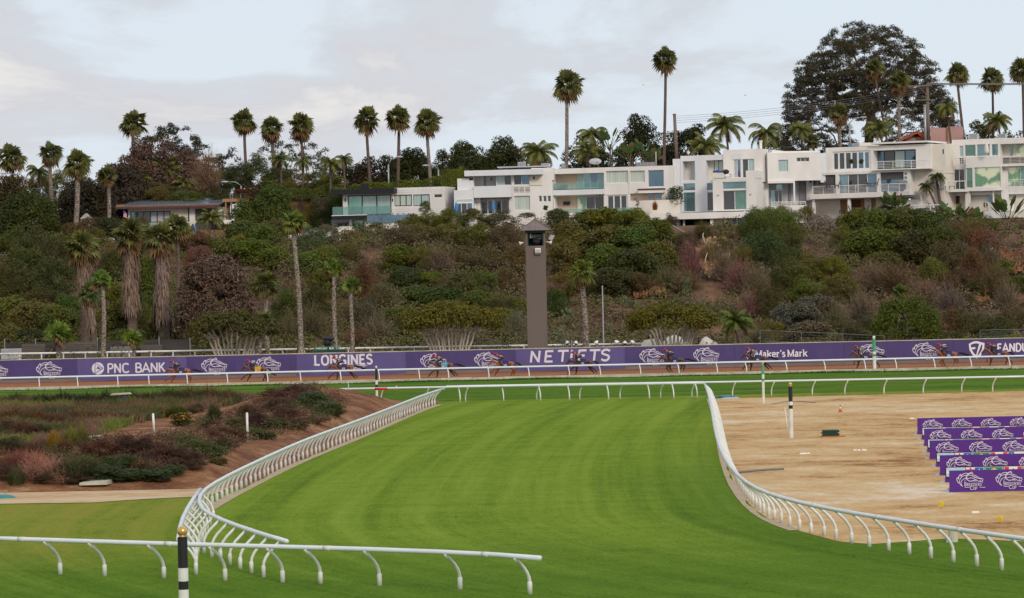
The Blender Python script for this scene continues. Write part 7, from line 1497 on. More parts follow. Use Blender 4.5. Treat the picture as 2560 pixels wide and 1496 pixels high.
# bird-of-paradise clumps (big paddle leaves)
def paddle(seed, n=16):
    r = np.random.default_rng(seed); mb = MB(); Q = []; D = []
    for k in range(n):
        th = r.choice([0, math.pi])+r.normal(0, .7); el = r.uniform(.6, 1.45); d = np.array([math.cos(th)*math.cos(el), math.sin(th)*math.cos(el), math.sin(el)]); s = np.array([-math.sin(th), math.cos(th), 0]); a = np.zeros(3); h = d*r.uniform(.35, .55); L = r.uniform(.35, .5); n_ = np.cross(s, d); dd = d+np.array([0, 0, -.15]); s2 = s*.6+np.array([r.normal(0, .5), 0, r.normal(0, .3)]); s2 /= np.linalg.norm(s2)
        Q.append([a-s*.02, a+s*.02, h+s*.012, h-s*.012]); D.append(.4)
        w_ = s2*.12; m1 = h+dd*L*.35; m2 = h+dd*L*.75; e = h+dd*L; dr = float(r.random() < .18)*.8
        Q += [[h, m1+w_, m2+w_*.9, m1*.5+m2*.5], [h, m1*.5+m2*.5, m2-w_*.9, m1-w_], [m1*.5+m2*.5, m2+w_*.9, e, m2-w_*.9]]; D += [dr]*3
    mb.quads(np.array(Q), np.array(D)); me = mb.mesh('paddle_leaves'); me.materials.append(M['palm']); return me
PAD = [paddle(31), paddle(32, 20)]
for k, (x, y, s, Y, lab) in enumerate([(1500, 345, 55, 406, 'tall bird-of-paradise with brown lower leaves right of the pale feather palm'), (1550, 375, 50, 405, 'bird-of-paradise left of the yellow-stemmed one'), (1583, 370, 50, 405, 'yellow-stemmed bird-of-paradise behind the flat roof'), (1608, 385, 42, 405, 'small bird-of-paradise behind the slatted roof unit'), (2195, 500, 50, 390, 'bird-of-paradise in front of the lowest terrace'), (2210, 505, 45, 389.5, 'smaller bird-of-paradise leaning on the one before the lowest terrace'), (2345, 540, 75, 385, 'large bird-of-paradise rising over the tall hedge'), (2385, 545, 65, 385, 'bird-of-paradise right of the large one over the tall hedge'), (2480, 520, 72, 384, 'bird-of-paradise with a thick grey stem at the right edge')]):
    b = AT(x*K, (y+s*.5)*K, Y); t = thing('bird_of_paradise', lab, 'plant', tuple(b)); g = min(b.z, bluff(b.x, Y)); R_ = s*K*Y/FPX*1.25; inst(PAD[k % 2], 'paddle_leaves', (0, 0, 0), random.uniform(-.4, .4), (R_, R_, R_), t, (.065, .105, .035)); MB().tube([(b.x, b.y, g-.2), (b.x+.1, b.y, b.z+R_*.25)], [.16, .1], 6).tube([(b.x+.2, b.y, g-.2), (b.x+.35, b.y, b.z+R_*.15)], [.12, .08], 6).build('stem', M['bark'], t)
# ------------------------------------------------------------------ trees
dome_tree('giant_pine', 'giant spreading umbrella-shaped pine towering over the right-hand houses', 2135*K, 68*K, 350*K, 212*K, 440, (.072, .066, .045), 'pine', ntips=1500, trunk=.85, base_frac=.27, per=58, tr=.80, leaf=.15, zcut=-.12, expo=.6)
dome_tree('brown_tree', 'broad rounded half-dead tree with brown twiggy foliage at upper left', 380*K, 346*K, 480*K, 152*K, 432, (.115, .068, .052), 'dense', ntips=400, trunk=.6, base_frac=.05, per=44, tr=.9, leaf=.13, m='dryveg')
dome_tree('pine', 'dark pine top rising behind the rounded brown tree', 430*K, 308*K, 470*K, 95*K, 446, (.045, .052, .03), 'pine', ntips=170, trunk=.5, base_frac=.5, per=34, tr=.85, leaf=.2)
dome_tree('pine', 'grey-green pine right of the brown tree', 560*K, 368*K, 470*K, 40*K, 450, (.045, .055, .035), 'pine', ntips=70, trunk=.35, base_frac=.4, per=30, tr=.8, leaf=.2)
dome_tree('pine', 'airy see-through pine behind the trio of fan palms', 715*K, 322*K, 460*K, 105*K, 445, (.05, .06, .045), 'pine', ntips=150, trunk=.34, base_frac=.42, per=24, tr=.75, leaf=.17, stems=2, bark='palebark')
dome_tree('bushy_tree', 'dark brownish tree behind the leftmost even fan palm', 905*K, 376*K, 460*K, 55*K, 440, (.07, .05, .035), 'dense', ntips=80, base_frac=.2, per=40, tr=.9, leaf=.15)
for k, (x, yt, rx, lab) in enumerate([(1018, 366, 66, 'round dark tree, left of the three domed ones behind the clipped hedge'), (1130, 346, 78, 'dense domed dark green tree, middle and widest of the three'), (1243, 341, 66, 'dense domed dark green tree, right of the three')]):
    dome_tree('domed_tree', lab, x*K, yt*K, 440*K, rx*K, 436, (.055, .066, .024), 'dense', ntips=230, base_frac=.12, per=60, tr=.78, leaf=.12)
for x, yt, rx, lab in ((962, 382, 50, 'low dark tree left of the three domed ones'), (1188, 366, 50, 'dark tree between the middle and right domed ones'), (1318, 372, 46, 'dark tree behind the feather palm clump'), (1480, 352, 40, 'dark tree behind the pale green feather palm'), (1645, 322, 48, 'dark tree behind the foot of the tallest slim palm'), (840, 392, 44, 'brownish low tree behind the two small feather palms')):
    dome_tree('dark_tree', lab, x*K, yt*K, 440*K, rx*K, 442, (.055, .062, .026), 'dense', ntips=110, base_frac=.1, per=46, tr=.85, leaf=.13)
dome_tree('dark_tree', 'tall dark tree with gaps of sky left of the tallest slim palm', 1573*K, 286*K, 410*K, 62*K, 432, (.038, .045, .022), 'dense', ntips=120, base_frac=.2, per=34, tr=.85, leaf=.15)
dome_tree('dark_tree', 'dark tree right of the bare utility pole', 1700*K, 295*K, 405*K, 55*K, 436, (.036, .042, .024), 'dense', ntips=90, base_frac=.2, per=34, tr=.85, leaf=.15)
dome_tree('dark_tree', 'small dark tree behind the thick-footed tall palm', 1425*K, 330*K, 410*K, 42*K, 438, (.036, .044, .022), 'dense', ntips=60, base_frac=.2, per=36, tr=.85, leaf=.15)
dome_tree('dark_tree', 'dark mass of leaves under the left limbs of the giant pine', 1900*K, 345*K, 400*K, 50*K, 425, (.036, .055, .022), 'dense', ntips=70, base_frac=.1, per=38, tr=.8, leaf=.14)
dome_tree('bushy_tree', 'bushy green tree on the knoll behind the rightmost roof', 2425*K, 283*K, 350*K, 55*K, 420, (.060, .065, .025), 'dense', ntips=80, base_frac=.1, per=40, tr=.8, leaf=.14)
dome_tree('bushy_tree', 'low dark trees behind the pink house at the right edge', 2490*K, 318*K, 350*K, 50*K, 434, (.045, .05, .025), 'dense', ntips=60, base_frac=.1, per=40, tr=.8, leaf=.14)
dome_tree('leafy_tree', 'bright leafy tree with pale forked stems in front of the shingled house', 672*K, 458*K, 560*K, 52*K, 402, (.075, .105, .022), 'dense', ntips=120, base_frac=.18, per=50, tr=.75, leaf=.12, bark='palebark')
dome_tree('leafy_tree', 'smaller leafy tree left of the pale-stemmed one by the pergola', 600*K, 498*K, 562*K, 30*K, 401, (.085, .11, .022), 'dense', ntips=70, base_frac=.15, per=50, tr=.7, leaf=.12)
dome_tree('bushy_tree', 'round dark green tree below the fan palms at far left', 72*K, 478*K, 640*K, 72*K, 392, (.055, .070, .018), 'dense', ntips=140, base_frac=.2, per=50, tr=.9, leaf=.13)
dome_tree('bushy_tree', 'brown-tinged tree mass at the left edge of the skyline', 22*K, 430*K, 560*K, 42*K, 400, (.075, .060, .028), 'dense', ntips=80, base_frac=.15, per=44, tr=.9, leaf=.14)
dome_tree('bushy_tree', 'dark twiggy tree mass behind the low pale-trunked fan palm', 300*K, 415*K, 560*K, 95*K, 418, (.050, .036, .026), 'dense', ntips=160, base_frac=.05, per=40, tr=1., leaf=.15, m='dryveg')
dome_tree('bushy_tree', 'dark brown tree mass between the two left thick palms', 215*K, 440*K, 570*K, 70*K, 410, (.042, .036, .024), 'dense', ntips=120, base_frac=.05, per=40, tr=1., leaf=.15)
dome_tree('topiary_tree', 'small two-stemmed tree with a flat-topped clipped crown in the courtyard', 1664*K, 458*K, 520*K, 18*K, 395, (.035, .060, .02), 'dense', ntips=26, base_frac=.55, per=90, tr=.45, leaf=.07, stems=2, trunk=.12, bark='palebark')
dome_tree('potted_tree', 'slim sparse potted tree at the corner of the lower glass railing', 1565*K, 476*K, 515*K, 11*K, 394.5, (.10, .075, .04), 'pine', ntips=16, base_frac=.3, per=14, tr=.3, leaf=.10, trunk=.05)
# multi-stemmed fig-like trees at the foot of the slope
for x, yt, rx, lab, n in ((575, 772, 112, 'left wide multi-stemmed tree with pale fanning stems behind the banners', 130), (1108, 748, 118, 'middle wide multi-stemmed tree with bare pale stems fanning from the banners', 140), (1655, 752, 108, 'right multi-stemmed tree with yellow-green leaves above the tent tops', 140)):
    dome_tree('multi_stem_tree', lab, x*K, yt*K, 868*K, rx*K, 294, (.125, .120, .022) if x > 1000 else (.085, .085, .03), 'dense', ntips=int(n*1.3), base_frac=.64, per=60, tr=.52, leaf=.11, stems=13, trunk=.38, bark='stembark')
dome_tree('spreading_tree', 'spreading bright green tree with crooked limbs beside the big green and white pole', 2232*K, 730*K, 862*K, 85*K, 300, (.080, .110, .018), 'dense', ntips=130, base_frac=.22, per=60, tr=.55, leaf=.09, trunk=.3)
dome_tree('twiggy_tree', 'wide brown leafless twiggy tree with a grey forked trunk left of centre', 530*K, 628*K, 800*K, 92*K, 320, (.115, .075, .055), 'dense', ntips=190, base_frac=.22, per=55, tr=.66, leaf=.12, m='dryveg', trunk=.35, bark='palebark')
dome_tree('twiggy_tree', 'grey leafless twiggy tree below the lowest terrace', 2030*K, 528*K, 625*K, 58*K, 382, (.27, .225, .20), 'bare', ntips=170, base_frac=.15, per=60, tr=.65, leaf=.30, m='dryveg', trunk=.22, bark='palebark', stems=3)
# ------------------------------------------------------------------ shrubs of the slope, by stretches
GR = dict(dark=(.062, .074, .024), olive=(.112, .108, .030), green=(.088, .102, .024), brown=(.110, .082, .045), mauve=(.150, .098, .070), grey=(.110, .112, .076), yolive=(.130, .118, .026), tan=(.25, .16, .085), bright=(.105, .125, .022))
ZN = [  # phrase, list of (px, py, rx, ry, kind, colour)   (2520-wide view)
 ('dark green shrub on the left slope below the round dark tree', [(30, 600, 50, 34, 'fine', 'dark'), (95, 615, 58, 46, 'fine', 'dark'), (60, 660, 62, 44, 'fine', 'dark'), (140, 690, 55, 50, 'fine', 'dark'), (20, 700, 50, 40, 'fine', 'dark'), (110, 740, 50, 32, 'fine', 'dark')]),
 ('olive shrub at the left slope foot above the screened fence', [(25, 775, 60, 40, 'broad', 'olive'), (85, 790, 60, 42, 'broad', 'olive'), (150, 800, 50, 38, 'broad', 'green'), (170, 760, 38, 28, 'broad', 'green'), (0, 830, 40, 26, 'broad', 'olive'), (60, 835, 40, 22, 'broad', 'dark'), (100, 838, 36, 20, 'broad', 'dark')]),
 ('shrub between and below the grey-skirted palms', [(285, 790, 42, 36, 'broad', 'olive'), (345, 795, 50, 36, 'fine', 'olive'), (300, 735, 34, 30, 'broad', 'green'), (365, 760, 36, 30, 'fine', 'green'), (400, 815, 50, 32, 'broad', 'dark'), (310, 835, 46, 20, 'broad', 'green'), (285, 660, 34, 40, 'fine', 'dark'), (362, 690, 28, 50, 'broad', 'green'), (430, 790, 34, 30, 'broad', 'green')]),
 ('dark brown leafy shrub left of the orange-leaved palm', [(165, 640, 40, 50, 'fine', 'dark'), (180, 580, 36, 28, 'fine', 'brown'), (230, 590, 34, 26, 'fine', 'olive'), (268, 640, 30, 40, 'fine', 'brown')]),
 ('shrub on the slope under the low house', [(225, 560, 32, 22, 'broad', 'brown'), (262, 560, 34, 22, 'broad', 'dark'), (345, 560, 30, 22, 'fine', 'olive'), (470, 600, 40, 26, 'broad', 'brown'), (520, 610, 34, 20, 'broad', 'green'), (560, 615, 34, 20, 'broad', 'bright'), (595, 605, 34, 22, 'broad', 'bright'), (490, 640, 44, 30, 'fine', 'mauve')]),
 ('green hedge-like shrub sloping down right of the low house pillar', [(610, 580, 50, 28, 'broad', 'green'), (650, 590, 46, 30, 'broad', 'green'), (630, 620, 46, 26, 'broad', 'bright'), (670, 640, 44, 26, 'broad', 'bright'), (680, 570, 34, 24, 'broad', 'olive')]),
 ('grey-green shrub below the stepped garden wall', [(770, 600, 44, 36, 'fine', 'grey'), (810, 580, 34, 24, 'fine', 'grey'), (755, 650, 40, 26, 'broad', 'bright'), (800, 640, 40, 26, 'broad', 'bright'), (850, 630, 40, 26, 'fine', 'olive')]),
 ('brown twiggy shrub at the slope foot left of the tower', [(900, 690, 46, 50, 'hang', 'brown'), (890, 780, 50, 44, 'hang', 'brown'), (940, 740, 46, 42, 'hang', 'brown'), (780, 740, 40, 36, 'fine', 'dark'), (770, 800, 40, 34, 'twig', 'brown'), (930, 820, 50, 30, 'twig', 'mauve'), (880, 840, 44, 22, 'twig', 'brown'), (700, 760, 36, 40, 'fine', 'dark'), (710, 820, 34, 30, 'twig', 'brown'), (800, 700, 36, 28, 'broad', 'green')]),
 ('dark drooping shrub covering the brown shingled wall', [(790, 505, 30, 26, 'hang', 'brown'), (825, 500, 26, 30, 'hang', 'dark'), (800, 545, 34, 26, 'fine', 'dark'), (760, 530, 30, 28, 'hang', 'olive')]),
 ('leafy shrub filling behind the palms at the left skyline', [(110, 470, 40, 34, 'fine', 'dark'), (150, 460, 40, 34, 'fine', 'olive'), (60, 470, 36, 30, 'fine', 'brown'), (215, 480, 40, 34, 'fine', 'dark'), (560, 440, 40, 30, 'fine', 'dark'), (680, 440, 40, 26, 'fine', 'dark'), (730, 450, 40, 26, 'fine', 'olive'), (790, 445, 40, 26, 'fine', 'dark')]),
 ('clipped rounded shrub at the pool corner of the black-roofed house', [(922, 568, 28, 18, 'fine', 'green'), (868, 582, 24, 14, 'fine', 'tan')]),
 ('shrub on the bright olive shoulder below the first white house', [(1010, 560, 40, 26, 'fine', 'olive'), (1060, 548, 44, 24, 'fine', 'olive'), (1115, 545, 46, 24, 'fine', 'olive'), (1170, 545, 44, 24, 'fine', 'green'), (1230, 545, 44, 26, 'fine', 'brown'), (980, 590, 40, 28, 'fine', 'brown'), (1040, 590, 46, 30, 'fine', 'olive'), (1105, 585, 46, 30, 'fine', 'olive'), (1170, 590, 46, 32, 'fine', 'green'), (1240, 590, 46, 32, 'fine', 'brown'), (1280, 640, 40, 36, 'fine', 'brown')]),
 ('shrub in the middle of the slope left of the tower', [(985, 640, 46, 30, 'broad', 'green'), (1050, 640, 40, 26, 'fine', 'olive'), (1085, 650, 36, 30, 'twig', 'mauve'), (1130, 640, 44, 30, 'fine', 'brown'), (1190, 645, 50, 32, 'fine', 'brown'), (1000, 690, 44, 28, 'broad', 'dark'), (1060, 690, 28, 18, 'broad', 'bright'), (1120, 700, 50, 28, 'fine', 'brown'), (1190, 700, 44, 28, 'fine', 'olive'), (1250, 700, 40, 34, 'fine', 'brown'), (1020, 735, 50, 26, 'broad', 'green'), (1090, 735, 50, 24, 'broad', 'dark'), (1170, 745, 46, 24, 'broad', 'green'), (1240, 750, 46, 26, 'fine', 'olive')]),
 ('low shrub behind the middle multi-stemmed tree', [(980, 790, 50, 30, 'broad', 'olive'), (1225, 790, 44, 28, 'broad', 'yolive'), (1270, 810, 34, 30, 'twig', 'grey'), (1010, 830, 36, 24, 'broad', 'bright'), (1235, 835, 34, 20, 'broad', 'green'), (1290, 770, 30, 26, 'broad', 'bright')]),
 ('thick green shrub under the long white house', [(1370, 545, 34, 24, 'broad', 'dark'), (1400, 580, 40, 30, 'broad', 'olive'), (1440, 552, 40, 26, 'broad', 'green'), (1490, 545, 56, 28, 'broad', 'bright'), (1545, 548, 50, 28, 'broad', 'bright'), (1610, 580, 52, 34, 'broad', 'green'), (1560, 600, 54, 36, 'broad', 'green'), (1500, 600, 50, 36, 'broad', 'olive'), (1440, 615, 50, 38, 'broad', 'green')]),
 ('dense shrub between the tower and the tan eroded cliff', [(1385, 640, 44, 38, 'broad', 'olive'), (1490, 655, 56, 42, 'broad', 'green'), (1560, 660, 56, 42, 'broad', 'dark'), (1620, 640, 46, 40, 'broad', 'green'), (1400, 700, 40, 32, 'fine', 'olive'), (1510, 700, 50, 32, 'broad', 'dark'), (1570, 700, 36, 26, 'fine', 'brown'), (1370, 750, 36, 34, 'fine', 'dark'), (1390, 600, 30, 24, 'fine', 'olive')]),
 ('shrub on and around the tan eroded cliff', [(1730, 570, 26, 26, 'grass', 'olive'), (1745, 620, 24, 30, 'grass', 'tan'), (1690, 600, 34, 26, 'fine', 'brown'), (1700, 650, 34, 34, 'twig', 'mauve'), (1780, 660, 36, 34, 'twig', 'mauve'), (1640, 690, 34, 24, 'twig', 'brown'), (1780, 610, 26, 22, 'fine', 'dark'), (1820, 690, 40, 34, 'twig', 'mauve'), (1690, 700, 40, 24, 'twig', 'brown')]),
 ('drooping grey-green shrub below the stepped white house porch', [(1860, 560, 46, 36, 'hang', 'dark'), (1872, 536, 44, 28, 'hang', 'green'), (1932, 534, 46, 28, 'hang', 'olive'), (1984, 530, 26, 20, 'fine', 'olive'), (1910, 550, 50, 36, 'hang', 'green'), (1880, 610, 50, 44, 'hang', 'dark'), (1935, 590, 44, 40, 'hang', 'dark'), (1835, 640, 34, 36, 'hang', 'olive'), (1950, 640, 36, 30, 'hang', 'dark')]),
 ('shrub of the tall clipped hedge under the terraced house', [(2110, 560, 44, 36, 'broad', 'green'), (2165, 555, 50, 36, 'broad', 'bright'), (2225, 555, 52, 36, 'broad', 'green'), (2285, 560, 52, 36, 'broad', 'dark'), (2130, 605, 50, 36, 'broad', 'green'), (2190, 610, 52, 38, 'broad', 'green'), (2250, 610, 52, 38, 'broad', 'dark'), (2175, 650, 44, 26, 'broad', 'olive'), (2080, 590, 30, 30, 'fine', 'olive'), (2310, 600, 44, 34, 'broad', 'dark')]),
 ('brown drooping shrub right of the tall clipped hedge', [(2380, 580, 50, 40, 'hang', 'brown'), (2420, 600, 46, 36, 'hang', 'mauve'), (2340, 630, 46, 40, 'hang', 'brown'), (2400, 650, 46, 40, 'hang', 'brown'), (2300, 670, 44, 36, 'hang', 'olive'), (2360, 690, 44, 34, 'hang', 'brown'), (2420, 560, 40, 30, 'hang', 'green')]),
 ('olive rounded shrub below the grey leafless tree', [(1960, 680, 50, 38, 'fine', 'green'), (2000, 660, 46, 34, 'fine', 'olive'), (2050, 670, 44, 36, 'fine', 'yolive'), (1985, 720, 50, 34, 'fine', 'yolive'), (2060, 710, 46, 30, 'fine', 'olive'), (2100, 730, 28, 32, 'fine', 'yolive'), (1925, 700, 36, 40, 'fine', 'dark'), (1900, 750, 40, 36, 'fine', 'dark')]),
 ('silvery flecked shrub left of the big green and white pole', [(1960, 790, 50, 36, 'broad', 'grey'), (2020, 770, 50, 36, 'broad', 'grey'), (1990, 820, 50, 24, 'broad', 'grey'), (2060, 800, 40, 34, 'twig', 'brown')]),
 ('mauve-brown twiggy shrub on the bare right slope', [(2150, 690, 44, 30, 'twig', 'mauve'), (2120, 760, 40, 30, 'twig', 'mauve'), (2200, 690, 50, 28, 'twig', 'brown'), (2280, 730, 50, 30, 'twig', 'mauve'), (2340, 750, 46, 30, 'twig', 'mauve'), (2450, 690, 40, 30, 'twig', 'brown'), (2480, 740, 44, 32, 'twig', 'mauve'), (2430, 640, 34, 26, 'twig', 'brown'), (1860, 700, 34, 30, 'twig', 'mauve'), (1850, 760, 36, 30, 'twig', 'mauve')]),
 ('dark shrub at the foot of the right slope behind the banners', [(2130, 820, 50, 34, 'fine', 'dark'), (2330, 800, 50, 40, 'hang', 'brown'), (2390, 800, 50, 40, 'hang', 'brown'), (2450, 810, 46, 34, 'hang', 'dark'), (2500, 790, 44, 36, 'hang', 'brown'), (2350, 835, 50, 22, 'hang', 'dark'), (2440, 838, 50, 18, 'fine', 'dark'), (1900, 820, 40, 26, 'fine', 'olive'), (1870, 840, 40, 20, 'twig', 'brown')]),
 ('dark green shrub among the right-edge agaves', [(2405, 710, 26, 22, 'broad', 'dark'), (2380, 745, 26, 20, 'broad', 'dark'), (2470, 665, 34, 20, 'broad', 'green'), (2510, 700, 26, 20, 'broad', 'green'), (2460, 720, 26, 16, 'broad', 'dark')]),
 ('shrub of the ragged skyline thicket behind the left houses', [(420, 505, 50, 22, 'fine', 'olive'), (470, 492, 50, 22, 'fine', 'olive'), (380, 490, 46, 26, 'fine', 'olive'), (545, 485, 36, 20, 'fine', 'brown'), (640, 480, 46, 22, 'broad', 'brown'), (700, 470, 46, 22, 'fine', 'olive'), (590, 440, 40, 32, 'fine', 'dark'), (640, 430, 44, 40, 'fine', 'dark'), (510, 430, 44, 40, 'twig', 'mauve'), (770, 470, 46, 22, 'fine', 'olive'), (810, 455, 40, 22, 'broad', 'yolive'), (130, 520, 40, 36, 'fine', 'dark'), (170, 545, 40, 30, 'fine', 'olive')]),
]
ZY = {'leafy shrub filling behind the palms at the left skyline': 425, 'dark drooping shrub covering the brown shingled wall': 408, 'shrub of the ragged skyline thicket behind the left houses': 416}
for lab, L in ZN:
    L = sorted(L, key=lambda q: q[0]); n = len(L)
    for i, (x, y, rx, ry, kd, c) in enumerate(L):
        o = (ORDW[i] if i < n-1 else 'rightmost')+' '+lab if n > 1 else lab
        cc = tuple(v*random.uniform(.95, 1.35) for v in GR[c]); bush(x*K, y*K, rx*K*1.25, ry*K*1.3, kd, cc, o, m='dryveg' if kd == 'twig' else None, group='shrubs on the slope', Y=ZY.get(lab))
# prickly pears and agaves
CL = [(1405, 715, 20, 26), (1470, 720, 18, 20), (1400, 780, 24, 26), (1540, 750, 22, 20), (1570, 765, 26, 24), (1610, 752, 22, 16), (1590, 795, 30, 20), (1500, 815, 26, 24), (1540, 825, 24, 22), (1690, 710, 30, 34), (1670, 745, 34, 16), (1730, 755, 34, 16), (1765, 760, 24, 14), (1380, 820, 20, 20), (1455, 690, 14, 18), (1620, 820, 20, 16)]
for i, (x, y, rx, ry) in enumerate(sorted(CL)): bush(x*K, y*K, rx*K, ry*K, 'cactus', (.19, .22, .13), (ORDW[i] if i < len(CL)-1 else 'rightmost')+' prickly pear cactus clump on the slope right of the tower', name='prickly_pear', cat='cactus', group='prickly pear clumps')
for i, (x, y, r) in enumerate([(2478, 648, 24), (2525, 705, 22), (2465, 735, 28), (2440, 700, 18)]): bush(x*K, y*K, r*K, r*K*.8, 'agave', (.10, .13, .12), ['upper blue-grey agave on the right slope', 'blue-grey agave cut by the right edge', 'lower and widest blue-grey agave on the right slope', 'small blue-grey agave left of the one cut by the right edge'][i], name='agave', cat='agave')
# clipped hedges
def hedge(label, pts, Y, hpx, dpt, col, n=9000, leaf=.09, name='hedge'):
    Q = []; P = [AT(x*K, y*K, Y) for x, y in pts]
    xs_ = np.array([p.x for p in P]); zs_ = np.array([p.z for p in P]); hm = hpx*Y/FPX
    x = rng.uniform(xs_[0], xs_[-1], n); top = np.interp(x, xs_, zs_); u = rng.uniform(0, 1, n); f = rng.random(n) < .6
    bump = .22*np.sin(x*1.3)+.15*np.sin(x*3.1+1)+.1*np.sin(x*7)
    y = np.where(f, Y-dpt/2+.25*np.sin(x*2.1)+.25*rng.normal(0, 1, n)*.5, Y-dpt/2+dpt*u); z = np.where(f, top-hm*u, top)+bump*.6+rng.normal(0, .06, n)
    Nm = np.stack([np.zeros(n), np.where(f, -1., -.2), np.where(f, .3, 1.)], 1)
    mb = MB().quads(leafquads(np.stack([x, y, z], 1), Nm, leaf, .6)); o = mb.build(name, M['veg'], loc=(float(xs_.mean()), Y, float(zs_.min()-hm)), col=col); return tag(o, label, 'hedge')
hedge('long clipped hedge with yellow tips behind the black-roofed house', [(815, 468), (900, 452), (1000, 448), (1060, 440), (1110, 428), (1142, 415)], 409, 46, 2.5, (.095, .120, .018), 14000)
hedge('leafy yellow-flecked vine wall between the black-roofed house and the first white house', [(1085, 430), (1110, 420), (1135, 412), (1150, 418)], 405, 120, 2, (.11, .13, .018), 9000)
hedge('low yellow-green hedge along the top of the right-hand banners', [(2210, 848), (2300, 842), (2400, 836), (2560, 828)], 287, 18, 1.4, (.12, .14, .02), 6000, .07)
hedge('low dark hedge at the foot of the shingled house roof', [(700, 470), (760, 466), (820, 458)], 412, 24, 2, (.075, .095, .02), 4000)
hedge('dark sloping ivy bank under the low house', [(300, 470), (380, 452), (480, 470), (560, 480)], 424, 45, 3, (.080, .075, .022), 9000)
hedge('clipped top edge of the tall hedge below the blue striped loungers', [(2085, 524), (2200, 524), (2330, 526)], 388, 40, 3, (.085, .115, .018), 9000)
for x, y, rx, ry, lab, c, Y in ((1045, 510, 19, 19, 'round clipped bush at the corner of the black-roofed house terrace', 'bright', 396), (2180, 514, 24, 12, 'clipped dark bush on the lowest terrace left of the white terrace railing', 'dark', 390), (1650, 545, 26, 22, 'reddish dark bush hanging over the deck of the stepped house', 'brown', 389), (1100, 525, 20, 12, 'small dark bush at the left end of the first white house terrace', 'dark', 396), (1295, 530, 30, 8, 'low bush under the curtained lower window of the first white house', 'green', 394)):
    bush(x*K, y*K, rx*K, ry*K, 'fine', GR[c], lab, Y=Y)
b = AT(595*K, 470*K, 411); bush(593*K, 470*K, 20*K, 6*K, 'broad', (.17, .06, .03), 'red-flowered bush behind the left brick chimney', Y=411); bush(655*K, 468*K, 18*K, 5*K, 'broad', (.15, .07, .03), 'red-flowered bush right of the left brick chimney', Y=412)
bush(1612*K, 505*K, 9*K, 14*K, 'grass', (.30, .10, .05), 'rust-coloured spiky plant in front of the courtyard wall', Y=393, cat='plant', name='spiky_plant', m='dryveg')
for x, y in ((1343, 512), (2095, 398), (2120, 398), (2240, 520), (2265, 520), (2425, 505), (2490, 498)): bush(x*K, y*K, 7*K, 7*K, 'broad', (.07, .09, .03), {1343: 'small potted shrub by the side door of the first white house', 2095: 'left potted plant on the top balcony of the terraced house', 2120: 'right potted plant on the top balcony of the terraced house', 2240: 'left potted shrub behind the white terrace railing', 2265: 'right potted shrub behind the white terrace railing', 2425: 'dark potted plant on the lower terrace of the rightmost house', 2490: 'potted plant on the planter block of the rightmost house'}[x], name='potted_plant', cat='plant', Y=391.5 if x > 2000 else 395)
# eroded sandstone patch
def rocky(label, pts, mcol, seed, name='eroded_cliff'):
    P = [HIT(x*K, y*K) for x, y in pts]; c = sum(P, Vector())/len(P); mb = MB(); r = np.random.default_rng(seed)
    N_ = 26; V = []; F = []
    xs_ = [p.x for p in P]; x0, x1 = min(xs_), max(xs_); ys_ = [p.y for p in P]; y0, y1 = min(ys_), max(ys_)
    poly = [(p.x, p.y) for p in P]
    def inside(x, y):
        k = False; j = len(poly)-1
        for i in range(len(poly)):
            if (poly[i][1] > y) != (poly[j][1] > y) and x < (poly[j][0]-poly[i][0])*(y-poly[i][1])/(poly[j][1]-poly[i][1])+poly[i][0]: k = not k
            j = i
        return k
    idx = {}
    for j in range(N_+1):
        for i in range(N_+1):
            x = x0+(x1-x0)*i/N_; y = y0+(y1-y0)*j/N_; idx[(i, j)] = len(V); V.append((x, y, bluff(x, y)+.35+r.uniform(-.25, .3)))
    for j in range(N_):
        for i in range(N_):
            if inside(x0+(x1-x0)*(i+.5)/N_, y0+(y1-y0)*(j+.5)/N_): F.append((idx[(i, j)], idx[(i+1, j)], idx[(i+1, j+1)], idx[(i, j+1)]))
    if F: tag(mb.add(V, F).build(name, mcol, loc=c), label, kind='structure')
M['sandstone'] = mat('tan_sandstone', (.42, .25, .14), .9, var=.35, sc=1.2, bump=.3, dirt=(.16, .085, .045)); M['redsoil'] = mat('orange_soil', (.30, .13, .055), .9, var=.3, sc=1.5, bump=.2, dirt=(.12, .06, .035))
rocky('', [(1700, 600), (1790, 596), (1800, 640), (1790, 690), (1745, 690), (1720, 650)], M['sandstone'], 1, 'eroded_slope'); rocky('', [(2380, 700), (2430, 700), (2440, 740), (2400, 760), (2360, 755)], M['redsoil'], 2, 'eroded_slope'); rocky('', [(2440, 625), (2520, 620), (2520, 680), (2450, 680)], M['redsoil'], 3, 'eroded_slope'); rocky('', [(1560, 690), (1640, 690), (1640, 740), (1560, 740)], M['redsoil'], 4, 'eroded_slope')
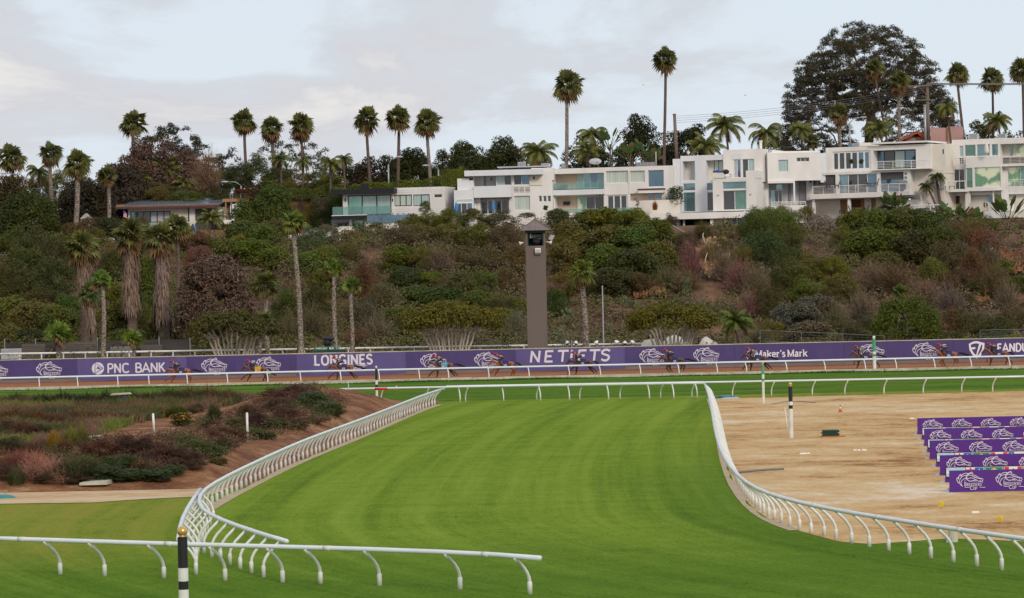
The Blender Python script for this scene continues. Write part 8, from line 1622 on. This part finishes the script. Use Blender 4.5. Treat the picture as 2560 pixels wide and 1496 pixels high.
# ground cover over the rest of the slope: one mass of scrub
n = 7000; x = rng.uniform(-78, 78, n); y = 297+rng.uniform(0, 1, n)**.95*94
tan = np.array([(abs(a-AT(1755, 640, 360).x) < 2.4 and 340 < b < 385) or (b > 382 and a > 5) for a, b in zip(x, y)]); x, y = x[~tan], y[~tan]; n = len(x); z = np.array([bluff(a, b) for a, b in zip(x, y)]); Q = []
rm = rng.uniform(.5, 1.9, n)*(.85+.3*np.sin(x*.31+y*.13))*np.where(x < 6, 1.15, .8)
for q in range(60):
    v = rng.normal(0, 1, (n, 3)); v /= np.linalg.norm(v, axis=1, keepdims=True); v[:, 2] = np.abs(v[:, 2]); P = np.stack([x, y, z], 1)+v*rm[:, None]*np.array([1.05, 1, 1.0]); Q.append(leafquads(P, v+np.array([0, -.1, .2]), .15, .42, .5))
def scrubmat():
    m, nt, b = principled('mixed_scrub'); b.inputs['Roughness'].default_value = .8; b.inputs['Specular IOR Level'].default_value = .1; g = N(nt, 'ShaderNodeNewGeometry'); nn = N(nt, 'ShaderNodeTexNoise'); nn.inputs['Scale'].default_value = .09; nn.inputs['Detail'].default_value = 4; nn.inputs['Roughness'].default_value = .65; nt.links.new(g.outputs['Position'], nn.inputs['Vector'])
    r = N(nt, 'ShaderNodeValToRGB'); e = r.color_ramp.elements; e[0].position = .34; e[0].color = (.090, .098, .028, 1); e[1].position = .66; e[1].color = (.150, .108, .072, 1)
    for p, c in ((.42, (.105, .098, .032)), (.50, (.108, .100, .044)), (.58, (.135, .104, .064))): k = e.new(p); k.color = (*c, 1)
    s_ = N(nt, 'ShaderNodeSeparateXYZ'); nt.links.new(g.outputs['Position'], s_.inputs[0]); q_ = N(nt, 'ShaderNodeMath', operation='MULTIPLY_ADD'); q_.inputs[1].default_value = .0016; nt.links.new(s_.outputs[0], q_.inputs[0]); nt.links.new(nn.outputs[0], q_.inputs[2]); nt.links.new(q_.outputs[0], r.inputs[0]); mr = N(nt, 'ShaderNodeMapRange'); mr.inputs[3].default_value = .72; mr.inputs[4].default_value = 1.3; nt.links.new(g.outputs['Random Per Island'], mr.inputs[0]); vm = N(nt, 'ShaderNodeVectorMath', operation='SCALE'); nt.links.new(r.outputs[0], vm.inputs[0]); nt.links.new(mr.outputs[0], vm.inputs['Scale']); nt.links.new(vm.outputs[0], b.inputs['Base Color']); return m
M['scrub'] = scrubmat()
tag(MB().quads(np.concatenate(Q)).build('slope_scrub', M['scrub']), kind='stuff')
# strip of weeds between the outer rail and the slope
n = 9000; x = rng.uniform(-62, 62, n); y = rng.uniform(286, 312, n); z = np.array([bluff(a, b) for a, b in zip(x, y)]); Q = []
for q in range(3): Q.append(leafquads(np.stack([x+rng.normal(0, .2, n), y, z+np.abs(rng.normal(0, .22, n))], 1), np.tile([0, -.6, .5], (n, 1)), .10, .3, .9))
tag(MB().quads(np.concatenate(Q)).build('verge_weeds', M['scrub']), kind='stuff')
# dead branches on the slope
for k, pts in enumerate([[(1735, 580), (1728, 600), (1740, 640), (1725, 690)], [(2380, 650), (2385, 665), (2430, 690)], [(2440, 630), (2410, 660), (2400, 690)], [(1655, 575), (1680, 590), (1705, 600)]]):
    P = [HIT(x*K, y*K)+Vector((0, -1.2, .9)) for x, y in pts]; tag(MB().tube(P, [.09]*(len(P)-1)+[.03], 5).build('dead_branch', M['palebark'], loc=P[0]), ['pale dead branch running down the tan eroded cliff', 'bare bent pale branch on the right slope', 'grey fallen branch right of the bent pale one', 'dead log under the deck of the stepped house'][k], 'branch')
# ------------------------------------------------------------------ infield shrubs, left
IR = (.14, .050, .032)
INF = [  # px, py (2302/500 crop scaled) given directly in source pixels
 ('tall dark green rush clump', [(40, 999, 50, 23, 'grass', (.055, .065, .028)), (105, 1002, 46, 25, 'grass', (.050, .060, .026)), (160, 999, 46, 27, 'grass', (.045, .055, .026)), (215, 1002, 46, 27, 'grass', (.040, .050, .024)), (265, 999, 44, 27, 'grass', (.045, .055, .026)), (320, 996, 44, 25, 'grass', (.055, .065, .028)), (375, 996, 44, 23, 'grass', (.055, .065, .028)), (425, 991, 44, 25, 'grass', (.080, .075, .035)), (475, 984, 44, 27, 'grass', (.12, .09, .05)), (525, 984, 40, 27, 'grass', (.13, .085, .05)), (570, 991, 34, 23, 'grass', (.12, .08, .045))]),
 ('tan and mauve feathery grass clump', [(30, 1040, 50, 24, 'grass', (.11, .06, .035)), (90, 1045, 44, 24, 'grass', (.12, .055, .03)), (140, 1050, 44, 24, 'grass', (.13, .065, .04)), (195, 1040, 44, 22, 'grass', (.14, .085, .06)), (245, 1040, 44, 20, 'grass', (.15, .095, .07)), (295, 1043, 40, 18, 'grass', (.15, .095, .075)), (345, 1036, 36, 16, 'grass', (.11, .12, .03)), (395, 1028, 36, 18, 'grass', (.11, .13, .03)), (440, 1025, 34, 18, 'grass', (.09, .10, .03)), (535, 1030, 24, 26, 'grass', (.055, .06, .028)), (490, 1022, 24, 14, 'fine', (.09, .07, .03))]),
 ('rusty bush at the left edge of the infield', [(10, 1075, 50, 28, 'fine', (.09, .06, .035)), (60, 1082, 46, 26, 'fine', (.10, .05, .03)), (110, 1085, 34, 22, 'fine', (.06, .06, .025)), (20, 1118, 46, 24, 'fine', (.06, .05, .025)), (75, 1130, 40, 20, 'fine', (.07, .045, .026))]),
 ('upright yellow-green reed tuft', [(135, 1100, 18, 30, 'grass', (.22, .15, .03)), (178, 1092, 22, 28, 'grass', (.16, .16, .035)), (205, 1088, 18, 30, 'grass', (.14, .14, .035)), (160, 1115, 24, 20, 'grass', (.13, .06, .03)), (605, 990, 14, 12, 'grass', (.14, .16, .03))]),
 ('dark maroon heath bush on the mound', [(250, 1128, 52, 28, 'fine', (.075, .032, .022)), (310, 1120, 46, 26, 'fine', (.060, .028, .020)), (360, 1118, 44, 26, 'fine', (.055, .028, .020)), (410, 1135, 52, 26, 'fine', (.085, .042, .032)), (460, 1145, 44, 22, 'fine', (.080, .040, .030)), (355, 1155, 44, 20, 'fine', (.060, .040, .024)), (555, 1085, 34, 20, 'fine', (.095, .050, .036)), (595, 1090, 30, 18, 'fine', (.085, .050, .036)), (525, 1063, 26, 12, 'fine', (.070, .035, .028)), (620, 1032, 34, 20, 'fine', (.075, .045, .035)), (650, 1055, 40, 22, 'fine', (.060, .030, .024)), (715, 1040, 40, 20, 'fine', (.080, .042, .034)), (735, 982, 50, 20, 'fine', (.105, .050, .042)), (680, 985, 34, 14, 'fine', (.10, .055, .040)), (760, 1000, 34, 16, 'fine', (.090, .050, .036)), (700, 1015, 44, 22, 'fine', (.085, .052, .034)), (745, 1060, 34, 14, 'fine', (.10, .065, .045))]),
 ('fresh green ground-hugging bush on the mound', [(300, 1165, 46, 24, 'broad', (.055, .075, .028)), (270, 1195, 50, 22, 'broad', (.050, .070, .028)), (330, 1205, 50, 16, 'broad', (.060, .085, .032)), (395, 1205, 50, 14, 'broad', (.055, .080, .032)), (430, 1190, 34, 14, 'broad', (.065, .080, .034)), (500, 1120, 34, 18, 'broad', (.085, .095, .032)), (535, 1130, 30, 16, 'broad', (.060, .080, .030)), (470, 1105, 44, 16, 'broad', (.095, .100, .032)), (620, 1085, 34, 16, 'broad', (.075, .085, .032)), (660, 1088, 30, 12, 'broad', (.075, .085, .032)), (790, 1000, 40, 22, 'broad', (.080, .105, .045)), (820, 1020, 34, 16, 'broad', (.085, .105, .045)), (545, 1155, 24, 10, 'broad', (.10, .085, .04)), (600, 1060, 30, 14, 'broad', (.085, .095, .032)), (690, 1060, 30, 14, 'broad', (.07, .08, .032))]),
 ('spiky olive grass fountain at the front of the mound', [(175, 1185, 46, 34, 'grass', (.065, .065, .030)), (215, 1175, 34, 28, 'grass', (.060, .065, .030)), (40, 1205, 24, 26, 'grass', (.08, .09, .035)), (345, 1165, 34, 24, 'grass', (.15, .10, .055)), (375, 1175, 30, 20, 'grass', (.13, .09, .05)), (555, 1108, 24, 18, 'grass', (.05, .05, .026)), (290, 1180, 26, 18, 'grass', (.12, .08, .045)), (715, 1020, 24, 16, 'grass', (.10, .08, .045))]),
 ('dusty pink feathery bush', [(90, 1165, 40, 24, 'twig', (.32, .14, .10)), (130, 1190, 46, 24, 'twig', (.34, .17, .12)), (85, 1195, 40, 22, 'twig', (.26, .13, .09)), (155, 1212, 40, 16, 'twig', (.28, .15, .10)), (55, 1160, 36, 22, 'twig', (.20, .075, .055)), (25, 1165, 36, 22, 'twig', (.16, .06, .045)), (565, 1080, 16, 10, 'twig', (.30, .16, .12))]),
 ('brown low scrub along the mulch edge', [(20, 1190, 40, 22, 'fine', (.09, .05, .035)), (110, 1215, 34, 14, 'fine', (.075, .05, .032)), (200, 1218, 40, 12, 'fine', (.075, .05, .032)), (440, 1168, 34, 16, 'fine', (.10, .06, .042)), (490, 1165, 30, 14, 'fine', (.08, .05, .036)), (580, 1110, 24, 12, 'fine', (.10, .065, .045)), (790, 1050, 34, 12, 'fine', (.13, .085, .055)), (840, 1030, 30, 12, 'fine', (.13, .09, .055)), (410, 1215, 24, 8, 'fine', (.11, .07, .045))]),
]
for lab, L in INF:
    L = sorted(L, key=lambda q: q[0]); n = len(L)
    for i, (x, y, rx, ry, kd, c) in enumerate(L): bush(x, y-(0 if y < 1150 else (y-1150)*.22), rx*1.2, ry*1.15, kd, tuple(q*1.15 for q in c), (ORDW[i] if i < n-1 else 'rightmost')+' '+lab, group='infield shrubs', m='dryveg' if kd == 'twig' else None, infield=True)
fb_ = bush(452, 1050, 34, 20, 'broad', (.06, .065, .02), 'rounded bush covered in small orange-yellow flowers', infield=True)
P = fb_.location; v = rng.normal(0, 1, (260, 3)); v /= np.linalg.norm(v, axis=1, keepdims=True); v[:, 2] = np.abs(v[:, 2]); S = np.array(fb_.scale)
fl_ = MB().quads(leafquads(v*.96, v, .045, .9)); me = fl_.mesh('flowers'); me.materials.append(mat('orange_yellow_flowers', (.65, .30, .02), .7)); o = tag(inst(me, 'flowers', (0, 0, 0), parent=fb_), kind='stuff')
bush(583, 1002, 17, 11, 'broad', (.14, .16, .02), 'small bright yellow-green bush on the red bank', infield=True); bush(8, 1150, 14, 10, 'broad', (.30, .20, .02), 'small yellow-flowered bush at the left edge', infield=True)
# heath, rushes and weeds too many to count
def inpoly(x, y, poly):
    k = np.zeros(len(x), bool); j = len(poly)-1
    for i in range(len(poly)):
        xi, yi = poly[i]; xj, yj = poly[j]; c = ((yi > y) != (yj > y)) & (x < (xj-xi)*(y-yi)/(yj-yi+1e-9)+xi); k ^= c; j = i
    return k
def onmound(px, py):
    return HITM(px, py)
PB = [(-60, 1122), (190, 1118), (255, 1100), (330, 1096), (440, 1088), (480, 1055), (600, 1030), (690, 975), (790, 966), (880, 1010), (800, 1062), (690, 1092), (600, 1112), (560, 1140), (455, 1168), (430, 1188), (-60, 1190)]
px = rng.uniform(-60, 870, 5200); py = rng.uniform(960, 1222, 5200); k = inpoly(px, py, PB); P0 = onmound(px[k], py[k]); n = len(P0); rm = rng.uniform(.22, .62, n)*(P0[:, 1]/150)**.5; Q = []
for q in range(34):
    v = rng.normal(0, 1, (n, 3)); v /= np.linalg.norm(v, axis=1, keepdims=True); v[:, 2] = np.abs(v[:, 2]); Q.append(leafquads(P0+v*rm[:, None]*np.array([1.1, 1.3, .95]), v+np.array([0, -.1, .2]), .058, .36, .5))
def heathmat(name, stops, sc):
    m, nt, b = principled(name); b.inputs['Roughness'].default_value = .8; b.inputs['Specular IOR Level'].default_value = .1; g = N(nt, 'ShaderNodeNewGeometry'); nn = N(nt, 'ShaderNodeTexNoise'); nn.inputs['Scale'].default_value = sc; nn.inputs['Detail'].default_value = 3; mp = N(nt, 'ShaderNodeMapping'); mp.inputs['Scale'].default_value = (1, .45, 1); nt.links.new(g.outputs['Position'], mp.inputs[0]); nt.links.new(mp.outputs[0], nn.inputs['Vector'])
    r = N(nt, 'ShaderNodeValToRGB'); e = r.color_ramp.elements; e[0].position = .38; e[0].color = (*stops[0], 1); e[1].position = .64; e[1].color = (*stops[-1], 1)
    for i in range(1, len(stops)-1): k = e.new(.38+.26*i/(len(stops)-1)); k.color = (*stops[i], 1)
    nt.links.new(nn.outputs[0], r.inputs[0]); mr = N(nt, 'ShaderNodeMapRange'); mr.inputs[3].default_value = .7; mr.inputs[4].default_value = 1.35; nt.links.new(g.outputs['Random Per Island'], mr.inputs[0]); vm = N(nt, 'ShaderNodeVectorMath', operation='SCALE'); nt.links.new(r.outputs[0], vm.inputs[0]); nt.links.new(mr.outputs[0], vm.inputs['Scale']); nt.links.new(vm.outputs[0], b.inputs['Base Color']); return m
tag(MB().quads(np.concatenate(Q)).build('mound_heath', heathmat('mixed_heath', [(.060, .075, .028), (.075, .072, .030), (.070, .034, .024), (.095, .045, .034), (.16, .10, .065)], .28)), kind='stuff')
PA = [(-60, 990), (560, 980), (640, 995), (585, 1014), (430, 1040), (330, 1062), (240, 1090), (190, 1118), (-60, 1124)]
px = rng.uniform(-60, 660, 5200); py = rng.uniform(960, 1126, 5200); k = inpoly(px, py, PA); P0 = onmound(px[k], py[k]); n = len(P0); Q = []
hh = np.where(P0[:, 1] > 195, .90, .72)*rng.uniform(.6, 1.2, n)
for q in range(20):
    o = P0+np.stack([rng.normal(0, .22, n), rng.normal(0, .3, n), np.zeros(n)], 1); d = np.stack([rng.normal(0, .30, n), rng.normal(0, .2, n), np.ones(n)], 1)*(hh*rng.uniform(.6, 1.1, n))[:, None]; s = np.stack([np.full(n, .022), np.zeros(n), np.zeros(n)], 1); m_ = o+d*.6; e_ = o+d+np.stack([d[:, 0]*.5, np.zeros(n), -.15*hh], 1); Q += [np.stack([o-s, o+s, m_+s, m_-s], 1), np.stack([m_-s, m_+s, e_+s*.2, e_-s*.2], 1)]
tag(MB().quads(np.concatenate(Q)).build('marsh_grass', heathmat('mixed_marsh_grass', [(.050, .060, .026), (.085, .085, .032), (.13, .075, .045), (.17, .105, .075), (.12, .14, .03)], .16)), kind='stuff')
n = 2200; x = rng.uniform(-45, -4.5, n); y = rng.uniform(134, 222, n); k = np.array([a < left_edge(b)-1.2 for a, b in zip(x, y)]); x, y = x[k], y[k]; n = len(x); z = np.array([mz(a, b) for a, b in zip(x, y)]); Q = []
for q in range(4): Q.append(leafquads(np.stack([x+rng.normal(0, .12, n), y+rng.normal(0, .25, n), z+np.abs(rng.normal(0, .05, n))], 1), np.tile([0, -.6, .4], (n, 1)), .045, .3, .9))
tag(MB().quads(np.concatenate(Q)).build('mulch_litter', heathmat('bark_litter', [(.10, .04, .02), (.22, .09, .04), (.36, .20, .12)], .8)), kind='stuff')
